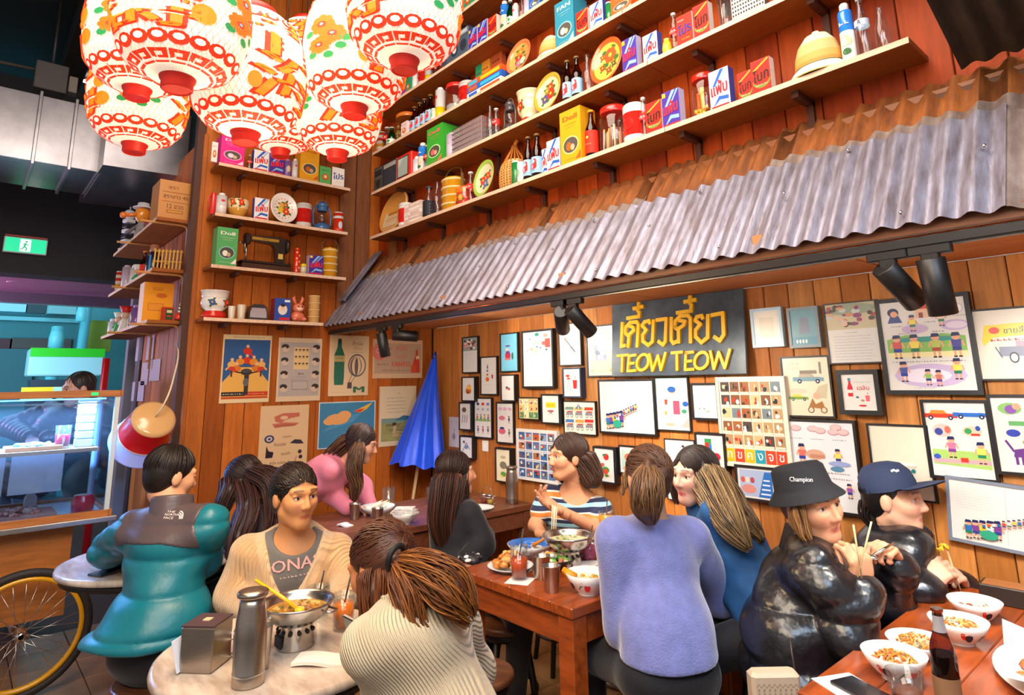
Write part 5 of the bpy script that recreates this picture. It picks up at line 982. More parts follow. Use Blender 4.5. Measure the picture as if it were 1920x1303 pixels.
def b_spin(o): m = MB(); m.lathe([(.02, 0), (.03, .01), (.032, .03), (.02, .055), (.008, .065), (.012, .08), (.006, .09), (.010, .105), (.004, .115), (.001, .14)], 14, cols=['3a2a1a', 'd8301e', 'd8301e', 'b8281a', 'e8e0d0', '2a2420', 'e8e0d0', '2a2420', 'e8e0d0']); m.obj('body', GLOSS, o)
simple('red_spinning_top', .065, .065, .14, b_spin)
carton('red_green_tin', .07, .05, .1, 'c8381c', lambda a: (a.rect(.1, .1, .9, .9, '2a5a3a', 1), a.rect(.2, .6, .8, .8, 'e8d8b0', 2), a.rect(.25, .3, .75, .4, 'd8401c', 2)))
for k in list(PROTO): PROTO[k][0]['category'] = 'goods'

PLACED = []   # (shelf key, order, object, description, short)
CATS = [('detergent', 'detergent box'), ('bottle', 'bottle'), ('box', 'box'), ('carton', 'box'), ('tray', 'tray'), ('plate', 'plate'), ('jar', 'jar'), ('can', 'can'), ('tin', 'tin'), ('lantern', 'lantern'), ('cup', 'cup'), ('packet', 'packet'), ('stack', 'stack'), ('book', 'book'), ('doll', 'doll'), ('pot', 'pot'), ('bowl', 'bowl')]
GRP = {'detergent box': 'detergent boxes on the shelves', 'bottle': 'bottles on the shelves', 'tray': 'enamel trays on the shelves', 'box': 'boxes on the shelves', 'can': 'cans on the shelves', 'tin': 'tins on the shelves', 'jar': 'jars on the shelves', 'packet': 'packets on the shelves'}
used = set()
def put(kind, shelf, loc, rot, sc, desc, short):
    src, w, d, h = PROTO[kind]
    if kind in used: o = dup(src, loc, rot, None, sc)
    else: o = src; o.location = loc; o.rotation_euler = (0, 0, rot); o.scale = sc; used.add(kind)
    o.name = kind; c = next((b for a, b in CATS if a in kind), kind.split('_')[-1]); o['category'] = c
    if c in GRP: o['group'] = GRP[c]
    PLACED.append((shelf, o, desc, short)); return o
def upper(k, rows, yf=2.318):
    z = LS[k]
    for kind, xl, xr, yt, desc, short, *bk in rows:
        src, w, d, h = PROTO[kind]; y = yf+(bk[0] if bk else 0); X0, X1 = solve(px=xl, y=y, z=z+.02), solve(px=xr, y=y, z=z+.02)
        xc = (X0+X1)/2; sx = (X1-X0)/w; Z = solve(py=yt, x=xc, y=y+.02); sz = (Z-z)/h; sy = max(min(sx, .165/d), .35)
        put(kind, NM[k], (xc, y+d*sy/2, z), 0, (sx, sy, sz), desc, short)
def corner(k, rows, xf=XL+.192):
    z = CS[k]
    for kind, xl, xr, yt, desc, short, *bk in rows:
        src, w, d, h = PROTO[kind]; x = xf-(bk[0] if bk else 0); Y0, Y1 = solve(px=xl, x=x, z=z+.02), solve(px=xr, x=x, z=z+.02)
        yc = (Y0+Y1)/2; sx = (Y1-Y0)/w; Z = solve(py=yt, x=x-.02, y=yc); sz = (Z-z)/h; sy = max(min(sx, .17/d), .35)
        put(kind, CN[k], (x-d*sy/2, yc, z), PI/2, (sx, sy, sz), desc, short)
D_W, D_P, D_R, D_O = 'white_detergent_box', 'purple_detergent_box', 'red_detergent_box', 'orange_red_detergent_box'
upper(0, [('woven_rice_tray', 701, 747, 355, 'round woven rice tray', 'rice tray'), ('red_milk_tin', 741, 757, 383, 'small red and white tin', 'small tin'), ('pink_box_stack', 757, 787, 381, 'stack of thin pinkish boxes', 'pink boxes'), ('striped_bottle', 788, 801, 349, 'dark striped bottle', 'striped bottle'), ('clear_bottle', 802, 816, 341, 'clear glass bottle', 'clear bottle'), ('tiffin_carrier', 817, 847, 327, 'yellow tiffin carrier', 'tiffin'), ('orange_pot', 846, 869, 349, 'orange flowered pot', 'orange pot'), ('soda_bottle', 870, 881, 322, 'soda bottle with red label', 'soda bottle'), ('green_rim_tray', 883, 920, 300, 'green-rimmed flowered tray', 'green tray'), ('bamboo_fish_trap', 926, 968, 263, 'bamboo fish trap', 'fish trap', .03), ('green_small_can', 956, 967, 306, 'small green can', 'green can', -.014), ('pale_small_can', 967, 976, 307, 'small pale can', 'pale can', -.014), ('beer_bottle', 977, 991, 256, 'brown bottle with pale blue label', 'first brown bottle'), ('beer_bottle', 992, 1008, 250, 'brown bottle with blue bird label', 'second brown bottle'), (D_W, 1014, 1028, 281, 'half hidden white detergent box', 'hidden detergent', .04), (D_W, 1026, 1051, 263, 'white detergent box with red letters', 'white detergent'), ('yellow_window_box', 1052, 1091, 207, 'tall yellow box with round window', 'yellow box'), ('red_label_bottle', 1093, 1112, 206, 'red-labelled brown bottle', 'red-label bottle'), ('stick_jar', 1114, 1158, 198, 'jar of thin sticks with red lid', 'stick jar'), ('red_milk_tin', 1161, 1197, 198, 'big red and cream tin', 'big tin'), ('soda_bottle', 1198, 1211, 183, 'soda bottle with red label', 'soda bottle'), (D_R, 1212, 1242, 193, 'red detergent box', 'red detergent'), (D_P, 1244, 1276, 172, 'purple detergent box with red letters', 'purple detergent'), ('candy_jar', 1290, 1332, 138, 'red-lidded jar of orange sweets', 'sweets jar'), (D_W, 1333, 1370, 133, 'white detergent box with blue stripes', 'striped detergent'), (D_R, 1386, 1413, 137, 'red detergent box, partly covered', 'covered red detergent', .03), (D_R, 1412, 1447, 114, 'red detergent box, in front', 'front red detergent'), ('pith_helmet', 1464, 1580, 50, 'large straw pith helmet', 'big helmet', -.03), ('blue_talc_can', 1576, 1603, 22, 'blue and cream talc can', 'talc can'), ('lettered_bottle', 1605, 1632, -4, 'clear bottle with a lettered neck', 'lettered bottle'), ('clear_bottle', 1638, 1668, 14, 'clear bottle next to the dark canopy', 'end bottle')])
upper(1, [('black_radio', 700, 743, 307, 'black radio cassette player', 'radio'), ('red_television', 743, 771, 290, 'small red television', 'red television'), ('white_jar', 770, 780, 300, 'small white jar', 'white jar'), ('blue_talc_can', 780, 790, 275, 'blue-striped can', 'blue can'), ('soda_bottle', 790, 799, 272, 'small soda bottle', 'soda bottle'), ('green_window_box', 800, 829, 238, 'bright green doll box', 'green box'), ('lilac_can', 832, 845, 253, 'lilac can', 'lilac can'), ('wire_basket', 848, 903, 232, 'brown wire basket', 'wire basket'), ('clear_bottle', 907, 918, 198, 'clear bottle', 'clear bottle'), ('soda_bottle', 920, 930, 203, 'soda bottle with red label', 'soda bottle'), ('dark_lantern', 936, 957, 183, 'dark hurricane lantern', 'dark lantern'), ('floral_pot', 958, 994, 170, 'cream spittoon with red flowers', 'spittoon', .02), ('yellow_rim_tray', 997, 1046, 136, 'yellow-rimmed tray with red flowers', 'yellow tray'), ('beer_bottle', 1051, 1066, 113, 'brown bottle with bird label', 'first brown bottle'), ('beer_bottle', 1068, 1084, 105, 'brown bottle with bird label', 'second brown bottle'), ('clear_bottle', 1086, 1104, 102, 'large clear bottle', 'large bottle'), ('orange_rim_tray', 1103, 1163, 70, 'large orange-rimmed yellow tray', 'orange tray'), (D_P, 1168, 1195, 74, 'purple detergent box', 'purple detergent'), (D_W, 1207, 1234, 66, 'white detergent box', 'white detergent'), ('yellow_pot', 1238, 1254, 72, 'little yellow pot', 'yellow pot'), ('soda_bottle', 1255, 1269, 25, 'tall soda bottle with red label', 'soda bottle'), (D_O, 1271, 1300, 30, 'red box with blue letters', 'blue-lettered box'), (D_R, 1302, 1331, 11, 'red detergent box with black letters', 'red detergent'), ('drinking_glass', 1342, 1367, -10, 'tall empty glass', 'empty glass'), ('grid_panel', 1373, 1434, -14, 'pale panel full of square holes', 'holed panel')])
upper(2, [('patterned_tube', 701, 711, 250, 'red and white patterned tube', 'patterned tube'), ('soda_bottle', 713, 722, 238, 'clear soda bottle', 'soda bottle'), ('green_bottle', 722, 731, 238, 'green bottle', 'green bottle'), ('herb_jar', 731, 756, 212, 'jar of herbs with orange lid', 'herb jar'), ('red_white_packet', 752, 763, 230, 'white and red packet', 'white packet', -.01), ('beer_bottle', 764, 774, 200, 'first of four brown bottles', 'first brown bottle'), ('beer_bottle', 774, 784, 192, 'second of four brown bottles', 'second brown bottle'), ('beer_bottle', 784, 793, 185, 'third of four brown bottles', 'third brown bottle'), ('beer_bottle', 793, 804, 177, 'fourth of four brown bottles', 'fourth brown bottle'), ('pale_small_can', 805, 812, 206, 'small pale green can', 'pale can', -.01), ('yellow_white_can', 812, 823, 170, 'white can with yellow bottom', 'yellow can'), ('empty_jar', 825, 851, 156, 'empty jar with red lid', 'empty jar'), ('red_milk_tin', 853, 874, 155, 'red and white tin', 'red tin'), ('board_game_stack', 876, 940, 139, 'stack of colourful board games', 'board games', -.005), ('green_packet', 892, 903, 124, 'green packet behind games', 'green packet', .125), ('amber_snack_packet', 904, 919, 112, 'amber packet behind games', 'amber packet', .125), ('rust_snack_packet', 921, 942, 97, 'rust-red packet behind games', 'rust packet', .125), ('pink_rim_tray', 945, 989, 74, 'orange tray with a pink flower', 'pink tray'), ('pith_helmet', 992, 1039, 61, 'small pale pith helmet', 'small helmet', -.02), ('teal_fan_box', 1042, 1077, 2, 'teal fan box', 'fan box'), (D_R, 1081, 1103, 22, 'red detergent box', 'red detergent'), (D_W, 1107, 1131, 7, 'white detergent box', 'white detergent'), ('green_small_can', 1133, 1144, 9, 'green can', 'green can'), ('orange_box', 1146, 1184, -14, 'tall orange box', 'orange box')])
upper(3, [('flat_book', 706, 735, 182, 'flat yellow book', 'yellow book'), ('magenta_book', 736, 757, 164, 'magenta book pair', 'magenta books'), ('green_packet', 760, 770, 147, 'green packet', 'green packet'), ('white_spray_can', 770, 777, 131, 'white can', 'white can'), ('red_milk_tin', 778, 792, 122, 'red and white tin', 'red tin'), ('yellow_white_can', 793, 802, 124, 'small can', 'small can'), ('clear_bottle', 797, 806, 96, 'tall clear bottle set back', 'tall bottle', .07), ('soda_bottle', 804, 813, 103, 'first soda bottle', 'first soda'), ('soda_bottle', 814, 823, 98, 'second soda bottle', 'second soda'), ('blue_stereo', 828, 878, 66, 'slate-blue stereo', 'stereo'), (D_P, 879, 894, 55, 'first purple detergent box', 'first detergent'), (D_P, 896, 913, 42, 'second purple detergent box', 'second detergent'), (D_R, 915, 931, 33, 'red detergent box', 'red detergent'), ('blue_talc_can', 935, 946, 10, 'blue talc can', 'talc can'), ('green_bottle', 947, 957, 1, 'dark green bottle', 'green bottle'), ('white_spray_can', 958, 967, 12, 'white spray can', 'spray can'), ('clear_bottle', 968, 978, -8, 'clear bottle', 'clear bottle'), ('lilac_can', 979, 989, -3, 'lilac can', 'lilac can'), ('blue_box', 992, 1013, -16, 'blue box', 'blue box')])
upper(4, [('teal_fan_box', 840, 865, -26, 'teal box', 'teal box'), ('green_packet', 868, 887, -22, 'green and white packet', 'green packet')])
corner(4, [('yellow_window_box', 574, 604, 250, 'yellow tin-like box', 'yellow box'), ('green_red_box', 637, 656, 263, 'small green box', 'green box')])
corner(3, [('slim_white_box', 396, 407, 268, 'slim white box', 'slim box'), ('pink_window_box', 413, 457, 258, 'bright pink doll box', 'pink box'), ('soda_bottle', 464, 474, 291, 'small soda bottle', 'soda bottle'), (D_W, 475, 503, 284, 'white detergent box', 'white detergent'), (D_P, 505, 532, 291, 'purple detergent box', 'purple detergent'), ('purple_can', 534, 547, 303, 'purple can', 'purple can'), ('white_spray_can', 549, 560, 303, 'white can', 'white can'), ('yellow_window_box', 562, 597, 276, 'yellow doll box', 'yellow box'), ('green_red_box', 599, 620, 314, 'low green and red box', 'green box'), ('white_red_detergent_box', 622, 645, 316, 'white box with blue letters', 'blue-lettered box')])
corner(2, [('red_jug', 393, 407, 362, 'red jug', 'red jug', .04), ('white_spray_can', 407, 427, 367, 'white can with a cap', 'white can'), ('floral_bowl', 431, 472, 373, 'deep flowered bowl', 'flowered bowl'), (D_W, 476, 503, 373, 'white detergent box', 'detergent'), ('white_floral_plate', 508, 559, 362, 'round white flowered plate', 'plate'), ('red_milk_tin', 560, 588, 383, 'red and white tin', 'red tin'), ('blue_lantern', 592, 626, 373, 'blue hurricane lantern', 'blue lantern'), ('red_tea_tin', 629, 647, 400, 'orange-red tea tin', 'tea tin')])
corner(1, [('mint_window_box', 404, 443, 428, 'green doll box with round window', 'green box'), ('sewing_machine', 448, 550, 438, 'black sewing machine', 'sewing machine'), ('red_tube', 552, 564, 469, 'red spotted tube', 'red tube'), ('salt_shaker', 565, 577, 494, 'shaker with yellow cap', 'shaker'), (D_P, 579, 605, 480, 'purple detergent box', 'detergent'), ('tiffin_carrier', 609, 638, 460, 'yellow tiffin carrier', 'tiffin')])
corner(0, [('enamel_spittoon', 379, 436, 544, 'big white spittoon with red bands', 'spittoon'), ('small_white_cup', 430, 441, 582, 'tiny white cup', 'tiny cup', -.01), ('white_cup', 446, 463, 571, 'tall white cup', 'tall cup'), ('bread_bin', 466, 502, 571, 'dark rounded bread bin', 'bread bin'), ('blue_baby_box', 514, 544, 560, 'blue box with a baby', 'baby box'), ('rabbit_figurine', 549, 575, 555, 'pink rabbit figurine', 'rabbit'), ('bamboo_basket_stack', 582, 603, 554, 'stack of bamboo baskets', 'baskets')])
def side(k, rows):
    z = SSH[k]
    for kind, x, y, rot, sc, desc, short in rows: put(kind, SN[k], (x, y, z), rot, sc if isinstance(sc, tuple) else (sc, sc, sc), desc, short)
side(2, [('cardboard_carton', -4.83, 1.0, PI/2, (.88, 1.1, 1.22), 'brown cardboard carton with printing', 'carton'), ('red_toy_guitar', -5.25, .98, PI/2+.5, 1.25, 'red toy guitar', 'toy guitar'), ('wooden_puppet', -5.65, .97, .6, 1.5, 'orange-faced puppet with a hat', 'puppet'), ('white_stacking_toy', -6.1, .95, .3, 1.5, 'white stacking toy', 'stacking toy')])
side(1, [('bamboo_place_mat', -4.80, 1.0, PI/2-.3, 1.15, 'leaning bamboo mat', 'bamboo mat'), ('dark_vase', -5.12, .98, .9, 1.15, 'dark vase with blue stripe', 'dark vase'), ('red_label_bottle', -5.4, .97, 0, .9, 'brown bottle', 'brown bottle'), ('green_doll', -5.6, .97, .8, 1.1, 'little green doll', 'green doll'), ('white_spray_can', -5.78, .97, 0, 1.1, 'white can', 'white can'), ('lilac_can', -5.95, .95, 0, 1.3, 'lilac can', 'lilac can'), ('patterned_tube', -6.15, .93, 0, 1.2, 'patterned tube', 'patterned tube')])
side(0, [('yellow_printed_box', -4.93, .98, PI/2, (1.15, 1.2, 1.15), 'yellow printed box', 'yellow box'), ('red_green_tin', -4.75, 1.02, PI/2+.3, (.9, .9, .95), 'red and green tin', 'little tin'), ('red_spinning_top', -4.69, 1.08, 0, .9, 'red spinning top', 'spinning top'), ('rust_snack_packet', -5.3, 1.0, PI/2, 1.3, 'rust packet', 'rust packet'), ('purple_can', -5.5, .97, 0, 1.6, 'purple can', 'purple can'), ('clear_bottle', -5.68, .97, 0, .8, 'clear bottle', 'clear bottle'), ('red_hat_doll', -5.88, .96, .7, 1.4, 'doll with a red hat', 'red-hat doll'), ('green_doll', -6.1, .95, .7, 1.2, 'green doll', 'green doll'), ('white_jar', -6.3, .94, 0, 1.3, 'white jar', 'white jar')])
for k in list(PROTO):
    if k not in used:
        o = PROTO[k][0]
        for c in list(o.children): bpy.data.objects.remove(c)
        bpy.data.objects.remove(o)
for i, (s, o, desc, short) in enumerate(PLACED):
    same = [q for q in PLACED if q[0] == s]; j = [q[1] for q in same].index(o); prv = same[j-1][3] if j else None; nxt = same[j+1][3] if j+1 < len(same) else None
    o['label'] = '%s, %s, %s' % (desc, s, 'between %s and %s' % (prv, nxt) if prv and nxt else 'beside %s' % (prv or nxt))
# ---------------------------------------------------------------- tables and stools
def wood_table(name, label, x0, x1, y0, y1, m_, boards, ap=.10, leg=.075, legs=True):
    cx, cy = (x0+x1)/2, (y0+y1)/2; t = thing(name, label, 'table', (cx, cy, 0)); w, l = x1-x0, y1-y0; bw = w/boards
    me = MB(); me.box((0, 0, 0), (l, bw-.0015, .036), ch=.003); me = me.mesh('table_board', m_)
    for i in range(boards): place('table_board', me, t, (-w/2+bw*(i+.5), 0, .732), PI/2)
    for nm, c, d in (('apron', (0, -l/2+.03, .664), (w-.03, .024, ap)), ('apron', (0, l/2-.03, .664), (w-.03, .024, ap)), ('apron', (-w/2+.03, 0, .664), (.024, l-.08, ap)), ('apron', (w/2-.03, 0, .664), (.024, l-.08, ap))):
        m = MB(); m.box((0, 0, 0), d, ch=.002); m.obj(nm, m_, t, c)
    for sx in (-1, 1):
        for sy in (-1, 1): m = MB(); m.box((0, 0, .357), (leg, leg, .714), ch=.004); m.obj('leg', m_, t, (sx*(w/2-leg*.62), sy*(l/2-leg*.62), 0))
    return t
wood_table('dining_table', 'red-brown wooden dining table with hot pot and dishes in the middle of the room', -2.37, -1.69, 1.732, 2.94, REDW, 6)
wood_table('dining_table', 'dark wooden table by the blue umbrella with napkins and steel cups', -3.93, -3.2, 1.62, 2.96, DARKW, 6)
wood_table('dining_table', 'red wooden table at lower right with rice bowls and a beer bottle', -.885, .75, 1.725, 2.98, REDW, 12)
MARB = mat('marble', 'd8c8b8', rough=.22, noise=.5, nscale=6, stretch=(1, 3.2, 1), alt='a08c7c', coat=.2)
def marble_table(label, c, r):
    t = thing('marble_table', label, 'table', (c[0], c[1], 0)); m = MB(); m.lathe([(r-.012, .722), (r-.002, .726), (r, .736), (r-.004, .747), (r-.012, .75)], 56); m.obj('tabletop', MARB, t)
    m = MB(); m.lathe([(r-.022, .695), (r-.022, .722)], 48, '1c1512'); m.obj('rim', SATIN, t)
    m = MB(); m.lathe([(.03, .03), (.028, .69)], 16, '161312'); m.obj('column', SATIN, t); m = MB(); m.lathe([(.2, 0), (.21, .012), (.05, .04), (.03, .05)], 24, '161312'); m.obj('base', SATIN, t)
    return t
marble_table('round marble table in front with steel flask and hot pot', (-2.102, .851), .36)
marble_table('round marble table beyond the teal puffer jacket', (-3.58, .80), .39)
SEAT = mat('stool_seat', '7a4a2c', rough=.35, noise=.5, nscale=6, stretch=(1, 5, 1), alt='4a2a18', coat=.2)
def stool(c, label, z=.45, r=.15):
    t = thing('wooden_stool', label, 'stool', (c[0], c[1], 0), 0.4, 'round wooden stools'); m = MB(); m.lathe([(r-.01, z-.03), (r, z-.024), (r, z-.006), (r-.008, z)], 32); m.obj('seat', SEAT, t)
    m = MB(); m.lathe([(r-.02, z-.06), (r-.02, z-.03)], 28, '1a1412'); m.obj('apron', SATIN, t)
    for k in range(4): a = k*PI/2; m = MB(); m.tube([(math.cos(a)*(r-.04), math.sin(a)*(r-.04), z-.05), (math.cos(a)*(r-.005), math.sin(a)*(r-.005), z*.5), (math.cos(a)*(r+.03), math.sin(a)*(r+.03), 0)], [.017, .016, .014], 8, '1c1613'); m.obj('leg', SATIN, t)
    m = MB(); m.tube([(math.cos(a)*(r+.005), math.sin(a)*(r+.005), .17) for a in np.linspace(0, 2*PI, 25)], .008, 6, '1c1613'); m.obj('foot_ring', SATIN, t)
stool((-2.119, 1.65), 'round wooden stool in front of the red table, nearest of the two', .45, .135)
stool((-2.44, 2.06), 'round wooden stool under the red table, behind the nearer one', .45, .135)
for c, l in (((-2.93, .70), 'stool under the man in the teal puffer jacket'), ((-1.42, 1.98), 'stool under the woman in the lilac sweater'), ((-1.38, 2.56), 'stool under the woman in the denim jacket'), ((-1.10, 2.25), 'stool under the woman in the bucket hat'), ((-1.08, 2.78), 'stool under the woman in the navy cap'), ((-2.68, 1.10), 'stool under the woman in the beige cardigan'), ((-1.44, .96), 'stool under the woman in the ribbed sweater'), ((-2.86, 2.10), 'stool under the woman in black with long hair'), ((-2.72, 2.72), 'stool under the woman in the striped shirt'), ((-3.50, 1.32), 'stool under the girl bending over her phone')): stool(c, l)

# ---------------------------------------------------------------- tableware
TZ = .7505
def rnd_food(m, r, z, n, cols, s=(.008, .016), seed=1, dome=.0, cx=0, cy=0):
    q = random.Random(seed)
    for i in range(n):
        a = q.uniform(0, 2*PI); d = r*math.sqrt(q.random()); m.ball((cx+d*math.cos(a), cy+d*math.sin(a), z+dome*(1-(d/r)**2)*q.uniform(.6, 1)), q.uniform(*s), 6, 4, q.choice(cols), (q.uniform(.7, 1.6), q.uniform(.7, 1.5), q.uniform(.5, 1)))
def noodle(m, r, z, n, cols, seed=1, t=.0028, dome=.015, cx=0, cy=0):
    q = random.Random(seed)
    for i in range(n):
        a = q.uniform(0, 2*PI); d = r*.8*math.sqrt(q.random()); b = q.uniform(0, 2*PI); pts = []
        for k in range(6): u = (k-2.5)*r*.16; x = d*math.cos(a)+u*math.cos(b+.35*k); y = d*math.sin(a)+u*math.sin(b+.35*k); rr = math.hypot(x, y); f = min(1, r*.92/max(rr, 1e-6)); x *= f; y *= f; pts.append((cx+x, cy+y, z+dome*(1-min(rr/r, 1)**2)+q.uniform(-.004, .006)))
        m.tube(pts, t, 4, q.choice(cols))
def bowl(label, x, y, r=.085, h=.07, c='f2eeea', deco=None, food=None, z=TZ, inner=None, rot=0, cat='bowl', name='ceramic_bowl', foot=.45):
    t = thing(name, label, cat, (x, y, z), rot); pr = [(r*foot, 0), (r*foot, .006), (r*.62, h*.25), (r*.88, h*.65), (r, h), (r*.98, h*1.01), (r*.86, h*.68), (r*.58, h*.28), (.001, h*.16)]
    m = MB(); m.lathe(pr, 36, cols=[c]*5+[inner or c]*3, cap=False); m.obj('bowl_wall', ENAMEL, t)
    if deco:
        m = MB(); a = Art(m, 2*r, h*.55, 0); a.map = lambda X, Z, yy: (math.sin((X-r)/r)*(r*(.66+.46*Z/h)-yy+.0012), -math.cos((X-r)/r)*(r*(.66+.46*Z/h)-yy+.0012), Z+h*.25); deco(a); m.obj('rooster_print', PRINT, t)
    if food: m = MB(); food(m, r, h); m.obj('food', FOOD, t)
    return t
def d_rooster(a): a.ell(.3, .55, .1, .3, 'd8281e', 2, 10); a.ell(.36, .45, .08, .35, '2a2a30', 3, 10); a.ell(.24, .75, .04, .15, 'e04a2a', 3, 8); a.line([(.6, .2), (.72, .9)], .004, '3a7a3a', 2); a.line([(.66, .5), (.8, .7)], .006, '3a8a4a', 2); a.ell(.86, .4, .09, .35, 'd8343a', 2, 10)
def cup_steel(label, x, y, r=.034, h=.085, z=TZ):
    t = thing('steel_cup', label, 'cup', (x, y, z), 0, 'steel cups on the tables'); m = MB(); m.lathe([(r*.78, 0), (r*.8, .004), (r*.98, h*.96), (r*1.03, h*.98), (r*1.02, h), (r*.95, h*.97), (r*.76, .006), (.001, .005)], 28, cap=False); m.obj('cup_wall', STEELB, t); return t
def mug(label, x, y, col=None, lvl=.62, r=.036, h=.11, rot=0., straw='2a2420', z=TZ, ice=None):
    t = thing('glass_mug', label, 'glass', (x, y, z), rot); m = MB(); m.lathe([(r*.86, 0), (r*.9, .005), (r, h), (r*.93, h), (r*.82, .012), (.001, .01)], 28, cap=False); m.obj('glass_wall', GLASSJ, t)
    m = MB(); m.tube([(r*.97, 0, h*.85), (r*1.45, 0, h*.82), (r*1.7, 0, h*.6), (r*1.5, 0, h*.32), (r*.92, 0, h*.2)], .0055, 8); m.obj('handle', GLASSJ, t)
    if col: m = MB(); m.lathe([(.001, .012), (r*.81, .013), (r*.91, h*lvl), (.001, h*lvl)], 24, cols=[col, col, ice or col], cap=False); m.obj('drink', mat('drink_'+col, col, rough=.15, sss=.3, coat=.3), t)
    if straw: m = MB(); m.tube([(-.01, .005, .02), (.02, -.006, h*1.5)], .003, 6, straw); m.obj('straw', SATIN, t)
    return t
def flask(label, x, y, r=.043, h=.235, z=TZ):
    t = thing('steel_flask', label, 'flask', (x, y, z)); m = MB(); m.lathe([(r*.97, 0), (r, .004), (r, .03), (r*.985, .032), (r*.985, h*.5), (r*.93, h*.7), (r*.8, h*.84), (r*.78, h*.93)], 36); m.obj('flask_body', STEELB, t)
    m = MB(); m.lathe([(r*.78, h*.93), (r*.96, h*.945), (r*.98, h*.985), (r*.9, h), (r*.3, h*1.005)], 32); m.obj('lid', STEELB, t); m = MB(); m.lathe([(r*1.002, .028), (r*1.006, .030), (r*1.002, .032)], 36, cap=False); m.obj('seam', STEEL, t); return t
def hotpot(label, x, y, s=1., food=None, lad=True, rot=0., z=TZ):
    t = thing('hot_pot', label, 'hot pot', (x, y, z), rot, None, (s, s, s)); m = MB(); m.lathe([(.062, 0), (.065, .004), (.058, .075), (.06, .082)], 32); m.obj('stand', STEEL, t)
    m = MB(); [m.ball((.062*math.cos(a), .062*math.sin(a), .058), .008, 8, 6, '1a1410', (1, 1, 1)) for a in np.linspace(-2.8, .2, 7)]; m.T = MX.Translation((-.035, -.052, .028)) @ MX.Rotation(-.6, 4, 'Z'); m.box((0, 0, 0), (.05, .008, .036), '141210'); m.obj('vent', MATTE, t)
    m = MB(); m.lathe([(.05, .078), (.075, .084), (.105, .105), (.128, .142), (.131, .15), (.126, .151), (.12, .142), (.1, .112), (.03, .1), (.001, .1)], 40, cap=False); m.obj('pan', STEEL, t)
    m = MB(); [m.tube([(sg*.118, -.022, .128), (sg*.15, -.02, .125), (sg*.156, 0, .124), (sg*.15, .02, .125), (sg*.118, .022, .128)], .004, 6) for sg in (-1, 1)]; m.obj('handle', STEEL, t)
    m = MB(); m.lathe([(.001, .122), (.112, .122)], 32, 'a8762a' if not food else 'd8c8a0', cap=False); rnd_food(m, .095, .122, 55, food or ['c88a3a', '8a5a2a', '5a6a2a', 'd8a858'], (.005, .013), 4); m.obj('soup', FOOD, t)
    return t
def napkin_holder(label, x, y, rot, z=TZ):
    t = thing('napkin_dispenser', label, 'napkin box', (x, y, z), rot); m = MB(); m.box((0, 0, .06), (.10, .105, .12), ch=.004); m.obj('case', STEELB, t); m = MB(); m.box((0, 0, .1215), (.098, .103, .004), '4a3438'); a = None; m.box((0, 0, .1245), (.022, .022, .003), 'd8b890'); m.obj('top_plate', SATIN, t)
    m = MB(); m.T = MX.Translation((-.056, -.02, .045)) @ MX.Rotation(-.28, 4, 'Y'); m.box((0, 0, 0), (.004, .085, .085), 'dfe6f4'); m.box((-.006, .004, -.004), (.003, .08, .075), 'cdd8ee'); m.obj('napkin', MATTE, t); return t
def napkin_flat(label, x, y, rot, w=.16, l=.07, z=TZ, c='efe4d6', steel=False):
    t = thing('folded_napkin', label, 'napkin', (x, y, z), rot); vs = []; fs = []; n = 8
    for k in (0, 1):
        for i in range(n+1):
            for j in (0, 1): vs.append((-w/2+w*i/n, (-.5+j)*l, .002+.004*math.sin(i*.7)+(.009 if k else .0)*(1 if i < n else .6)))
    for i in range(n): a = i*2; b = (n+1)*2+a; fs += [(b, b+2, b+3, b+1), (a+1, a+3, a+2, a), (a, a+2, b+2, b), (a+3, a+1, b+1, b+3)]
    fs += [(0, (n+1)*2, (n+1)*2+1, 1), (2*n+1, 2*n+(n+1)*2+1, 2*n+(n+1)*2, 2*n)]
    m = MB(); m.add(vs, fs, c, False); m.obj('paper', MATTE, t)
    if steel: m = MB(); m.box((w/2+.008, 0, .005), (.03, .03, .007), ch=.002); m.obj('cutlery_tip', STEEL, t)
    return t
def plate_(label, x, y, r, c='f4f2ee', food=None, z=TZ, rim=None, cat='plate'):
    t = thing('serving_plate', label, cat, (x, y, z)); m = MB(); m.lathe([(r*.6, 0), (r*.62, .003), (r*.95, .016), (r, .02), (r*.98, .021), (r*.7, .008), (.001, .006)], 40, cols=[c, c, rim or c, rim or c, rim or c, c], cap=False); m.obj('dish', ENAMEL, t)
    if food: m = MB(); food(m, r, .008); m.obj('food', FOOD, t)
    return t
def condiments(label, x, y, rot=0, z=TZ):
    t = thing('condiment_caddy', label, 'caddy', (x, y, z), rot); m = MB()
    for s in (-1, 1): m.tube([(s*.05, -.03, .003), (s*.05, .03, .003)], .002, 5); m.tube([(s*.05, 0, .003), (s*.05, 0, .06)], .002, 5)
    m.tube([(-.05, 0, .06), (-.03, 0, .1), (-.01, 0, .12), (.01, 0, .12), (.03, 0, .1), (.05, 0, .06)], .002, 5)
    for yy in (-.03, .03): m.tube([(-.05, yy, .003), (.05, yy, .003)], .002, 5); m.tube([(-.05, yy, .05), (.05, yy, .05)], .002, 5)
    m.obj('rack', CHROME, t)
    for k, c in enumerate(('8a2a14', 'c8a040')): j = MB(); j.lathe([(.02, .002), (.022, .006), (.022, .05), (.018, .056)], 18); j = j.obj('jar', GLASSJ, t, (-.025+.05*k, 0, 0)); i = MB(); i.lathe([(.001, .006), (.019, .006), (.019, .034), (.001, .034)], 14, c, cap=False); i.obj('sauce', SATIN, j); l = MB(); l.lathe([(.02, .055), (.02, .063), (.008, .068)], 16); l.obj('lid', CHROME, j)
    return t
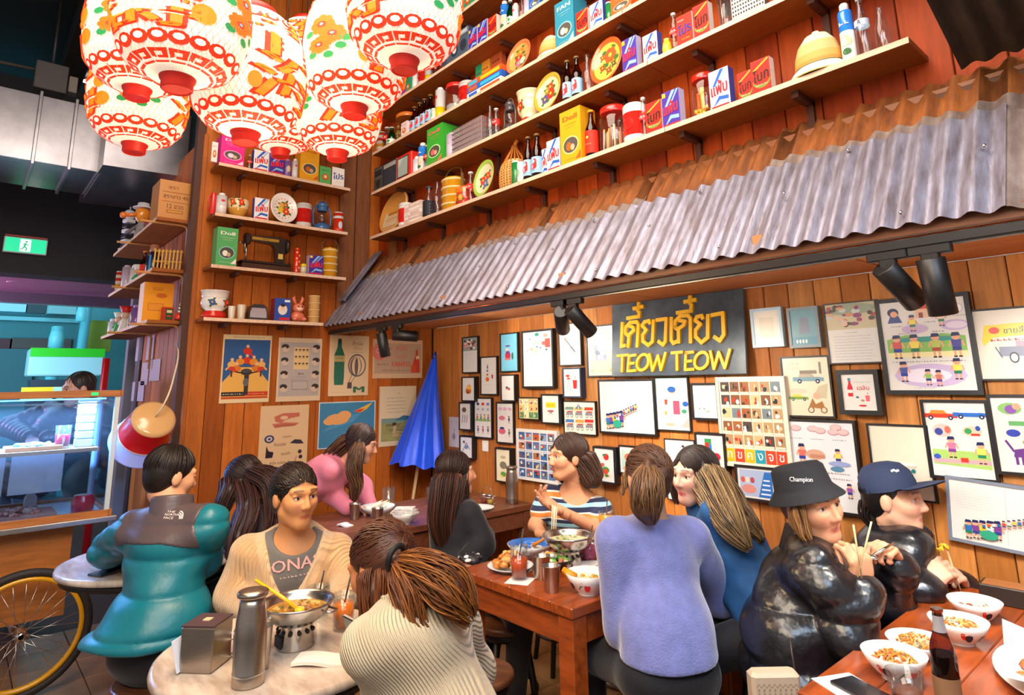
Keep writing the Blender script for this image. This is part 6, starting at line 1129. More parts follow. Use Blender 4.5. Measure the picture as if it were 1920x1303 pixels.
# front marble table
flask('tall brushed-steel water flask on the front marble table', -1.915, .69)
cup_steel('steel cup tucked behind the tall flask on the marble table', -1.985, .745, .032, .115)
hotpot('steel hot pot with a yellow spoon on the front marble table', -2.07, .885, .87, None, rot=.6)
t = thing('plastic_spoon', 'yellow plastic spoon standing in the front hot pot', 'spoon', (-2.095, .845, TZ+.115)); m = MB(); m.tube([(.045, .03, .0), (.005, 0, .028), (-.07, -.06, .075)], [.006, .006, .005], 8, 'f0b81c'); m.ball((.055, .036, -.004), .017, 10, 7, 'f0b81c', (1.2, .9, .5)); m.obj('spoon_body', GLOSS, t)
napkin_holder('brown-topped steel napkin dispenser at the left edge of the marble table', -2.115, .635, .75)
mug('glass mug of bright orange juice beside the hot pot', -2.09, 1.055, 'ee7a12', .74, .037, .11, 1.1)
mug('empty glass mug with a black straw in front of the beige cardigan', -2.235, 1.03, None, 0, .04, .105, .8)
condiments('chrome condiment rack half hidden behind the steel flask', -2.11, .755, .7)
napkin_flat('cream folded napkin with cutlery on the front marble table', -1.90, .90, .80, .165, .075, steel=True)
# red table
HPX = P(1066, 1008, z=.868); hotpot('large steel hot pot in the middle of the red table', HPX.x, HPX.y, .88, ['e8dcc0', 'f0e8d0', '6aa040', 'd8c8a0'], rot=.3)
bowl('blue-rimmed wide bowl with a wooden spoon on the red table', -2.30, 2.09, .105, .055, 'ece8e4', None, lambda m, r, h: (rnd_food(m, r*.75, h*.5, 40, ['d8c8c0', 'e8e0d8', 'a88a7a', '8aa8a0'], (.006, .014), 7)), inner='2a6ac0')
t = thing('wooden_spoon', 'orange wooden spoon in the blue-rimmed bowl', 'spoon', (-2.26, 2.12, TZ+.06)); m = MB(); m.tube([(-.03, -.02, -.015), (.01, .005, .01), (.045, .035, .055)], [.010, .006, .005], 8, 'e08a2a'); m.obj('spoon_body', GLOSS, t)
plate_('white plate of fried chicken and noodles on the red table', -2.20, 1.885, .10, 'e8eef4', lambda m, r, z: (rnd_food(m, r*.65, z+.012, 46, ['c87a2a', 'd8954a', 'a85a1c', 'e8b068'], (.012, .02), 5, .05)))
mug('glass mug of red iced tea on a coaster, front edge of the red table', -2.075, 1.825, 'c84a0c', .66, .037, .13, .9, '4a3a2a')
t = thing('paper_coaster', 'white paper coaster under the iced tea mug', 'coaster', (-2.06, 1.815, TZ-.0002), .5); m = MB(); m.box((0, 0, -.0004+.0006), (.1, .1, .0008), 'f0ece8'); m.obj('paper', MATTE, t); t.location.z = .7500
cup_steel('steel cup at the near corner of the red table', -1.875, 1.815, .036, .095)
cup_steel('steel cup between the iced tea and the green salad', -2.015, 1.895, .036, .09)
bowl('dark bowl of salad with egg on the red table', -2.085, 2.04, .095, .045, '2a2624', None, lambda m, r, h: (rnd_food(m, r*.8, h*.75, 60, ['d8a890', 'e8d0b8', '8ac050', 'c87a5a', 'f0e0c8', '4a8a30'], (.008, .016), 9, .025), m.ball((.0, -.03, h+.012), .022, 10, 7, 'f4f0e4', (1.4, .8, .5)), m.ball((.0, -.034, h+.018), .013, 8, 6, 'f0b020', (1.3, .8, .5))))
mug('glass mug of pink milk on the red table', -2.03, 2.20, 'f06a98', .8, .042, .105, .9, '3a2a2a', ice='f8dce4')
bowl('white bowl with soup and an orange spoon nearest the lilac sweater', -1.765, 1.90, .085, .075, 'f2f0f0', d_rooster, lambda m, r, h: (m.lathe([(.001, h*.7), (r*.86, h*.7)], 28, 'f0ead8', cap=False), rnd_food(m, r*.5, h*.72, 14, ['4a9a3a', 'e8d8a0', 'd8a040'], (.005, .010), 3), m.tube([(-.02, -.05, h*.8), (-.07, -.06, h+.006)], [.018, .012], 8, 'f09a1c')))
plate_('white dish with greens behind the soup bowl', -1.93, 2.12, .09, 'f6f4f2', lambda m, r, z: rnd_food(m, r*.5, z+.004, 22, ['5a7a3a', '8a6a4a', 'd8c8a0'], (.005, .011), 3))
mug('glass of orange juice with straw at the far end of the red table', -2.32, 2.66, 'f0a010', .85, .042, .11, 2.2, '4a2a1a')
plate_('blue-rimmed plate of food beside the far orange juice', -2.19, 2.60, .10, 'f0f0ec', lambda m, r, z: rnd_food(m, r*.55, z+.006, 30, ['e8c870', 'f0d890', 'd8a858'], (.008, .014), 4), rim='3a8ad0')
condiments('condiment rack with red sauces behind the pink milk', -2.06, 2.47, .4)
bowl('small white bowl of yellow noodles beside the pink milk', -1.985, 2.33, .07, .05, 'f6f2ee', None, lambda m, r, h: noodle(m, r*.85, h*.8, 26, ['f0c030', 'e8b828'], 4, .003))
# chopsticks pot behind the bowl
t = thing('chopstick_pot', 'dark pot holding pale chopsticks behind the blue-rimmed bowl', 'pot', (-2.33, 2.27, TZ)); m = MB(); m.lathe([(.03, 0), (.033, .09), (.029, .09), (.027, .006), (.001, .005)], 20, '3a302c', cap=False); m.obj('pot_wall', SATIN, t)
for k in range(4): m = MB(); m.tube([(.005*k-.01, .01*(k % 2), .01), (.02*k-.02, .025-.01*k, .19)], .003, 6, 'e8d8b8'); m.obj('chopstick', SATIN, t)
# back table
cup_steel('steel cup at the near end of the dark back table', -3.63, 1.885, .034, .09)
cup_steel('second steel cup near the edge of the dark back table', -3.40, 1.91, .034, .09)
bowl('wide dish of crumpled napkins and bread on the back table', -3.63, 2.04, .105, .055, 'dfe6ea', None, lambda m, r, h: [m.add([V(p)+V((dx, dy, h*.6)) for p in ((-.03, -.03, 0), (.04, -.02, .02), (.03, .03, .05), (-.03, .02, .03))], [(0, 1, 2, 3), (3, 2, 1, 0)], 'f4eedc') for dx, dy in ((0, 0), (.03, .02), (-.04, .01), (.01, -.03), (-.02, .04))])
mug('clear tall glass with a little juice on the back table', -3.76, 2.19, 'e8b040', .25, .042, .13, 2.5, None)
bowl('white lidded bowl holding napkins, middle of the back table', -3.30, 2.03, .075, .06, 'e8e4e0', None, lambda m, r, h: [m.box((0, 0, h+.012*i), (.15-.02*i, .075, .010), 'f4f0ea', R=MX.Rotation(.2*i+.4, 3, 'Z')) for i in range(3)])
napkin_flat('white napkin scrap at the near corner of the back table', -3.50, 1.76, .3, .08, .05, c='f0eef4')
plate_('white plate behind the long-haired woman in black', -3.29, 2.56, .10, 'f2f0ee')
flask('steel flask at the far end of the back table', -3.31, 2.86, .042, .235)
condiments('condiment rack beside the far steel flask', -3.40, 2.72, .2)
mug('glass mug with white straw left of the long-haired woman in black', -3.66, 2.46, None, 0, .04, .11, 3.0, 'f0ece0')
# right table
def fried(seed): return lambda m, r, h: (noodle(m, r*.72, h*.62, 44, ['d8862a', 'e0a050', 'c8702a', 'e8c8a0'], seed, .003, .022), rnd_food(m, r*.6, h*.66, 22, ['d8b890', 'e87a2a', '7a9a3a', 'f0e4d0'], (.005, .010), seed, .018))
bowl('rooster bowl of noodles nearest the phone', -.735, 1.985, .080, .064, 'f4f0ec', d_rooster, fried(3), rot=.3)
bowl('wide white bowl of noodles between two rooster bowls', -.74, 2.19, .084, .042, 'f6f4f2', None, fried(5))
bowl('rooster bowl of noodles behind the beer bottle', -.685, 2.375, .080, .064, 'f4f0ec', d_rooster, fried(7), rot=.9)
bowl('rooster bowl of rice soup farthest on the right table', -.70, 2.62, .078, .060, 'f4f0ec', d_rooster, lambda m, r, h: (m.lathe([(.001, h*.7), (r*.84, h*.7)], 24, 'f0e8dc', cap=False), rnd_food(m, r*.6, h*.72, 24, ['e8c8b0', '8a4a3a', 'f0e4d8'], (.006, .011), 6)), rot=1.1)
t = thing('beer_bottle', 'half full amber beer bottle standing on the right table', 'bottle', (-.600, 1.93, TZ), 0, None, (.95, .95, .92)); pr = [(.029, 0), (.0305, .004), (.0305, .12), (.027, .145), (.015, .18), (.0125, .2), (.0125, .226), (.0145, .228), (.0145, .236)]
m = MB(); m.lathe(pr, 26); m.obj('glass', GLASSB, t); m = MB(); m.lathe([(.001, .004)]+[(r-.003, z+.004) for r, z in pr[:3]]+[(.0285, .118), (.001, .118)], 20, '2a1206', cap=False); m.obj('beer', SATIN, t); m = MB(); m.lathe([(.0312, .015), (.0312, .07)], 26, '8a6a4a', cap=False); m.obj('label', MATTE, t); m = MB(); m.lathe([(.0162, .178), (.0132, .2), (.0132, .218)], 22, 'a8a4a8', cap=False); m.obj('neck_foil', SATIN, t)
t = thing('shot_glass', 'short clear glass of whisky beside the beer bottle', 'glass', (-.672, 1.865, TZ)); m = MB(); m.lathe([(.032, 0), (.034, .004), (.042, .07), (.039, .07), (.031, .01), (.001, .008)], 24, cap=False); m.obj('glass_wall', GLASSJ, t); m = MB(); m.lathe([(.001, .01), (.031, .011), (.034, .03), (.001, .03)], 20, '7a3a18', cap=False); m.obj('whisky', SATIN, t)
m = MB(); m.box((0, 0, .0045), (.078, .155, .008), '15151b', ch=.002); t = thing('mobile_phone', 'dark phone lying on a napkin at the table corner', 'phone', (-.755, 1.83, TZ+.0015), 1.2); m.obj('case', GLOSS, t)
t = thing('paper_napkin', 'white napkin under the phone at the table corner', 'napkin', (-.79, 1.835, .7501), 1.1); m = MB(); m.box((0, 0, .0007), (.12, .16, .0014), 'f4f2f4'); m.obj('paper', MATTE, t)
t = thing('oval_platter', 'large white paper-lined platter of chicken and rice at the right edge', 'platter', (-.385, 2.29, TZ), .2); m = MB(); m.lathe([(.16, 0), (.165, .004), (.19, .016), (.2, .02), (.195, .021), (.15, .008), (.001, .006)], 44, 'f6f4f2', cap=False, sx=1.0, sy=1.35); m.obj('dish', ENAMEL, t)
m = MB(); q = random.Random(4); n = 8; vs = [(-.17+.34*i/n, -.22+.44*j/n, .018+.006*math.sin(i*1.3+j)+.02*((i/n-.5)**2+(j/n-.5)**2)*4) for i in range(n+1) for j in range(n+1)]; m.add(vs, [(i*(n+1)+j, (i+1)*(n+1)+j, (i+1)*(n+1)+j+1, i*(n+1)+j+1) for i in range(n) for j in range(n)], 'f8f6f4', True); m.obj('paper_liner', MATTE, t)
m = MB(); rnd_food(m, .05, .035, 24, ['b85a2a', 'c8703a', '9a4420', 'd88a50'], (.014, .024), 3, .02, -.09, -.1); m.obj('chicken', FOOD, t); m = MB(); rnd_food(m, .045, .035, 20, ['b85a2a', 'c8703a', '9a4420'], (.012, .022), 8, .015, -.02, .14); m.obj('chicken', FOOD, t); m = MB(); rnd_food(m, .06, .034, 110, ['f4f0e6', 'ece6da'], (.005, .009), 5, .02, .0, -.12); m.obj('rice', FOOD, t)
t = thing('tissue_box', 'dark low tissue box against the wall on the right table', 'box', (-.66, 2.88, TZ), .05); m = MB(); m.box((0, 0, .03), (.16, .1, .06), '2e2622', ch=.003); m.obj('case', SATIN, t); m = MB(); m.box((0, 0, .0605), (.14, .08, .003), 'a86a3a'); m.obj('lid', SATIN, t)
mug('glass of orange juice with black straw at the right edge', -.50, 2.84, 'f0960c', .85, .045, .105, 2.6, '2a2420')
# phone on the back left table
t = thing('phone', 'dark phone lying on the left marble table', 'phone', (-3.42, .60, TZ), .5); m = MB(); m.box((0, 0, .005), (.08, .15, .009), '1c2c34', ch=.002); m.obj('case', GLOSS, t)
mug('small glass of water on the left marble table', -3.52, .66, 'd8cdb8', .3, .033, .09, 0, None)
# ---------------------------------------------------------------- paper lanterns
LPAPER = mat('lantern_paper', rough=.7, emit=.5); LRED = mat('lantern_red', 'c01c10', rough=.5, emit=.12, ecol='d03010')
LR = [(.052, 0), (.10, .008), (.15, .035), (.187, .09), (.202, .18), (.204, .25), (.196, .33), (.175, .40), (.13, .45), (.085, .47)]
_cum = [0]
for (r0, z0), (r1, z1) in zip(LR[:-1], LR[1:]): _cum.append(_cum[-1]+math.hypot(r1-r0, z1-z0))
def lpt(s, ang, off=0.):
    s = max(0, min(.9999, s))*_cum[-1]; k = max(i for i in range(len(_cum)-1) if _cum[i] <= s); t = (s-_cum[k])/(_cum[k+1]-_cum[k])
    r = LR[k][0]+(LR[k+1][0]-LR[k][0])*t+off; z = LR[k][1]+(LR[k+1][1]-LR[k][1])*t; return (r*math.cos(ang), r*math.sin(ang), z)
m = MB(); fine = [lpt(i/26, 0) for i in range(27)]; m.lathe([(p[0], p[2]) for p in fine], 48, 'fff3df', cap=False); lan_body = m.mesh('paper_shell', LPAPER)
m = MB(); NN = 54
for sg in (1, -1):
    for k in range(NN):
        for i in range(18):
            a0, a1 = 2*PI*k/NN+sg*i*.085, 2*PI*k/NN+sg*(i+1)*.085; w_ = .0045
            m.add([lpt(i/18, a0-w_, .0006), lpt(i/18, a0+w_, .0006), lpt((i+1)/18, a1+w_, .0006), lpt((i+1)/18, a1-w_, .0006)], [(0, 1, 2, 3)], 'b89468' if i < 14 else 'c88a50')
lan_net = m.mesh('net', LPAPER)
def lan_art(seed):
    m = MB(); a = Art(m, 1, 1, 0, step=.0009); a.map = lambda x, z, y: lpt(z, x*2*PI, .0012-y)
    RD, OR = 'e0300c', 'f08010'
    for k in range(18): x = k/18; a.ell(x, .215, .030, .036, RD, 1, 10); a.ell(x, .22, .016, .017, 'fff0d8', 2, 8)
    for z0, z1 in ((.0, .07), (.155, .172), (.182, .205)): a.rect(0, z0, .5, z1, RD, 3); a.rect(.5, z0, 1, z1, RD, 3)
    for k in range(14):
        x = k/14
        for q in ((.002, .066, .068, .082), (.002, .066, .020, .15), (.002, .134, .068, .155), (.048, .095, .068, .15), (.026, .095, .068, .11)): a.rect(x+q[0], q[1], x+q[2], q[3], RD, 2)
    for k in range(18): x = k/18; a.ell(x, .80, .024, .03, RD, 1, 10); a.ell(x, .80, .014, .018, 'fff0d8', 2, 8)
    a.rect(0, .85, .5, .87, RD, 2); a.rect(.5, .85, 1, .87, RD, 2)
    for j, ch in enumerate(('青海', '福壽', '海青')[seed % 3]):
        for x in (.30, .80): a.text(ch, x, .67-.27*j, .29, RD, 3, .26, bold=.014); a.text(ch, x+.002, .672-.27*j, .28, OR, 4, .25, bold=.004)
    for x in (.05, .55):
        for dx, dz, r in ((0, .54, .045), (.035, .47, .04), (-.01, .41, .035)):
            for q in range(8): t = q*PI/4; a.ell(x+dx+.028*math.cos(t), dz+r*math.sin(t), .016, r*.55, 'f06a0c', 3, 8)
            a.ell(x+dx, dz, .016, r*.5, 'e0400c', 4, 8); a.ell(x+dx, dz, .007, r*.22, '6ab0d8', 5, 6)
        for dx, dz in ((-.05, .5), (.06, .39), (-.04, .36), (.02, .34), (.075, .44)): a.ell(x+dx, dz, .018, .022, '1f8a48', 3, 8)
    a.ell(.43, .5, .025, .06, OR, 3); a.ell(.44, .36, .03, .05, OR, 3); a.ell(.93, .42, .03, .06, RD, 3); a.ell(.18, .35, .02, .05, OR, 3)
    return m.mesh('painted_pattern', LPAPER)
lan_arts = [lan_art(s) for s in range(3)]
m = MB(); m.lathe([(.042, -.042), (.047, -.038), (.047, -.012), (.052, -.008), (.055, .004)], 30, cols=['a81410', 'b81810', 'e07810', 'e07810'], cap=False); m.lathe([(.001, -.036), (.042, -.038)], 24, '7a0c0c', cap=False); lan_foot = m.mesh('foot', LRED)
m = MB(); m.lathe([(.085, .468), (.085, .5), (.06, .51), (.001, .512)], 24, 'c01c10'); lan_cap = m.mesh('cap', LRED)
def paper_lantern(px, py, d, rot, k, s, label):
    c = P(px, py, d=d); t = thing('paper_lantern', label, 'lantern', c-V((0, 0, .235*s)), rot, 'painted paper lanterns', (s, s, s))
    place('paper_shell', lan_body, t); place('net', lan_net, t); place('painted_pattern', lan_arts[k], t); place('foot', lan_foot, t); place('cap', lan_cap, t)
    m = MB(); m.tube([(0, 0, .51), (0, 0, (4.8-c.z)/s+.235)], .004, 5, '2a1c16'); m.obj('cord', SATIN, t)
paper_lantern(262, 180, 2.92, 2.6, 0, 1.02, 'lowest left paper lantern, painted with orange flowers and a red letter')
paper_lantern(345, 22, 1.95, 3.6, 1, .96, 'largest upper left paper lantern, cut by the frame edge')
paper_lantern(268, 66, 2.48, 2.2, 2, .98, 'paper lantern squeezed behind the largest upper left one')
paper_lantern(468, 140, 2.36, 4.95, 0, 1.0, 'long central paper lantern with bold red letters')
paper_lantern(668, 98, 2.5, 4.85, 2, 1.0, 'paper lantern with two tall flower sprays, right of centre')
paper_lantern(760, 0, 2.05, 5.9, 1, .92, 'topmost right paper lantern, next to the long shelves')
paper_lantern(636, 198, 3.0, 1.2, 0, 1.0, 'lowest right paper lantern above the yellow doll box')
paper_lantern(530, 206, 3.45, .4, 1, 1.0, 'farthest small paper lantern between the central two')
paper_lantern(572, 110, 3.95, .9, 2, 1.0, 'glowing white paper lantern at the back of the cluster')
light('POINT', 'lantern_fill', (-2.35, .8, 1.95), (0, 0, 0), 34, (1.0, .72, .42), .25)  # added point light below the lanterns, standing in for the glow of their bulbs

# ---------------------------------------------------------------- closed blue umbrella in the corner
tip = V((-4.33, 2.93, 1.76)); foot = P(768, 975, y=2.70); foot = tip+(foot-tip)*(tip.z/(tip.z-foot.z)); ax = (foot-tip).normalized(); Lp = (foot-tip).length
t = thing('parasol', 'closed blue market umbrella leaning in the corner', 'umbrella', foot); t.rotation_euler = (-ax).to_track_quat('Z', 'Y').to_euler()
m = MB(); m.tube([(0, 0, 0), (0, 0, Lp)], .013, 8, 'd8b888'); m.obj('pole', SATIN, t); m = MB(); m.lathe([(.016, Lp-.04), (.016, Lp), (.004, Lp+.035)], 10, '1a3ab0'); m.obj('finial', GLOSS, t)
BLUE = mat('blue_canvas', '0848dc', rough=.42, sheen=.3, bump=.2, bscale=30, spec=.4); NR, NA = 14, 96; vs = []; fs = []
for j in range(NR+1):
    u = j/NR
    for i in range(NA): a = 2*PI*i/NA; R = .025+.20*u**1.1; fold = 1+.10*math.cos(8*a)*min(1, u*1.6)+.03*math.cos(16*a+1)*u; R *= fold; vs.append((R*math.cos(a+.25*u)*1.05, R*math.sin(a+.25*u)*.82, Lp-.03-.84*u-.012*u*math.cos(8*a)))
fs = [(j*NA+i, (j+1)*NA+i, (j+1)*NA+(i+1) % NA, j*NA+(i+1) % NA) for j in range(NR) for i in range(NA)]
o = arr_obj('canopy', vs, fs, BLUE, t)
# ---------------------------------------------------------------- red mug pendant lamp
c = P(283, 795, d=3.72); zx = (UP*.64+RIGHT*.56-FWD*.42).normalized(); t = thing('pendant_lamp', 'hanging lamp made of a red enamel mug over a blue plastic bowl', 'lamp', c); t.rotation_euler = zx.to_track_quat('Z', 'Y').to_euler()
m = MB(); m.lathe([(.001, .075), (.10, .07), (.118, .06), (.122, .045)], 36, 'd8aa70', cap=False); m.obj('mug_base', ENAMEL, t)
m = MB(); m.lathe([(.124, .05), (.132, -.02), (.143, -.10), (.147, -.105), (.143, -.11)], 40, cols=['c8101c', 'c8101c', 'e8d8d0', 'e8d8d0'], cap=False); m.obj('mug_wall', ENAMEL, t)
m = MB(); m.box((0, 0, -.03), (.05, .012, .12), '1c1512', ch=.003); dr = (RIGHT*.75-FWD*.6); q = t.rotation_euler.to_matrix().inverted() @ dr; m.obj('handle', GLOSS, t, (.138*q.normalized().x, .138*q.normalized().y, 0), math.atan2(q.y, q.x)+PI/2)
SHADE = mat('plastic_shade', 'a8b4e8', rough=.25, emit=.25, ecol='8a9aff', spec=.5); m = MB(); m.lathe([(.14, -.10), (.152, -.15), (.17, -.20), (.172, -.205), (.166, -.2), (.148, -.15), (.136, -.10)], 32, cap=False); m.obj('shade', SHADE, t)
p0 = c+zx*.07; p1 = V((-4.75, 1.09, P(345, 640, y=1.09).z)); cw = MB(); mid = P(346, 700, y=1.0); pts = [p0*(1-q)**2+mid*2*q*(1-q)+p1*q*q+V((.02*math.sin(9*q), 0, 0)) for q in np.linspace(0, 1, 13)]; t['w'] = 1
Rinv = t.rotation_euler.to_matrix().inverted(); cw.tube([Rinv @ (V(p)-c) for p in pts], .005, 6, 'e8d4b8'); cw.obj('cord', SATIN, t); del t['w']

# ---------------------------------------------------------------- food cart with glass case
CX, CB, CY0, CY1 = -4.42, -5.05, -.75, .735
ct = thing('food_cart', 'wooden street food cart with lit glass case on the left', 'cart', ((CX+CB)/2, (CY0+CY1)/2, 0)); O = ct.location.copy()
def part(name, m, mt, **k): return m.obj(name, mt, ct, -O, **k)
WOODO = mat('cart_wood', 'b06a2c', rough=.45, noise=.3, nscale=5, stretch=(8, 1, 8), coat=.1)
for z, nm in ((1.515, 'top_rail'), (.845, 'bottom_rail')): m = MB(); [m.box(((CX if s else CB), (CY0+CY1)/2, z), (.04, CY1-CY0, .036), ch=.003) for s in (0, 1)]; [m.box(((CX+CB)/2, y, z), (CX-CB, .04, .036), ch=.003) for y in (CY0, CY1)]; part(nm, m, WOODO)
for x in (CX, CB):
    for y in (CY0, CY1-.01): m = MB(); m.box((x, y, 1.18), (.026, .026, .64), 'c8d4d8', ch=.002); part('post', m, SATIN)
PANE = glass('case_glass', 'dceeff', 1.2, .008)
for y0, y1 in ((CY0+.02, CY1-.02),): m = MB(); m.box((CX, (y0+y1)/2, 1.18), (.005, y1-y0, .63)); part('pane', m, PANE)
m = MB(); m.box(((CX+CB)/2, CY1-.005, 1.18), (CX-CB-.03, .005, .63)); part('pane', m, PANE)
m = MB(); m.box(((CX+CB)/2, (CY0+CY1)/2, .815), (CX-CB+.1, CY1-CY0+.08, .03), 'b8b4b8', ch=.004); part('counter_edge', m, STEEL)
m = MB(); m.box(((CX+CB)/2, (CY0+CY1)/2, .838), (CX-CB-.04, CY1-CY0-.04, .014), 'c8d8e0'); part('counter', m, SATIN)
m = MB(); m.box(((CX+CB)/2-.03, (CY0+CY1)/2-.05, .56), (CX-CB-.1, CY1-CY0-.2, .48), '4a3020'); part('base', m, WOODO)
LEDM = mat('led_strip', 'cfe8ff', emit=14, ecol='4a9cff'); m = MB(); m.box((CX-.06, (CY0+CY1)/2, 1.487), (.016, CY1-CY0-.12, .006)); part('led_strip', m, LEDM)
m = MB(); m.box((CX-.03, (CY0+CY1)/2, 1.463), (.012, CY1-CY0-.1, .008), '1a2a44'); part('rail', m, STEEL)
light('AREA', 'case_led', (CX-.1, 0, 1.465), (CX-.2, 0, .8), 80, (.25, .5, 1.0), 1.3, sy=.05)
m = MB(); m.box((CX-.22, -.02, 1.20), (.40, 1.36, .02), 'b87a48'); part('shelf', m, SATIN)
m = MB(); m.box((CX-.015, CY1-.15, 1.515), (.012, .05, .02), '0a0a0a'); m.box((CX+.021, CY1-.13, 1.515), (.004, .035, .018), '20d878'); part('switch', m, mat('switch_green', rough=.4, emit=.4))
for i, y in enumerate((-.42, -.16, .10, .36)): m = MB(); m.box((CX-.02, y+.02, 1.09), (.004, .235, .20), 'b0a8b4'); part('menu_sheet', m, MATTE)
for i in range(7): y = -.35+.045*i+(.12 if i > 2 else 0); t = thing('ladle', 'hanging steel ladle, number %d from the left under the case rail' % (i+1), 'ladle', (CX-.03, y, 1.458), 0, 'ladles in the glass case'); t['label'] = '%s ladle from the left, steel, hanging under the glass case rail' % ('first', 'second', 'third', 'fourth', 'fifth', 'sixth', 'seventh')[i]; m = MB(); m.tube([(0, 0, 0), (0, 0, -.11)], .004, 6, 'd8e8f8'); m.obj('handle', STEEL, t); m = MB(); m.ball((0, 0, -.125), .016, 10, 7, 'd8e8f8', (1, 1, .7)); m.obj('bowl', STEEL, t)
for i, (y, w_) in enumerate(((-.30, .2), (.0, .24), (.36, .26))): t = thing('wooden_tray', ['wooden tray at the left of the case shelf', 'middle wooden tray with chopsticks on the case shelf', 'wooden tray at the right of the case shelf'][i], 'tray', (CX-.16, y, 1.2105)); m = MB(); m.box((0, 0, .012), (.2, w_, .024), 'c07a3c', ch=.003); m.obj('board', MATTE, t); m = MB(); rnd_food(m, min(.09, w_/2.6), .028, 26, ['3a6a8a', 'c8d8e0', '8aa8b8', 'e8e0d0'], (.01, .02), i); m.obj('food', FOOD, t)
t = thing('chopstick_bundle', 'long pale chopsticks sticking out of the tray in the glass case', 'chopsticks', (CX-.16, -.06, 1.25))
for k in range(3): m = MB(); m.tube([(0, 0, .0), (0, -.28, .10-.03*k)], .004, 6, 'd8e8d8'); m.obj('chopstick', SATIN, t, (.02*k, .06*k, 0))
for k in range(6): o = MB(); o.box((0, 0, .0225), (.10, .085, .043), ['d8ecd8', 'cfe8d8'][k % 2], ch=.004); o.obj('takeout_box', SATIN, tag(place('takeout_box', None, None, (CX-.18, .60, 1.2105+.0455*k)), ['bottom box of the stack of pale green boxes in the glass case', 'second lowest pale green box of the stack in the case', 'third pale green box of the stack in the case', 'fourth pale green box of the stack in the case', 'second highest pale green box of the stack in the case', 'top pale green box of the stack in the glass case'][k], 'box', 'pale green boxes stacked in the case'))
mug('red drink in a plastic cup beside the pale green boxes', CX-.12, .49, 'd8182c', .6, .04, .13, 0, None, 1.2105)
CZ = .8455
bowl('dark wok-like bowl at the left of the cart counter', CX-.2, -.08, .12, .07, '1c1c22', None, lambda m, r, h: rnd_food(m, r*.6, h*.55, 20, ['2a2a30', '4a5a6a'], (.012, .02), 4), CZ)
t = thing('cutting_board', 'pinkish cutting board with meat on the cart counter', 'board', (CX-.2, .32, CZ)); m = MB(); m.box((0, 0, .012), (.26, .36, .022), 'b8786a', ch=.004); m.obj('board', MATTE, t); m = MB(); rnd_food(m, .11, .026, 40, ['d89a8a', 'c86a5a', 'e8c0b0'], (.012, .022), 5, .02); m.obj('meat', FOOD, t)
t = thing('red_container', 'red glass jar at the right end of the cart counter', 'jar', (CX-.09, .62, CZ)); m = MB(); m.lathe([(.045, 0), (.055, .01), (.058, .07), (.045, .09), (.046, .1)], 24, 'c81428'); m.obj('jar_body', ENAMEL, t)
t = thing('ingredient_pile', 'heap of wrapped ingredients on the cart counter', 'food'); t.location = (CX-.22, .09, CZ); m = MB(); rnd_food(m, .13, .02, 60, ['9ac0e0', 'c8dcf0', 'e8f0f8', '6a98c8'], (.016, .03), 6, .05); m.obj('packets', FOOD, t); t['kind'] = 'stuff'
for i, (y, x, c, h) in enumerate(((.40, -.42, 'e8e4e0', .12), (.20, -.40, 'd8e4f0', .16), (.06, -.42, '8ab8d8', .15), (-.12, -.4, 'd0dce8', .14))): t = thing('plastic_bottle', ['white bottle at the back of the cart counter, right', 'tall pale bottle at the back of the cart counter', 'blue bottle at the back of the cart counter', 'pale bottle behind the dark bowl on the cart'][i], 'bottle', (CX+x, y, CZ)); m = MB(); m.lathe([(.03, 0), (.032, .01), (.032, h*.6), (.014, h*.85), (.014, h)], 18, c); m.obj('bottle_body', GLOSS, t); m = MB(); m.lathe([(.016, h), (.016, h+.02), (.008, h+.026)], 12, 'f0f0f0'); m.obj('cap', GLOSS, t)
wy = P(65, 1185, x=CX+.10); t = thing('bicycle_wheel', 'spoked cart wheel with a yellow rim and black tyre', 'wheel', (CX+.10, wy.y-.06, .315)); t.rotation_euler = (0, PI/2, 0)
def torus(m, R, r, n, k, col): m.tube([(R*math.cos(a), R*math.sin(a), 0) for a in np.linspace(0, 2*PI, n+1)], r, k, col, cap=False)
m = MB(); torus(m, .292, .021, 56, 10, '2a2422'); m.obj('tyre', MATTE, t); m = MB(); m.lathe([(.252, -.012), (.27, -.014), (.272, .014), (.252, .012), (.252, -.012)], 56, 'e0a010', cap=False); m.obj('rim', GLOSS, t); m = MB(); m.lathe([(.012, -.05), (.03, -.03), (.022, -.02), (.022, .02), (.03, .03), (.012, .05)], 20); m.obj('hub', CHROME, t)
for k in range(28): a = 2*PI*k/28; b = a+(.55 if k % 2 else -.55); zz = .025 if k % 4 < 2 else -.025; m = MB(); m.tube([(.028*math.cos(b), .028*math.sin(b), zz), (.253*math.cos(a), .253*math.sin(a), 0)], .0016, 5, 'b8b0a8'); m.obj('spoke', STEEL, t)
m = MB(); m.tube([(0, 0, -.10), (0, 0, .05)], .012, 10); m.obj('axle', STEEL, t)

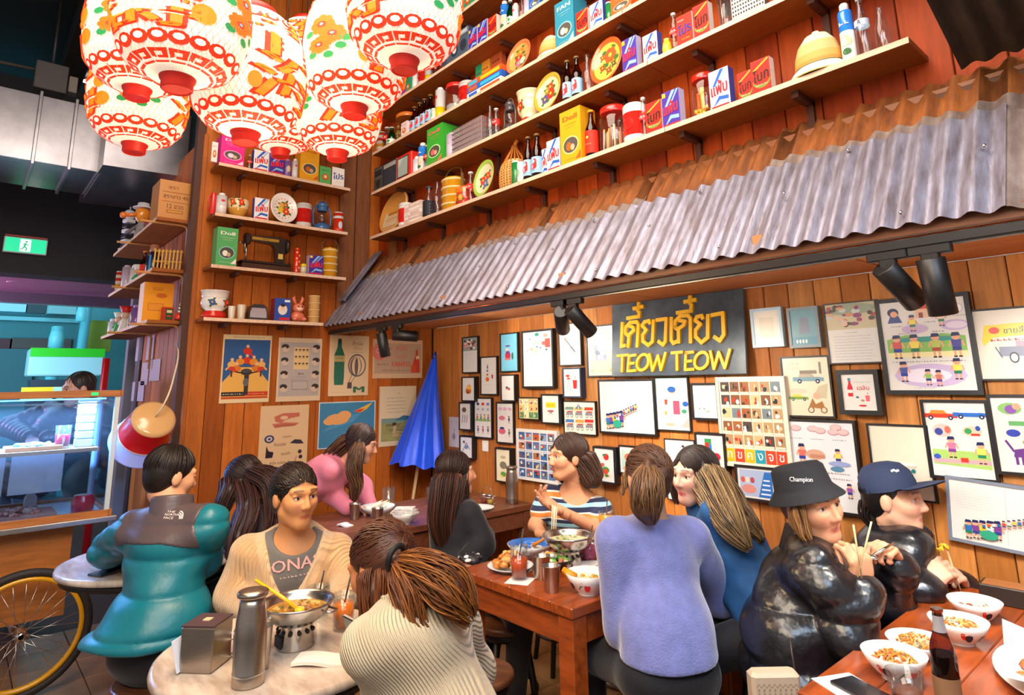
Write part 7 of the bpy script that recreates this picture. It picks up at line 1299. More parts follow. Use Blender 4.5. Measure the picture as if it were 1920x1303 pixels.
# ---------------------------------------------------------------- ducts, bulkhead, exit sign, downlights
DUCT = mat('duct_steel', '8a868c', rough=.3, metal=.9, noise=.25, nscale=4, bump=.05, bscale=8)
t = thing('air_duct', 'big rectangular sheet steel air duct under the dark ceiling', 'duct', (-5.95, .2, 3.19)); m = MB(); m.box((0, -1.2, .26), (.75, 3.3, .52), ch=.004); m.obj('duct_body', DUCT, t)
for y in (-.62, .02, .24, .44): m = MB(); m.box((0, y, .26), (.80, .022, .57), 'b0aeb4', ch=.003); m.obj('flange', DUCT, t)
m = MB(); m.prism([(.44, -.02), (.95, .0), (1.0, .06), (1.0, .52), (.44, .54)], -.36, .9, '6a6468'); mm_ = m.obj('hood', DUCT, t); mm_.rotation_euler = (0, 0, PI/2); mm_.location = (.3, -.02, .0)
b = MB(); b.box((-7.6, -1.6, 3.6), (.3, 6.6, 1.95), '1d1820'); struct(b.obj('wall_front', MATTE)); b = MB(); b.box((-8.3, -1.6, 2.68), (1.6, 6.6, .08), '8a6a88'); struct(b.obj('ceiling_entrance', MATTE)); b = MB(); b.box((-9.1, -1.6, 2.60), (.16, 6.6, .16), '5a5a6a'); struct(b.obj('trim_7', SATIN))
e = P(48, 461, x=-7.4); t = thing('exit_sign', 'glowing green exit sign with a running figure', 'sign', (-7.40, e.y, e.z), PI/2); m = MB(); m.box((0, .01, 0), (.33, .05, .15), 'e8e8ee', ch=.004); m.obj('housing', SATIN, t)
m = MB(); a = Art(m, .31, .13, -.017, ox=-.155, oz=-.065, step=.0008); a.rect(0, 0, 1, 1, '0a9a6a', 1); a.rect(.36, .06, .62, .94, 'f4fff8', 2); a.ell(.51, .78, .035, .08, '0a7a54', 3); a.line([(.5, .68), (.47, .42)], .016, '0a7a54', 3); a.line([(.47, .42), (.54, .28), (.5, .1)], .012, '0a7a54', 4); a.line([(.47, .42), (.42, .22), (.37, .2)], .012, '0a7a54', 4); a.line([(.49, .64), (.57, .52)], .010, '0a7a54', 4); a.line([(.49, .64), (.42, .55)], .010, '0a7a54', 4); m.obj('face', mat('exit_face', rough=.4, emit=2.0), t); m = MB(); m.box((0, 0, .086), (.32, .03, .012), 'd84a3a'); m.obj('mount', SATIN, t)
DL = mat('downlight_glow', 'ffffff', emit=18, ecol='eaf4ff')
for i, (px, py, z) in enumerate(((27, 511, 2.48), (62, 362, 4.2), (54, 394, 4.2), (163, 153, 4.75))):
    p = P(px, py, z=z) if i else P(px, py, x=-8.2); p.z = max(p.z, 1.5); t = thing('downlight', ['round downlight in the pink entrance ceiling', 'upper of two small downlights beyond the duct', 'lower of two small downlights beyond the duct', 'bright downlight beside the paper lanterns'][i], 'lamp', p if i else (-8.2, p.y, 2.638), 0, 'ceiling downlights'); m = MB(); m.lathe([(.05, 0), (.058, 0), (.058, .03), (.05, .03)], 20, 'e0e0e4', cap=False); m.obj('ring', SATIN, t); m = MB(); m.disc((0, 0, .004), .05, 20); m.disc((0, 0, .0035), .05, 20); m.obj('lens', DL, t)
    if z > 3: m = MB(); m.tube([(0, 0, .02), (0, 0, 4.8-p.z)], .012, 6, '1a1614'); m.obj('stem', MATTE, t)
t = thing('ceiling_speaker', 'grey box with conduit hung under the dark ceiling', 'box', P(95, 150, d=5.2)); m = MB(); m.box((0, 0, 0), (.16, .22, .24), '5a5452', ch=.006); m.obj('box', SATIN, t); m = MB(); m.box((.02, .15, -.02), (.1, .06, .14), '8a827a', ch=.004); m.obj('junction', SATIN, t); m = MB(); m.tube([(0, 0, .1), (0, 0, 4.8-t.location.z)], .01, 6, '3a3432'); m.tube([(0, -.1, .06), (0, -.9, .02)], .014, 6, '5a5450'); m.obj('conduit', SATIN, t)
# ---------------------------------------------------------------- shopfront edge and the street
b = MB(); b.box((-6.02, 1.16, 1.2), (.10, .1, 2.4), '2a2220', ch=.004); struct(b.obj('trim_8', SATIN)); b = MB(); b.box((-6.4, 1.25, 1.2), (.5, .1, 2.4), '6a6870', ch=.004); struct(b.obj('door_1', SATIN)); b = MB(); b.box((-6.75, 1.2, 1.2), (.1, .12, 2.4), '8a8a94', ch=.004); struct(b.obj('trim_9', SATIN))
rp = P(197, 700, x=-6.6); t = thing('red_pole', 'red upright bar beside the shopfront door', 'pole', (-6.6, rp.y, 0)); m = MB(); m.tube([(0, 0, 0), (0, 0, P(205, 672, x=-6.6).z)], .03, 10, 'c8141c'); m.obj('bar', GLOSS, t)
ST = -13.0
def yz(px, py, x=ST): p = P(px, py, x=x); return p.y, p.z
b = MB(); b.box((-12, 0, -.1), (8, 14, .06), '3a4a50'); struct(b.obj('road', MATTE))
b = MB(); b.box((ST-.5, -1, 3.0), (.4, 12, 6), '2f7a84'); fac = struct(b.obj('wall_street', MATTE))
for i, (a0, b0, a1, b1, c, th) in enumerate(((-40, 560, 52, 583, '7fb8d8', .06), (53, 560, 88, 586, '16343c', .06), (92, 562, 142, 590, '6aa8b0', .3), (-40, 590, 150, 605, '5aa8b4', .25), (-40, 632, 16, 700, '4a2430', .05), (22, 632, 130, 700, '4a4644', .05), (-40, 652, 58, 735, '1f5a66', .12))):
    (y0, z1), (y1, z0) = yz(a0, b0), yz(a1, b1); b = MB(); b.box((-ST*0+0, 0, 0), (th, y1-y0, max(z1-z0, .05)), c, ch=.0); b.obj(['sky_pane', 'dark_pane', 'air_conditioner', 'awning_band', 'window', 'window', 'shutter'][i], MATTE, fac, (ST-.28+th/2, (y0+y1)/2, (z0+z1)/2))
(y0, z1), (y1, z0) = yz(154, 600, -12.6), yz(205, 660, -12.6); b = MB(); b.box((0, 0, 0), (.1, y1-y0, z1-z0), '7a9430'); b.obj('green_hoarding', MATTE, fac, (-12.6, (y0+y1)/2, (z0+z1)/2))
for i, (px, py0, py1, r) in enumerate(((146, 566, 660, .07), (103, 613, 660, .085))):
    p = P(px, py1, x=-12.2); z1 = P(px+(8 if i == 0 else 1), py0, x=-12.2).z; t = thing('street_pole', ['tall pale blue post across the street', 'short pale blue bollard post across the street'][i], 'pole', (-12.2, p.y, -.07)); m = MB(); m.tube([(0, 0, 0), (0, .06 if i == 0 else 0, z1+.07)], r, 10, '58c0d0'); m.obj('post', SATIN, t); m = MB(); m.lathe([(r*1.2, z1-.25), (r*1.2, z1-.1), (r*.8, z1+.08)], 12, '6ad0dc'); m.obj('cap', SATIN, t)
(y0, z1), (y1, z0) = yz(58, 652, -10.8), yz(192, 704, -10.8); t = thing('delivery_truck', 'white truck body with a green top stripe across the street', 'truck', (-10.8, (y0+y1)/2, 0)); m = MB(); m.box((-.3, 0, (z0+z1)/2), (.6, y1-y0, z1-z0), '8ec4cc', ch=.02); m.obj('cargo_box', SATIN, t); m = MB(); m.box((.005, 0, z1-.06), (.02, y1-y0, .12), '1fb01a'); m.obj('stripe', SATIN, t); m = MB(); m.box((-.3, 0, (z0-.05)/2+.2), (.5, y1-y0-.1, z0-.05-.4), '122a3a'); m.obj('chassis', SATIN, t)
m = MB(); [m.box((-.02, yy, zz), (.03, .35, .06), c) for yy, zz, c in ((-.3, z0-.18, 'e8c020'), (.05, z0-.18, 'a8d0b8'), (-.3, z0-.3, 'b8d8b8'), (.1, z0-.3, '8ac0c0'))]; m.obj('tail_panel', SATIN, t)
for s in (-1, 1): m = MB(); m.T = MX.Translation((-.1, s*.45, .28)) @ MX.Rotation(PI/2, 4, 'Y'); m.lathe([(.15, -.1), (.34, -.1), (.35, 0), (.34, .1), (.15, .1)], 24, '15191c'); m.obj('wheel', MATTE, t)
light('AREA', 'entrance_pink_fill', (-8.3, -1.2, 2.0), (-8.3, .6, 2.6), 45, (1.0, .45, .8), .5)  # added upward fill that brightens the entrance ceiling pink; no neon tube there
light('AREA', 'street_daylight', (-10.2, 0, 5.5), (-11.5, 0, 1.5), 1100, (.55, .85, 1.0), 4.0)
light('AREA', 'street_glow', (-9.4, -1, 2.0), (-12.5, 0, 2), 160, (.5, .85, 1.0), 2.5)
# ---------------------------------------------------------------- people: bodies, clothes and hair as smooth distance fields
F4 = np.float32
def A3(p): return np.array(tuple(p), F4)
class Cone:
    """tapered limb from a to b; puff=(amp, spacing) quilts it along its length"""
    def __init__(s, a, b, ra, rb, puff=None, ph=0.): s.a, s.b, s.ra, s.rb, s.puff, s.ph = A3(a), A3(b), ra, rb, puff, ph
    def __call__(s, p):
        ab = s.b-s.a; L2 = float(ab @ ab)+1e-9; t = np.clip(((p-s.a) @ ab)/L2, 0, 1); d = np.linalg.norm(p-s.a-t[:, None]*ab, axis=1)-(s.ra+(s.rb-s.ra)*t)
        if s.puff: d = d-s.puff[0]*(np.abs(np.sin(PI*(t*math.sqrt(L2)/s.puff[1]+s.ph)))**.7-.5)
        return d
    def box(s): r = max(s.ra, s.rb); return np.minimum(s.a, s.b)-r, np.maximum(s.a, s.b)+r
class Ell:
    def __init__(s, c, r, R=None, puff=None, ph=0.): s.c, s.r, s.R, s.puff, s.ph = A3(c), A3(r), (np.array(R, F4) if R is not None else np.eye(3, dtype=F4)), puff, ph
    def __call__(s, p):
        q = (p-s.c) @ s.R; k0 = np.linalg.norm(q/s.r, axis=1); k1 = np.linalg.norm(q/(s.r*s.r), axis=1)+1e-9; d = k0*(k0-1)/k1
        if s.puff: d = d-s.puff[0]*(np.abs(np.sin(PI*(q[:, 2]/s.puff[1]+s.ph)))**.7-.5)
        return d
    def box(s): r = float(s.r.max()); return s.c-r, s.c+r
def smin(a, b, k): h = np.clip(.5+.5*(b-a)/k, 0, 1); return b+(a-b)*h-k*h*(1-h)
class Field:
    def __init__(s, prims, k=.03, cuts=(), ck=.006, disp=None, arms=(), ak=.012): s.pr, s.k, s.cuts, s.ck, s.disp, s.arms, s.ak = prims, k, cuts, ck, disp, arms, ak
    def __call__(s, p):
        d = s.pr[0](p)
        for q in s.pr[1:]: d = smin(d, q(p), s.k)
        for i in range(0, len(s.arms), 2):
            e = s.arms[i](p)
            for q in s.arms[i+1:i+2]: e = smin(e, q(p), s.k)
            d = smin(d, e, s.ak)
        for c in s.cuts: d = -smin(-d, c(p), s.ck)
        if s.disp: d = d-s.disp(p)
        return d
    def box(s, pad=.03): b = [q.box() for q in list(s.pr)+list(s.arms)]; return np.min([x[0] for x in b], 0)-pad, np.max([x[1] for x in b], 0)+pad
def plane(n, c):
    """cut that removes the side n points to"""
    n, c = A3(V(n).normalized()), A3(c); return lambda p: -((p-c) @ n)
def surfnet(f, h, lo=None, hi=None):
    if lo is None: lo, hi = f.box()
    C = 4; n = (np.ceil((hi-lo)/(h*C)).astype(int)+1)*C+1
    ax = [np.asarray(lo[i]+h*np.arange(n[i]), F4) for i in range(3)]
    cg = np.stack(np.meshgrid(*[a[::C] for a in ax], indexing='ij'), -1); cs = cg.shape[:3]; cv = f(cg.reshape(-1, 3)).reshape(cs)
    near = np.abs(cv) < h*C*1.35+.012
    up = lambda a: np.repeat(np.repeat(np.repeat(a, C, 0), C, 1), C, 2)
    sh = C//2; big = np.pad(up(cv), ((0, C),)*3, mode='edge'); v = big[sh:sh+n[0], sh:sh+n[1], sh:sh+n[2]].copy(); bm = np.pad(up(near), ((0, C),)*3, mode='edge')[sh:sh+n[0], sh:sh+n[1], sh:sh+n[2]]
    I = np.argwhere(bm); pts = np.stack([ax[i][I[:, i]] for i in range(3)], 1); v[bm] = f(pts)
    ins = v < 0; c = [ins[x:n[0]-1+x, y:n[1]-1+y, z:n[2]-1+z] for x in (0, 1) for y in (0, 1) for z in (0, 1)]; s = sum(a.astype(np.int8) for a in c)
    act = (s > 0) & (s < 8); idx = np.full(act.shape, -1, np.int64); K = np.argwhere(act); idx[act] = np.arange(len(K))
    acc = np.zeros((len(K), 3), F4); cnt = np.zeros(len(K), F4); cor = {o: v[K[:, 0]+o[0], K[:, 1]+o[1], K[:, 2]+o[2]] for o in [(x, y, z) for x in (0, 1) for y in (0, 1) for z in (0, 1)]}
    for o in cor:
        for a in range(3):
            if o[a] == 0:
                q = list(o); q[a] = 1; q = tuple(q); d0, d1 = cor[o], cor[q]; m = (d0 < 0) != (d1 < 0); t = np.where(m, d0/np.where(np.abs(d0-d1) < 1e-12, 1, d0-d1), 0); pos = np.tile(np.array(o, F4), (len(K), 1)); pos[:, a] += t; acc += pos*m[:, None]; cnt += m
    vs = (K+acc/np.maximum(cnt, 1)[:, None])*h+lo; fs = []
    for a in range(3):
        b, c2 = (a+1) % 3, (a+2) % 3; s0 = [slice(None)]*3; s1 = [slice(None)]*3; s0[a] = slice(0, -1); s1[a] = slice(1, None)
        e = ins[tuple(s0)] != ins[tuple(s1)]; E = np.argwhere(e); E = E[(E[:, b] > 0) & (E[:, c2] > 0) & (E[:, b] < n[b]-1) & (E[:, c2] < n[c2]-1)]
        fl = ins[tuple(s0)][E[:, 0], E[:, 1], E[:, 2]]
        def g(db, dc): q = E.copy(); q[:, b] += db; q[:, c2] += dc; return idx[q[:, 0], q[:, 1], q[:, 2]]
        Q = np.stack([g(-1, -1), g(0, -1), g(0, 0), g(-1, 0)], 1); Q[~fl] = Q[~fl][:, ::-1]; fs.append(Q)
    fs = np.concatenate(fs); return vs.astype(F4), fs[(fs >= 0).all(1)]
def C4(h): return np.array(H(h), F4)
def smooth01(x, a, b): t = np.clip((x-a)/(b-a), 0, 1); return t*t*(3-2*t)
SKINM = mat('skin', rough=.48, sss=.12, spec=.4, bump=.05, bscale=200); CLOTH = mat('cloth', rough=.8, sheen=.25, bump=.25, bscale=120, noise=.1, nscale=14); LEATHER = mat('black_puffer_leather', rough=.3, spec=.6, bump=.4, bscale=13, coat=.3, bdist=.03)
NYLON = mat('puffer_nylon', rough=.38, bump=.3, bscale=18, spec=.5, bdist=.010); FUZZ = mat('fuzzy_wool', rough=.9, sheen=.9, bump=.6, bscale=160, noise=.16, nscale=24); DENIM = mat('denim', rough=.75, bump=.5, bscale=14, noise=.35, nscale=9, bdist=.012); HAIRM = mat('hair', rough=.42, spec=.45)
def knit(name, sc, d='Z', prof='SIN'):
    m = mat(name, rough=.85, sheen=.4, noise=.1, nscale=20); nt = m.node_tree; N, L = nt.nodes, nt.links; w = N.new('ShaderNodeTexWave'); w.bands_direction = d; w.inputs['Scale'].default_value = sc; w.inputs['Distortion'].default_value = .6; w.inputs['Detail Scale'].default_value = 1.5
    tc = N.new('ShaderNodeTexCoord'); L.new(tc.outputs['Object'], w.inputs['Vector']); bp = N.new('ShaderNodeBump'); bp.inputs['Strength'].default_value = .9; bp.inputs['Distance'].default_value = .006; L.new(w.outputs['Fac'], bp.inputs['Height']); L.new(bp.outputs[0], N['Principled BSDF'].inputs['Normal']); return m
RIBK = knit('rib_knit', 55, 'DIAGONAL'); CABLE = knit('cable_knit', 24, 'X')
def stripe_mat():
    m = mat('striped_jersey', rough=.85, sheen=.3); nt = m.node_tree; N, L = nt.nodes, nt.links; tc = N.new('ShaderNodeTexCoord'); sx = N.new('ShaderNodeSeparateXYZ'); L.new(tc.outputs['Object'], sx.inputs[0]); mu = N.new('ShaderNodeMath'); mu.operation = 'MULTIPLY'; mu.inputs[1].default_value = 1/.105; L.new(sx.outputs[2], mu.inputs[0]); fr = N.new('ShaderNodeMath'); fr.operation = 'FRACT'; L.new(mu.outputs[0], fr.inputs[0])
    cr = N.new('ShaderNodeValToRGB'); cr.color_ramp.interpolation = 'CONSTANT'; L.new(fr.outputs[0], cr.inputs[0]); e = cr.color_ramp.elements
    for i, (p, c) in enumerate(((0, '222a4c'), (.17, '9fd8e8'), (.36, '222a4c'), (.54, 'e8e0d8'), (.62, 'd8863a'), (.84, 'e8e0d8'), (.92, '222a4c'))):
        q = e[i] if i < 2 else e.new(p); q.position = p; q.color = H(c)
    L.new(cr.outputs[0], N['Principled BSDF'].inputs['Base Color']); return m
RH = V((_cy, _sy, 0)); FH = V((-_sy, _cy, 0))
def dirv(r, f, z=0.): return (RH*r+FH*f+V((0, 0, z))).normalized()
def frame3(f, up=(0, 0, 1)):
    """columns: right, forward, up"""
    f = V(f).normalized(); r = f.cross(V(up)).normalized(); u = r.cross(f); return MX((r, f, u)).transposed()
def folds(amp, fr=22., sd=0):
    def d(p): x, y, z = p[:, 0], p[:, 1], p[:, 2]; return amp*(np.sin(fr*(x*.8+z*.6+.03*np.sin(31*y))+sd)*np.sin(fr*.6*(y-z*.5)+1.7*sd)+.5*np.sin(fr*1.9*(z+.4*x-.3*y)+sd*2.3))
    return d
def quilt(sp, amp, off, more):
    return lambda p: amp*(np.sqrt(np.abs(np.sin(PI*(p[:, 2]-off)/sp))+.02)-.8)+more(p)
class Person:
    def __init__(s, label, hip, neck, head, face, sh_dir, shw=.165, skin='d9a07c', hs=1., up=(0, 0, 1)):
        s.hip, s.neck, s.head, s.hs = V(hip), V(neck), V(head), hs; s.skin = skin; s.o = thing('person', label, 'person', (s.hip.x, s.hip.y, 0)); s.off = A3(s.o.location)
        u = (s.neck-s.hip).normalized(); sd = V(sh_dir); sd = (sd-u*sd.dot(u)).normalized(); f = u.cross(sd).normalized(); s.u, s.s, s.f = u, sd, f; s.T = np.array(MX((sd, f, u)).transposed(), F4)
        s.shw = shw; s.sh = {k: s.neck-u*.055+sd*shw*k for k in (-1, 1)}; s.HR = frame3(face, up); s.arms = {}; s.hands = []; s.L = (s.neck-s.hip).length
    def hp(s, x, y, z): return s.head+s.HR @ V((x, y, z))*s.hs
    def torso(s, g=0., wide=1., puff=None, hips=True, hem=None):
        u, L, T = s.u, s.L, s.T; pr = [Ell(s.hip+u*L*.66+s.f*.008, (.150*wide+g, .108+g, .17+g*.6), T, puff), Ell(s.hip+u*L*.34, (.132*wide+g, .10+g, .15+g*.5), T, puff, .3), Cone(s.sh[-1]+s.s*.035-u*g*.85, s.sh[1]-s.s*.035-u*g*.85, .058+g, .058+g)]
        if hips: pr.append(Ell(s.hip, (.172*wide+g*1.1, .13+g, .13), T, puff, .6))
        return pr
    def arm(s, k, elbow, wrist): s.arms[k] = (V(elbow), V(wrist))
    def sleeves(s, g=0., puff=None, frac=1., cuff=0.):
        pr = []
        for k, (e, w) in s.arms.items():
            pr.append(Cone(s.sh[k]-s.u*g*.5, e, .050+g, .042+g, puff))
            if frac > .5: e2 = e+(w-e)*(frac if frac < 1 else .94); pr.append(Cone(e, e2, .042+g, .031+g*.85+cuff, puff, .5))
        return pr
    def hand(s, k, point, palm, curl=(.5, .6, .7, .8), thumb=.5, sc=1., spread=.1):
        """hand on arm k: point = direction of the fingers, palm = direction the palm faces"""
        s.hands.append((k, V(point).normalized(), V(palm).normalized(), curl, thumb, sc, spread))
    def _hand(s, k, x, pz, curl, thumb, sc, spread):
        w = s.arms[k][1]; z = -(pz-x*pz.dot(x)).normalized(); y = z.cross(x)*(1 if k > 0 else -1)   # y: thumb side
        q = lambda a, b, c: w+(x*a+y*b+z*c)*sc
        pr = [Cone(q(-.03, 0, 0), q(.012, 0, 0), .027*sc, .025*sc), Ell(q(.05, .002, 0), (.05*sc, .040*sc, .017*sc), np.array(MX((x, y, z)).transposed(), F4)), Cone(q(.02, .022, -.006), q(.055, .028, -.008), .018*sc, .013*sc)]
        for i in range(4):
            L = (.040, .045, .042, .033)[i]; b = q(.088-.004*abs(i-1), .029-.0195*i, 0); yaw = spread*(1.2-i); a = 0; pr.append(Cone(q(.04, .02-.013*i, .002), b, .012*sc, .0105*sc))
            for j in range(3):
                a += curl[i]*(.9 if j == 0 else 1.05); dx = math.cos(a); dz = -math.sin(a); d = (x*dx*math.cos(yaw)+y*dx*math.sin(yaw)+z*dz); e = b+d*L*sc*(1, .68, .52)[j]; pr.append(Cone(b, e, (.0098-.0010*j)*sc, (.0090-.0012*j)*sc)); b = e
        t0 = q(.028, .030, -.006); d1 = (x*(.62-.1*thumb)+y*(.72-.45*thumb)-z*(.25+.3*thumb)).normalized(); t1 = t0+d1*.040*sc; d2 = (x*.85+y*(.25-.7*thumb)-z*(.2+.25*thumb)).normalized(); t2 = t1+d2*.034*sc; t3 = t2+d2*.024*sc
        pr += [Cone(t0, t1, .0135*sc, .0118*sc), Cone(t1, t2, .0112*sc, .0098*sc), Cone(t2, t3, .0096*sc, .0075*sc)]; return pr
    def head_prims(s):
        c = s.hs; h = s.hp; R = np.array(s.HR, F4); E = lambda p, r: Ell(h(*p), np.array(r)*c, R); K = lambda a, b, ra, rb: Cone(h(*a), h(*b), ra*c, rb*c)
        big = Field([E((0, -.014, .030), (.073, .090, .084)), E((0, .026, -.034), (.053, .060, .075)), E((0, .054, -.086), (.022, .023, .018)), K((-.030, .053, -.016), (.030, .053, -.016), .032, .032), K((-.046, .0, -.055), (-.014, .058, -.090), .019, .016), K((.046, .0, -.055), (.014, .058, -.090), .019, .016)], .028*c)
        nose = [K((0, .086, .014), (0, .103, -.022), .007, .0105), K((-.0105, .094, -.028), (.0105, .094, -.028), .0075, .0075)]; brow = [K((-.046, .066, .031), (-.012, .081, .028), .010, .010), K((.046, .066, .031), (.012, .081, .028), .010, .010)]
        lips = [K((-.020, .0765, -.0565), (.0, .0815, -.056), .003, .0052), K((.020, .0765, -.0565), (.0, .0815, -.056), .003, .0052), K((-.016, .0775, -.0645), (.016, .0775, -.0645), .0055, .0055)]
        eyes = [E((x, .090, .008), (.0175, .020, .0125)) for x in (-.031, .031)]; lids = [K((x-.014, .0735, .0145), (x+.014, .0755, .0145), .0055, .0055) for x in (-.031, .031)]
        ears = [E((x*.075, -.008, -.006), (.011, .020, .031)) for x in (-1, 1)]; neck = Cone(h(0, -.022, -.07), s.neck+s.u*.01, .050*c, .056)
        def f(p):
            d = big(p)
            for q in nose: d = smin(d, q(p), .010*c)
            for q in brow: d = smin(d, q(p), .016*c)
            for q in eyes: d = -smin(-d, q(p), .012*c)
            for q in lids: d = smin(d, q(p), .004*c)
            for q in lips: d = smin(d, q(p), .005*c)
            for q in ears: d = smin(d, q(p), .008*c)
            return smin(d, neck(p), .025*c)
        return f
    def build(s, legs=True, brow='2a1c16', lip='b8605a', eyes=True, hh=.0042):
        VS, FS, CS = [], [], []; n = 0
        def put_(f, h, lo=None, hi=None, col=None):
            nonlocal n
            v, q = surfnet(f, h, lo, hi); VS.append(v); FS.append(q+n); n += len(v); CS.append(col(v) if col else np.tile(C4(s.skin), (len(v), 1)))
        limb = s.torso(-.006)+[Cone(s.sh[k], e, .044, .037) for k, (e, w) in s.arms.items()]+[Cone(e, w, .037, .025) for k, (e, w) in s.arms.items()]+[Cone(s.neck-s.u*.05, s.hp(0, -.022, -.06), .058, .049*s.hs)]
        if legs and getattr(s, 'legs', None): limb += [q for a in s.legs for q in (Cone(a[0], a[1], .07, .052), Cone(a[1], a[2], .05, .034), Cone(a[2], a[3], .034, .026))]
        put_(Field(limb, .03), .013)
        hf = s.head_prims(); c = s.hs; R = np.array(s.HR, F4); hc = A3(s.head)
        def hcol(v):
            q = (v-hc) @ R/c; col = np.tile(C4(s.skin), (len(v), 1)); x, y, z = np.abs(q[:, 0]), q[:, 1], q[:, 2]
            m = (smooth01(.0245-x, 0, .004)*smooth01(.0115-np.abs(z+.0605)-x*.28, 0, .003)*(y > .07))[:, None]; col = col*(1-m*.7)+C4(lip)*m*.7
            ba = z-(.0355-.10*np.abs(x-.030)-.05*(x-.030)); m = (smooth01(.0048-np.abs(ba), 0, .003)*(x > .012)*(x < .050)*(y > .05))[:, None]*.8; col = col*(1-m)+C4(brow)*m
            m = (np.exp(-((x-.036)**2+(z+.028)**2)/.0005)*(y > .04))[:, None]*.3; col = col*(1-m)+C4('d88070')*m
            m = (smooth01(.004-np.abs(z-.0135+.12*(x-.031)**2*40), 0, .003)*(np.abs(x-.031) < .016)*(y > .06))[:, None]*.7; return col*(1-m)+C4('2a1a16')*m
        rr = .125*c; put_(hf, hh*c, hc-rr-.01, hc+rr+.01, hcol)
        if s.hands:
            for hd in s.hands: put_(Field(s._hand(*hd), .007), .0036)
        o = arr_obj('body', np.concatenate(VS)-s.off, np.concatenate(FS), SKINM, s.o, np.concatenate(CS))
        if eyes:
            for x in (-.031, .031):
                m = MB(); m.T = MX.Translation(s.hp(x, .0655, .008)-s.o.location) @ s.HR.to_4x4() @ MX.Rotation(-PI/2, 4, 'X'); pr = [(.0150*c*math.sin(t), .0150*c*math.cos(t)) for t in (.001, .16, .17, .42, .43, 1., 1.6, 2.4, 3.1)]; m.lathe(pr, 16, cols=['0a0808', '0a0808', '3a2418', '3a2418', 'f0ece8', 'f0ece8', 'e8e0dc', 'e8e0dc'], cap=False); m.obj('eye', mat('eye', rough=.08, coat=.6), s.o)
        return o
    def wear(s, name, prims, mt, col, k=.03, cuts=(), h=.0085, disp=None, ck=.008, arms=(), ak=.012):
        f = Field(prims, k, cuts, ck, disp, arms, ak); v, q = surfnet(f, h); c = col(v) if callable(col) else np.tile(C4(col), (len(v), 1)); return arr_obj(name, v-s.off, q, mt, s.o, c)
    def sit(s, kd, foot=None, spread=.09, col='15151a', mt=None, z0=.02):
        """thighs toward kd from the hips, shins down to the floor"""
        kd = V(kd).normalized(); s.legs = []
        for k in (-1, 1): a = s.hip+s.s*.085*k; b = s.hip+kd*.41+s.s*(.085+spread*.4)*k; b.z = .50; c = b+V((0, 0, -.42))-kd*.06; c.z = .08; s.legs.append((a, b, c, c+kd*.15+V((0, 0, -.04))))
        pr = [q for a in s.legs for q in (Cone(a[0], a[1], .090, .066), Cone(a[1], a[2], .066, .045))]+[Ell(s.hip-s.u*.02, (.185, .145, .12), s.T)]; s.wear('trousers', pr, mt or CLOTH, col, .03, h=.012)
        for a in s.legs: m = MB(); m.T = MX.Translation(a[2]-s.o.location+V((0, 0, -.035))) @ MX.Rotation(math.atan2(kd.y, kd.x), 4, 'Z'); m.box((.06, 0, .0), (.25, .085, .08), 'e8e4de' if mt is DENIM else '1a1818', ch=.02); m.obj('shoe', SATIN, s.o)
    # hair --------------------------------------------------------
    def hair(s, base, falls=(), n=150, low=-.05, hairline=.055, part=0., bun=None, extra=(), th=.0042, back=True, seed=1, k=.02, vol=1., style='short'):
        """scalp cap with strands, then long falls: (path, radii, strand count, wave, tip colour)"""
        c = s.hs; rnd = random.Random(seed); R = np.array(s.HR, F4); E = lambda p, r: Ell(s.hp(*p), np.array(r)*c*vol, R)
        pr = [E((0, -.022, .034), (.082, .096, .090)), E((0, -.045, .0), (.074, .066, .085))]+list(extra)
        for path, rad, *_ in falls: path = list(path[:-1])+[V(path[-2]).lerp(V(path[-1]), .55)]; pr += [Cone(path[i], path[i+1], rad[i]*(.78 if i else .5), rad[i+1]*(.76 if i < len(path)-2 else .3)) for i in range(len(path)-1)]
        face = Ell(s.hp(0, .100, -.045+hairline*.35), np.array((.064, .076, .098))*c, R); cuts = [face, Ell(s.hp(0, .03, -.115), np.array((.07, .11, .07))*c, R)] if low < 0 else [face]
        f = Field(pr, k*c, cuts if not falls else [face], .01); v, q = surfnet(f, .0075*c); base_c = C4(base); wob = .10*np.sin(v @ np.array([90, 70, 25], F4))[:, None]+.08*np.sin(v @ np.array([-150, 120, 15], F4))[:, None]; cc = np.tile(base_c, (len(v), 1))*(.82+wob); cc[:, 3] = 1
        m = MB(); hx = s.HR
        def on(d, rr): d = d.normalized(); return s.hp(.083*rr*d.x, -.022+.098*rr*d.y, .034+.0915*rr*d.z)-s.o.location
        for i in range(n):
            az = rnd.uniform(-PI, PI); fr = abs(az); t1 = 1.30-1.5*hairline+.32*fr if fr < 1.1 else rnd.uniform(1.6, 1.95); rr = (1.012+.022*rnd.random())*vol
            sph = lambda t, a_: V((math.sin(t)*math.sin(a_), math.sin(t)*math.cos(a_), math.cos(t)))
            if style == 'back': d0, d1 = sph(t1+.06, az), V((rnd.uniform(-.25, .25), -1, rnd.uniform(-.1, .25)))
            elif style == 'part':
                sg = 1 if rnd.random() < .5 else -1; ps = rnd.uniform(.08, 2.0); d0 = V((part*.25+.02*sg, math.cos(ps+.35), math.sin(ps+.35))); e = ps/2.; d1 = V((sg*(1-.5*max(0, e-.6)), .42-1.25*e, rnd.uniform(-.75, -.35)))
            else: d0, d1 = sph(.06, az), sph(t1, az)
            d0.normalize(); d1.normalize(); th0 = max(d0.angle(d1), 1e-3); pts = [on((d0*math.sin((1-j/7)*th0)+d1*math.sin(j/7*th0))/math.sin(th0), rr) for j in range(8)]
            g = rnd.uniform(.7, 1.35); m.tube(pts, [th*c*.5]+[th*c*.8]*6+[th*c*.15], 3, tuple(min(1, x*g) for x in base_c[:3])+(1,), cap=False)
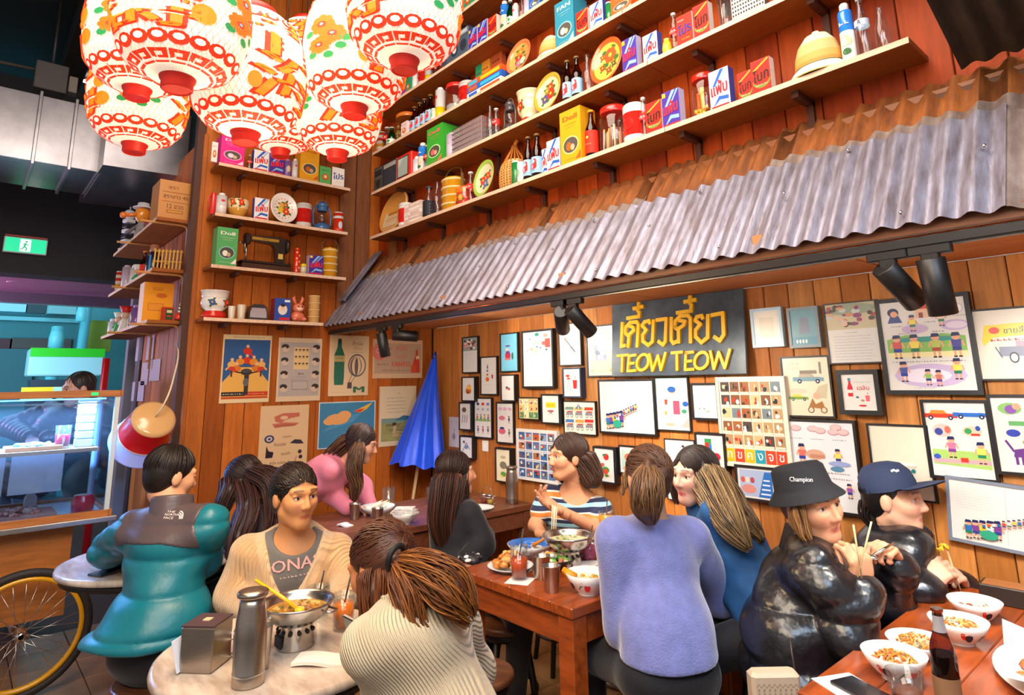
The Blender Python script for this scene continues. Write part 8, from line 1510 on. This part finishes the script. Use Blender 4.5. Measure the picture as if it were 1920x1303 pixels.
        for path, rad, cnt, wave, tipc in falls:
            P_ = [V(p) for p in path]; N = 5*(len(P_)-1); tp = C4(tipc)
            def at(arr, t): x = t*(len(P_)-1); i = min(int(x), len(P_)-2); f_ = x-i; b, c_ = arr[i], arr[i+1]; a_, d_ = arr[max(i-1, 0)], arr[min(i+2, len(arr)-1)]; return b+(c_-a_)*.5*f_+(a_-b*2.5+c_*2-d_*.5)*f_*f_+((b-c_)*1.5+(d_-a_)*.5)*f_*f_*f_
            for i in range(int(cnt*2.2)):
                ph = rnd.uniform(0, 2*PI); ro = rnd.uniform(.66, 1.03); t1 = rnd.uniform(.8, 1.04); w0 = rnd.uniform(0, 6); pts = []; ax = (P_[-1]-P_[0]).normalized(); b1 = ax.orthogonal().normalized(); b2 = ax.cross(b1)
                for j in range(N+1): t = min(j/N*t1, 1.); p_ = at(P_, t); r = at(list(rad), t)*ro*min(1, .3+4*t); pts.append(p_+(b1*math.cos(ph)+b2*math.sin(ph))*r+b1*wave*math.sin(9*t+w0)+b2*wave*.7*math.cos(8*t+w0)-s.o.location)
                g = rnd.uniform(.72, 1.25); tt = rnd.uniform(.1, 1); cl = base_c[:3]*(1-tt*.8)+tp[:3]*tt*.8; m.tube(pts, [th*c*.75]*(N-1)+[th*c*.5, th*c*.1], 3, tuple(np.minimum(cl*g, 1))+(1,), cap=False)
        nv = len(v); me_v = np.concatenate([v-s.off, np.array(m.v, F4)]) if m.v else v-s.off; fq = np.array([f_ for f_ in m.f if len(f_) == 4], np.int64).reshape(-1, 4)+nv; fs = np.concatenate([q, fq]) if len(fq) else q
        vc = np.zeros((len(m.v), 4), F4)
        for f_, c_ in zip(m.f, m.c):
            for i in f_: vc[i] = c_
        return arr_obj('hair', me_v, fs, HAIRM, s.o, np.concatenate([cc, vc]))
def decal(name, obj, px, py, w, h, art, mt=PRINT, parent=None, lift=.0025, rot=0.):
    """flat print laid onto a garment: every point is projected to the cloth"""
    from mathutils.bvhtree import BVHTree
    me = obj.data; M_ = MX.Translation(obj.parent.location); bv = BVHTree.FromPolygons([M_ @ v.co for v in me.vertices], [tuple(p.vertices) for p in me.polygons])
    d = ray(px, py).normalized(); hit, nrm, _, _ = bv.ray_cast(CAM, d)
    if hit is None: return
    nrm = V(nrm); nrm = nrm if nrm.dot(d) < 0 else -nrm; r = UP.cross(nrm).normalized(); u = nrm.cross(r); r, u = r*math.cos(rot)+u*math.sin(rot), u*math.cos(rot)-r*math.sin(rot); m = MB(); a = Art(m, w, h, 0, step=.0006)
    def mp(x, z, y):
        p = hit+r*(x-w/2)+u*(z-h/2)+nrm*.06; q, n_, _, _ = bv.ray_cast(p, -nrm); q = q if q is not None else hit+r*(x-w/2)+u*(z-h/2); return tuple(q+nrm*(lift-y)-obj.parent.location)
    a.map = mp; art(a); return m.obj(name, mt, obj.parent)
def D(px, py, d): return P(px, py, d=d)
def flat(c): return lambda p, n=None: np.tile(C4(c), (len(p), 1))
def ring_collar(s, r0, r1, h, g, col, mt, k=.02):
    s.wear('collar', [Cone(s.neck-s.u*.03, s.neck+s.u*h, r0, r1)], mt, col, cuts=(Cone(s.neck-s.u*.0+s.f*.01, s.neck+s.u*(h+.06)+s.f*.015, r0-.016, r1-.012), plane(s.u, s.neck+s.u*(h+.0))), h=.006, ck=.004)
# 1 man in the teal puffer jacket, seen from behind
a = Person('man in teal and charcoal puffer jacket seated with his back to us', (-2.93, .70, .57), D(322, 955, 2.60), D(322, 892, 2.66), dirv(.62, .75, -.25), dirv(1, -.2), .185)
a.arm(1, D(378, 1052, 2.60), D(398, 1012, 2.82)); a.arm(-1, D(205, 1030, 2.72), D(225, 1050, 2.98)); a.hand(1, dirv(-.4, .9, -.1), (0, 0, -1)); a.hand(-1, dirv(.4, .9, -.1), (0, 0, -1)); a.build(brow='1c1412')
JP = a.torso(.028, 1.0)+[Ell(a.hip+V((0, 0, .06)), (.20, .175, .20), a.T), Ell(a.hip+V((-.02, -.04, .02)), (.235, .20, .10), a.T)]; QT = quilt(.122, .016, .03, folds(.004, 26, 1)); SLV = a.sleeves(.026, (.006, .10)); CUTZ = plane((0, 0, -1), (0, 0, .60))
a.wear('jacket', JP, NYLON, '0a6f7e', .035, (CUTZ,), h=.0075, disp=QT, arms=SLV)
def yoke(p): x = (p-A3(a.neck)) @ A3(a.s); return np.maximum(.955-1.1*x*x-p[:, 2], np.abs(x+.0)-.175)
j = a.wear('yoke', JP, NYLON, '54474a', .035, (lambda p: -yoke(p),), h=.006, disp=lambda p: QT(p)+.004, ck=.004, arms=SLV)
ring_collar(a, .088, .080, .055, 0, '54474a', NYLON); a.sit(dirv(-.1, 1)); a.hair('1c1412', n=190, seed=2, th=.0036)
def logo(q): q.text('THE', .3, .82, .20, 'e8e0dc', 2, .4); q.text('NORTH', .38, .52, .22, 'e8e0dc', 2, .62); q.text('FACE', .32, .2, .22, 'e8e0dc', 2, .46); [q.line([(.72+.3*r*math.cos(t)-.0, .1+.85*r*math.sin(t)) for t in np.linspace(.05, 1.6, 7)], .004, 'e8e0dc', 2) for r in (.5, .72, .95)]
decal('logo', j, 326, 966, .085, .042, logo)
# 2 girl bending over a phone behind the teal jacket
a = Person('girl with long dark hair bending over a phone at the left marble table', (-3.52, 1.28, .57), D(490, 948, 3.34), D(458, 903, 3.28), dirv(-.75, -.3, -.62), dirv(-.3, .8), .15)
a.arm(1, D(438, 1020, 3.35), D(418, 1000, 3.15)); a.arm(-1, D(505, 1045, 3.10), D(425, 1008, 3.02)); a.hand(-1, dirv(-.7, -.3, .4), dirv(-.4, .6)); a.hand(1, dirv(-.6, -.5, .4), dirv(-.3, -.5)); a.build()
a.wear('jacket', a.torso(.03), CLOTH, '2a1a1c', arms=a.sleeves(.022), disp=folds(.004, 24, 2), h=.010); a.sit(dirv(-.7, -.5), col='14121a')
a.hair('2c1a18', [([a.hp(-.02, -.05, .05), D(515, 905, 3.22), D(520, 965, 3.16), D(505, 1010, 3.1)], (.085, .075, .06, .025), 70, .004, '5a3a34'), ([a.hp(.03, .04, .06), D(430, 920, 3.16), D(412, 965, 3.1), D(412, 995, 3.08)], (.06, .05, .04, .012), 50, .003, '4a2e2a'), ([a.hp(0, .0, .05), D(465, 950, 3.1), D(448, 1010, 3.0), D(425, 1060, 2.95)], (.06, .055, .05, .015), 60, .004, '5a3a34')], n=260, seed=3, style='part')
t = thing('mobile_phone', 'phone with a red case held up by the bending girl', 'phone', D(404, 1000, 3.0)); m = MB(); m.box((0, 0, 0), (.07, .010, .075), 'b84a5a', ch=.003); m.obj('case', GLOSS, t); t.rotation_euler = (.3, 0, YAW)
# 3 woman in the beige cardigan, facing us
a = Person('woman in beige cardigan over grey printed T-shirt, dark hair tied back', (-2.68, 1.10, .57), D(553, 1003, 2.56), D(554, 930, 2.52), dirv(.72, -.68, -.06), dirv(-.96, -.3), .172, 'd0905c', 1.03)
a.arm(1, D(440, 1120, 2.46), D(500, 1160, 2.24)); a.arm(-1, D(660, 1100, 2.48), D(612, 1150, 2.30)); a.hand(1, dirv(.8, -.4, -.1), (0, 0, -1)); a.hand(-1, dirv(-.8, -.5, -.1), (0, 0, -1)); a.build(lip='b04a3c')
tee = a.wear('t_shirt', a.torso(.014), CLOTH, '6e6a66', cuts=(Ell(a.neck+a.f*.06+a.u*.02, (.085, .10, .075), a.T),), disp=folds(.0025, 30, 3), h=.008)
ap = A3(a.neck-a.u*.27+a.f*.10)
def vcut(p): q = p-ap; x = np.abs(q @ A3(a.s)); h_ = q @ A3(a.u); return np.maximum((x-h_*.40)*.93, -(q @ A3(a.f))-.11)
def cardi(p): q = p-ap; x = np.abs(q @ A3(a.s)); h_ = q @ A3(a.u); e = x-h_*.40; c = np.tile(C4('d2a878'), (len(p), 1)); c[(e < .040)*((q @ A3(a.f)) > -.13)] = C4('e0ba8c'); return c
j = a.wear('cardigan', a.torso(.030, 1.02), CABLE, cardi, arms=a.sleeves(.024), cuts=(vcut,), disp=folds(.006, 20, 5), h=.008)
decal('shirt_lettering', tee, 556, 1062, .20, .085, lambda q: (q.text('ONAS', .5, .62, .5, 'e0a8a0', 2, .9, bold=.01), q.scribble(.2, .8, .12, .1, 'd8b8ac', 2, 3)))
m = MB(); m.T = MX.Translation(a.neck-a.u*.285+a.f*.148-a.o.location) @ a.f.to_track_quat('Z', 'Y').to_matrix().to_4x4(); m.lathe([(.013, -.004), (.014, 0), (.012, .003), (.001, .002)], 16, '5a3a20', cap=False); m.obj('button', GLOSS, a.o)
a.sit(dirv(.2, -1)); a.hair('241814', n=420, seed=4, hairline=.10, style='back', extra=(Ell(a.hp(0, -.10, -.02), (.045, .045, .05)),), th=.0038)
# 4 woman in the ribbed sweater, back to us
a = Person('woman in cream ribbed sweater with half-tied brown hair leaning over the front table', (-1.40, .98, .57), D(768, 1122, 1.62), D(714, 1062, 1.71), dirv(-.82, .45, -.42), dirv(.5, .85), .145, 'd88a58', .94)
a.arm(-1, D(752, 1312, 1.52), D(724, 1222, 1.70)); a.arm(1, D(880, 1260, 1.80), D(775, 1235, 1.92)); a.hand(-1, dirv(-.35, .6, .45), dirv(-.8, .2), (.7, .8, .9, 1.), .6); a.hand(1, dirv(-.8, .4, 0), (0, 0, -1)); a.build()
a.wear('sweater', a.torso(.024, .9)+[Ell(a.hip+V((0, 0, .10)), (.18, .15, .2), a.T)], RIBK, 'dcc6a0', .04, arms=a.sleeves(.022), ak=.016, cuts= (Cone(a.neck, a.neck+a.u*.2, .07, .09), plane((0, 0, -1), (0, 0, .5))), disp=folds(.008, 17, 7), h=.0075); ring_collar(a, .082, .076, .03, 0, 'dcc6a0', RIBK); a.sit(dirv(-.8, .4), mt=DENIM, col='6a86a8')
a.hair('4e2612', [([D(742, 1046, 1.62), D(795, 1068, 1.57), D(850, 1108, 1.54), D(888, 1160, 1.52)], (.028, .046, .056, .02), 130, .006, 'b8702c'), ([D(738, 1052, 1.60), D(768, 1115, 1.55), D(782, 1175, 1.52), D(815, 1205, 1.5)], (.028, .040, .034, .008), 80, .005, 'a05e28'), ([D(712, 1050, 1.68), D(706, 1110, 1.63), D(708, 1180, 1.60), D(716, 1240, 1.58)], (.06, .045, .036, .010), 90, .004, '7a4420')], n=420, seed=5, th=.0034, style='back')
m = MB(); m.T = MX.Translation(D(743, 1046, 1.60)-a.o.location) @ (D(795, 1068, 1.57)-D(742, 1046, 1.62)).to_track_quat('Z', 'Y').to_matrix().to_4x4(); torus(m, .030, .008, 20, 8, '0c0a0a'); m.obj('hair_tie', MATTE, a.o)
t = thing('mobile_phone', 'dark phone in the hand of the woman in the ribbed sweater', 'phone', D(668, 1192, 1.80)); m = MB(); m.box((0, 0, 0), (.072, .010, .13), '161a1e', ch=.003); m.obj('case', GLOSS, t); t.rotation_euler = (.5, .2, YAW-.5)
# 5 woman in pink leaning over the back table
a = Person('woman in pink hoodie with long wavy hair leaning over the back table', (-4.12, 1.66, .84), D(645, 868, 4.05), D(678, 832, 4.0), dirv(.95, .1, -.32), dirv(.1, -1), .15, 'dca284', .97)
a.arm(1, D(622, 925, 3.98), D(655, 952, 3.86)); a.arm(-1, D(680, 915, 4.2), D(695, 950, 4.1)); a.hand(1, dirv(.9, .1, -.1), (0, 0, -1)); a.hand(-1, dirv(.9, .1, -.1), (0, 0, -1)); a.legs = [(a.hip+a.s*.08*k, V((a.hip.x-.02, a.hip.y+.0, .46))+a.s*.09*k, V((a.hip.x-.04, a.hip.y, .08))+a.s*.09*k, V((a.hip.x+.08, a.hip.y, .03))+a.s*.09*k) for k in (-1, 1)]; a.build()
a.wear('hoodie', a.torso(.026)+[Ell(a.neck-a.f*.07-a.u*.02, (.09, .06, .06), a.T)], CLOTH, 'e07f96', arms=a.sleeves(.022), disp=folds(.006, 22, 3), h=.010, cuts=(Cone(a.neck, a.neck+a.u*.2, .055, .08),)); a.wear('trousers', [q for l in a.legs for q in (Cone(l[0], l[1], .085, .065), Cone(l[1], l[2], .065, .05))]+[Ell(a.hip, (.17, .13, .12), a.T)], DENIM, '2a3a5a', h=.014)
a.hair('33211c', [([a.hp(.06, -.01, .03), D(664, 872, 3.87), D(668, 910, 3.86), D(660, 942, 3.88)], (.045, .045, .035, .010), 70, .010, '9a6a48'), ([a.hp(0, -.05, .03), D(635, 845, 4.02), D(608, 866, 4.04), D(590, 872, 4.08)], (.075, .055, .04, .012), 70, .010, '8a5a3c')], n=260, seed=6, th=.005, style='part')
# 6 long-haired woman in black
a = Person('woman in black top with very long straight dark hair at the back table', (-2.86, 2.08, .57), D(852, 950, 3.42), D(856, 888, 3.42), dirv(.92, .3), dirv(.5, -.75), .15, 'c88a6a')
a.arm(1, D(905, 1020, 3.25), D(872, 1050, 3.12)); a.arm(-1, D(905, 1005, 3.55), D(885, 1045, 3.25)); a.hand(1, dirv(.2, -.9, -.1), (0, 0, -1)); a.hand(-1, dirv(-.2, -.9, -.1), (0, 0, -1)); a.build()
a.wear('jumper', a.torso(.026), CLOTH, '15131c', arms=a.sleeves(.022), disp=folds(.005, 22, 4), h=.010); a.sit(dirv(.5, -.6), col='2a2428')
a.hair('2c1813', [([a.hp(0, -.03, .04), D(838, 925, 3.34), D(832, 985, 3.28), D(842, 1040, 3.26)], (.10, .092, .08, .045), 150, .002, '5a3626'), ([a.hp(.02, .02, .05), D(872, 930, 3.36), D(880, 1000, 3.36)], (.05, .022, .010), 30, .002, '4a2a20')], n=300, seed=7, th=.0042, style='part')
t = thing('patterned_pouch', 'black and white patterned pouch in the lap of the woman in black', 'pouch', D(882, 1050, 3.08)); m = MB(); m.ball((0, 0, 0), .055, 14, 10, '2a2830', (1.1, .7, .6)); m.obj('pouch_body', SATIN, t); m = MB(); rnd_food(m, .05, .01, 16, ['f0f0f0', '2a2830'], (.010, .016), 3, .022); m.obj('pattern', SATIN, t)
# 7 woman in the striped T-shirt
a = Person('woman in striped T-shirt with brown shoulder-length hair, gesturing with one hand', (-2.68, 2.72, .58), D(1080, 922, 3.54), D(1064, 857, 3.5), dirv(-.92, -.38, -.02), dirv(-.95, .25), .158, 'd99c76', 1.05)
a.arm(1, D(1004, 985, 3.48), D(1018, 1003, 3.28)); a.arm(-1, D(1116, 990, 3.36), D(1052, 958, 3.26)); a.hand(-1, D(1005, 928, 3.22)-D(1052, 958, 3.26), dirv(.1, -.5, .85), (.15, .15, .3, .45), .2, 1.08, .16); a.hand(1, dirv(.6, -.8, -.1), (0, 0, -1)); a.build(brow='3a261c', lip='b06058')
a.wear('t_shirt', a.torso(.012, .97)+[Cone(a.sh[k], a.sh[k].lerp(a.arms[k][0], .62), .058, .056) for k in (-1, 1)], stripe_mat(), 'ffffff', .02, (Ell(a.neck+a.f*.05+a.u*.03, (.095, .11, .075), a.T),), disp=folds(.003, 26, 6), h=.0075); a.sit(dirv(.6, -.5), mt=DENIM, col='3a4a6a')
a.hair('3e2a22', [([a.hp(0, -.05, .02), D(1098, 872, 3.50), D(1112, 900, 3.47), D(1108, 915, 3.46)], (.092, .075, .06, .02), 120, .004, '6a4a3a'), ([a.hp(-.06, -.02, .02), D(1052, 885, 3.62), D(1060, 905, 3.62)], (.04, .04, .02), 30, .003, '5a3e30')], n=360, seed=8, part=.6, th=.0042, style='part')
# 8 woman in the lilac sweater, back to us
a = Person('woman in fuzzy lilac-blue sweater seen from behind, light brown ponytail', (-1.45, 1.95, .57), D(1222, 972, 2.36), D(1212, 895, 2.38), dirv(-.4, .9), dirv(.88, .4), .165, 'dba684', .98)
a.arm(-1, D(1172, 1180, 2.22), D(1165, 1150, 2.46)); a.arm(1, D(1350, 1120, 2.52), D(1300, 1120, 2.75)); a.hand(-1, dirv(-.3, .9, 0), (0, 0, -1)); a.hand(1, dirv(-.7, .6, 0), (0, 0, -1)); a.build()
a.wear('sweater', a.torso(.026, .93)+[Ell(a.hip+V((0, 0, .12)), (.17, .14, .18), a.T)], FUZZ, '7a82c4', .04, arms=a.sleeves(.030), ak=.016, cuts=(Cone(a.neck+a.u*.0, a.neck+a.u*.2, .062, .085), plane((0, 0, -1), (0, 0, .615))), disp=folds(.005, 15, 9), h=.0075); a.sit(dirv(-.3, .9), col='14141c')
a.hair('5e4030', [([D(1216, 868, 2.28), D(1214, 915, 2.22), D(1212, 955, 2.21), D(1220, 985, 2.22)], (.040, .056, .048, .014), 150, .005, 'a07850'), ([a.hp(-.07, .03, .02), D(1172, 905, 2.38), D(1166, 930, 2.38)], (.012, .008, .003), 10, .004, 'c8a070')], n=420, seed=9, th=.0038, style='back')
# 9 woman in the denim jacket
a = Person('woman in blue denim jacket with long streaked hair looking over to the left', (-1.33, 2.50, .58), D(1332, 955, 2.70), D(1302, 893, 2.72), dirv(-.86, -.5, -.02), dirv(.1, .95), .155, 'e0ae96', 1.02)
a.arm(-1, D(1385, 1095, 2.48), D(1335, 1130, 2.52)); a.arm(1, D(1335, 1050, 2.95), D(1285, 1080, 2.92)); a.hand(-1, dirv(-.9, .2, 0), (0, 0, -1)); a.hand(1, dirv(-.9, .2, 0), (0, 0, -1)); a.build(lip='c83a5a')
a.wear('denim_jacket', a.torso(.036, 1.05)+[Ell(a.hip+V((0, 0, .08)), (.215, .18, .18), a.T), Cone(a.neck-a.u*.04, a.neck+a.u*.01, .085, .09)], DENIM, '1f568e', .035, arms=a.sleeves(.026), ak=.05, cuts=(Cone(a.neck, a.neck+a.u*.2, .062, .09), plane((0, 0, -1), (0, 0, .55))), disp=folds(.011, 19, 2), h=.008); a.sit(dirv(-.9, .1), col='1a1c26')
a.hair('2c201c', [([a.hp(.0, -.05, .03), D(1345, 932, 2.58), D(1372, 985, 2.42), D(1404, 1030, 2.36)], (.095, .075, .06, .016), 150, .004, 'c09a68'), ([a.hp(.03, -.06, .02), D(1362, 935, 2.66), D(1398, 985, 2.54), D(1428, 1018, 2.48)], (.085, .07, .055, .018), 110, .006, 'a88258'), ([a.hp(.05, .045, .06), a.hp(.074, .05, -.02), a.hp(.072, .045, -.12)], (.026, .024, .008), 30, .003, '4a3830'), ([a.hp(-.066, .01, .06), D(1340, 925, 2.60), D(1346, 955, 2.57)], (.026, .03, .015), 40, .004, 'd8c0a0')], n=360, seed=10, part=.5, style='part')
# 10 woman in the bucket hat
a = Person('woman in black bucket hat and black puffer jacket holding chopsticks', (-1.12, 2.20, .58), D(1526, 1022, 2.18), D(1520, 946, 2.16), dirv(.36, -.93, -.03), dirv(-.35, -.85), .165, 'dba07c', 1.05, (0-RH.x*.16, -RH.y*.16, 1))
a.arm(1, D(1588, 1196, 1.93), D(1624, 1102, 1.97)); a.arm(-1, D(1665, 1135, 2.22), D(1682, 1050, 2.18)); a.hand(1, D(1608, 1030, 1.98)-D(1624, 1102, 1.97), dirv(-.2, .9, .1), (.75, .85, 1., 1.1), .7, 1.02); a.hand(-1, D(1650, 1010, 2.14)-D(1682, 1050, 2.18), dirv(-.6, -.2, -.5), (.9, 1., 1.1, 1.2), .7, 1.0); a.build(lip='c0605a')
a.wear('puffer_jacket', a.torso(.044, 1.0)+[Ell(a.hip+V((0, 0, .10)), (.20, .175, .22), a.T)], LEATHER, '17171d', .03, arms=a.sleeves(.034, (.012, .10), .90), ak=.010, cuts=(Cone(a.neck, a.neck+a.u*.2, .07, .10),), disp=quilt(.15, .016, .06, folds(.008, 24, 3)), h=.008); ring_collar(a, .108, .100, .050, 0, '17171d', LEATHER)
a.wear('inner_collar', [Cone(a.neck-a.u*.06, a.neck+a.u*.035, .09, .085)], CLOTH, '0c0b0e', cuts=(Cone(a.neck, a.neck+a.u*.1, .062, .07),), h=.008); a.sit(dirv(.9, -.1))
a.hair('7a5232', [([a.hp(-.07, .02, .03), D(1497, 975, 2.14), D(1503, 1010, 2.12)], (.032, .030, .012), 60, .002, 'd8aa70'), ([a.hp(.075, .02, .03), a.hp(.078, .03, -.06), a.hp(.07, .04, -.10)], (.03, .022, .008), 36, .002, 'b88a54')], n=60, seed=11, vol=.94)
m = MB(); m.T = MX.Translation(a.head-a.o.location) @ a.HR.to_4x4() @ MX.Translation((0, -.016, .030)) @ MX.Rotation(.20, 4, 'X'); m.lathe([(.132, -.012), (.130, -.006), (.104, .022), (.099, .03), (.091, .09), (.078, .103), (.001, .107)], 40, '1b1c24', cap=False, sx=.95); m.lathe([(.131, -.011), (.127, -.009), (.101, .018), (.096, .026)], 40, '121218', cap=False, sx=.95); HATM = mat('hat_cotton', rough=.8, bump=.3, bscale=180); hat = m.obj('bucket_hat', HATM, a.o)
decal('hat_lettering', hat, 1502, 900, .075, .022, lambda q: q.text('Champion', .5, .5, .9, 'f0f0f0', 2, .95, bold=.01), rot=.12)
def chop(p0, p1, label, r=.0032, tip=None, name='chopstick'): t = thing(name, label, 'chopsticks', p0, 0, 'chopsticks in hands'); m = MB(); m.tube([(0, 0, 0), V(p1)-V(p0)], [r*.75, r], 6, 'e4cc98'); m.obj('stick', SATIN, t)
chop(D(1616, 1084, 1.935), D(1600, 984, 1.95), 'nearly upright pale chopstick in the hand below the bucket hat'); chop(D(1608, 1082, 1.93), D(1634, 978, 1.95), 'slanting pale chopstick in the hand below the bucket hat')
t = thing('soup_spoon', 'steel spoon held below the chin of the woman in the bucket hat', 'spoon', D(1632, 1045, 2.10)); m = MB(); q0 = D(1676, 1018, 2.12)-t.location; m.tube([q0, q0*.55, (0, 0, 0)], [.004, .005, .006], 8); m.ball((0, 0, 0), .021, 12, 8, (1, 1, 1, 1), (1.2, .8, .5)); m.obj('spoon_body', CHROME, t)
# 11 woman in the navy cap
a = Person('woman in navy baseball cap and black puffer jacket eating with chopsticks', (-1.10, 2.74, .58), D(1684, 1005, 2.55), D(1676, 936, 2.52), dirv(.70, -.71), dirv(-.25, -.85), .155, 'e2ae92', 1.05)
a.arm(1, D(1690, 1120, 2.30), D(1738, 1098, 2.26)); a.arm(-1, D(1795, 1130, 2.55), D(1806, 1098, 2.40)); a.hand(1, D(1782, 1050, 2.28)-D(1738, 1098, 2.26), dirv(.5, .6, -.4), (.7, .8, .9, 1.), .6, 1.0); a.hand(-1, D(1778, 1045, 2.34)-D(1806, 1098, 2.40), dirv(-.8, -.1, -.2), (.7, .85, 1., 1.1), .6, 1.0); a.build(lip='b8605c')
a.wear('puffer_jacket', a.torso(.04, 1.0), LEATHER, '17181f', .03, arms=a.sleeves(.034, (.012, .10), .88), ak=.010, cuts=(Cone(a.neck, a.neck+a.u*.2, .07, .10),), disp=quilt(.15, .016, .1, folds(.008, 24, 8)), h=.009); ring_collar(a, .112, .118, .055, 0, '17181f', LEATHER); a.sit(dirv(.9, -.1))
a.hair('1c1616', [([a.hp(0, -.07, .0), a.hp(0, -.09, -.07), a.hp(0, -.08, -.12)], (.05, .04, .02), 40, .002, '3a2a26')], n=120, seed=12, vol=.95)
m = MB(); Tm = MX.Translation(a.head-a.o.location) @ a.HR.to_4x4() @ MX.Translation((0, -.014, .034)) @ MX.Rotation(.20, 4, 'X'); m.T = Tm; m.lathe([(.096, .0), (.097, .025), (.090, .065), (.065, .098), (.03, .110), (.001, .112)], 36, '2c3a5c', cap=False, sx=.93, sy=1.1); vs = []; n = 12
for j in range(4):
    for i in range(n+1): ang = PI*(.14+.72*i/n); rr = .098+.026*j; vs.append((rr*.92*math.cos(ang)*(1-.04*j), rr*1.0*math.sin(ang)+.010*j, .010+.006*j-.9*(math.cos(ang)*(.05))**2*4-.004*j*j*.4))
f1 = [(j*(n+1)+i, j*(n+1)+i+1, (j+1)*(n+1)+i+1, (j+1)*(n+1)+i) for j in range(3) for i in range(n)]; m.add(vs, f1, '2c3a5c', True); m.add([(x, y, z-.004) for x, y, z in vs], [q[::-1] for q in f1], '1a2238', True); cap_ = m.obj('baseball_cap', HATM, a.o)
decal('cap_emblem', cap_, 1678, 884, .036, .020, lambda q: [q.ell(.2+.2*i, .5+.2*(i % 2), .13, .3, 'f0f0f4', 2, 8) for i in range(4)])
chop(D(1812, 1140, 2.32), D(1776, 1032, 2.30), 'long chopstick dipped in the farthest bowl', .0036)
t = thing('noodle_bite', 'yellow noodle held up at the tip of the long chopstick', 'food', D(1770, 1032, 2.29)); m = MB(); noodle(m, .022, 0, 10, ['f0c030', 'e8b020'], 3, .004, .02); m.obj('noodles', FOOD, t); t['kind'] = 'stuff'
# 12 man behind the cart
a = Person('man with cropped hair in black padded jacket behind the food cart', (-5.75, .42, .92), D(142, 765, 4.62), D(146, 730, 4.60), dirv(-.5, -.75, -.15), dirv(-.9, .3), .18, 'c8988a', 1.04)
a.arm(1, D(20, 800, 4.6), D(60, 822, 4.35)); a.arm(-1, D(165, 815, 4.45), D(85, 822, 4.32)); a.hand(1, dirv(.6, -.7, -.2), (0, 0, -1), (.9, 1, 1, 1)); a.hand(-1, dirv(-.7, -.5, -.2), (0, 0, -1), (.9, 1, 1, 1)); a.legs = [(a.hip+a.s*.08*k, V((a.hip.x, a.hip.y, .48))+a.s*.09*k, V((a.hip.x, a.hip.y, .08))+a.s*.09*k, V((a.hip.x+.12, a.hip.y, .03))+a.s*.09*k) for k in (-1, 1)]; a.build()
a.wear('padded_jacket', a.torso(.035, 1.0, (.010, .07)), NYLON, '12161f', arms=a.sleeves(.03, (.009, .06)), h=.010); a.wear('trousers', [q for l in a.legs for q in (Cone(l[0], l[1], .09, .07), Cone(l[1], l[2], .07, .05))]+[Ell(a.hip, (.18, .14, .12), a.T)], CLOTH, '15161c', h=.016); a.hair('2a2422', n=40, seed=13, th=.003, vol=.97)
# bag beside the puffer jacket
t = thing('shoulder_bag', 'beige patterned shoulder bag hanging beside the black puffer jacket', 'bag', D(1452, 1298, 1.80)); t.scale = (.78, .78, .78); m = MB(); m.box((0, 0, 0), (.18, .07, .15), 'c8b49c', ch=.012); m.obj('bag_body', SATIN, t); m = MB(); q = Art(m, .17, .13, -.0355, ox=-.085, oz=-.065); [q.line([(.04+.115*i, .04+.23*j), (.1+.115*i, .14+.23*j), (.155+.115*i, .04+.23*j)], .0014, '8a7460', 1) for i in range(8) for j in range(4)]; [q.ell(.1+.115*i, .22+.23*j, .022, .035, 'a08a72', 2, 8) for i in range(8) for j in range(3)]; m.obj('woven_pattern', PRINT, t); m = MB(); m.tube([(.085, 0, .07), (.09, .03, .12), (.10, .06, .16)], .004, 6, '3a2e28'); m.obj('strap', SATIN, t); t.rotation_euler = (0, 0, YAW)
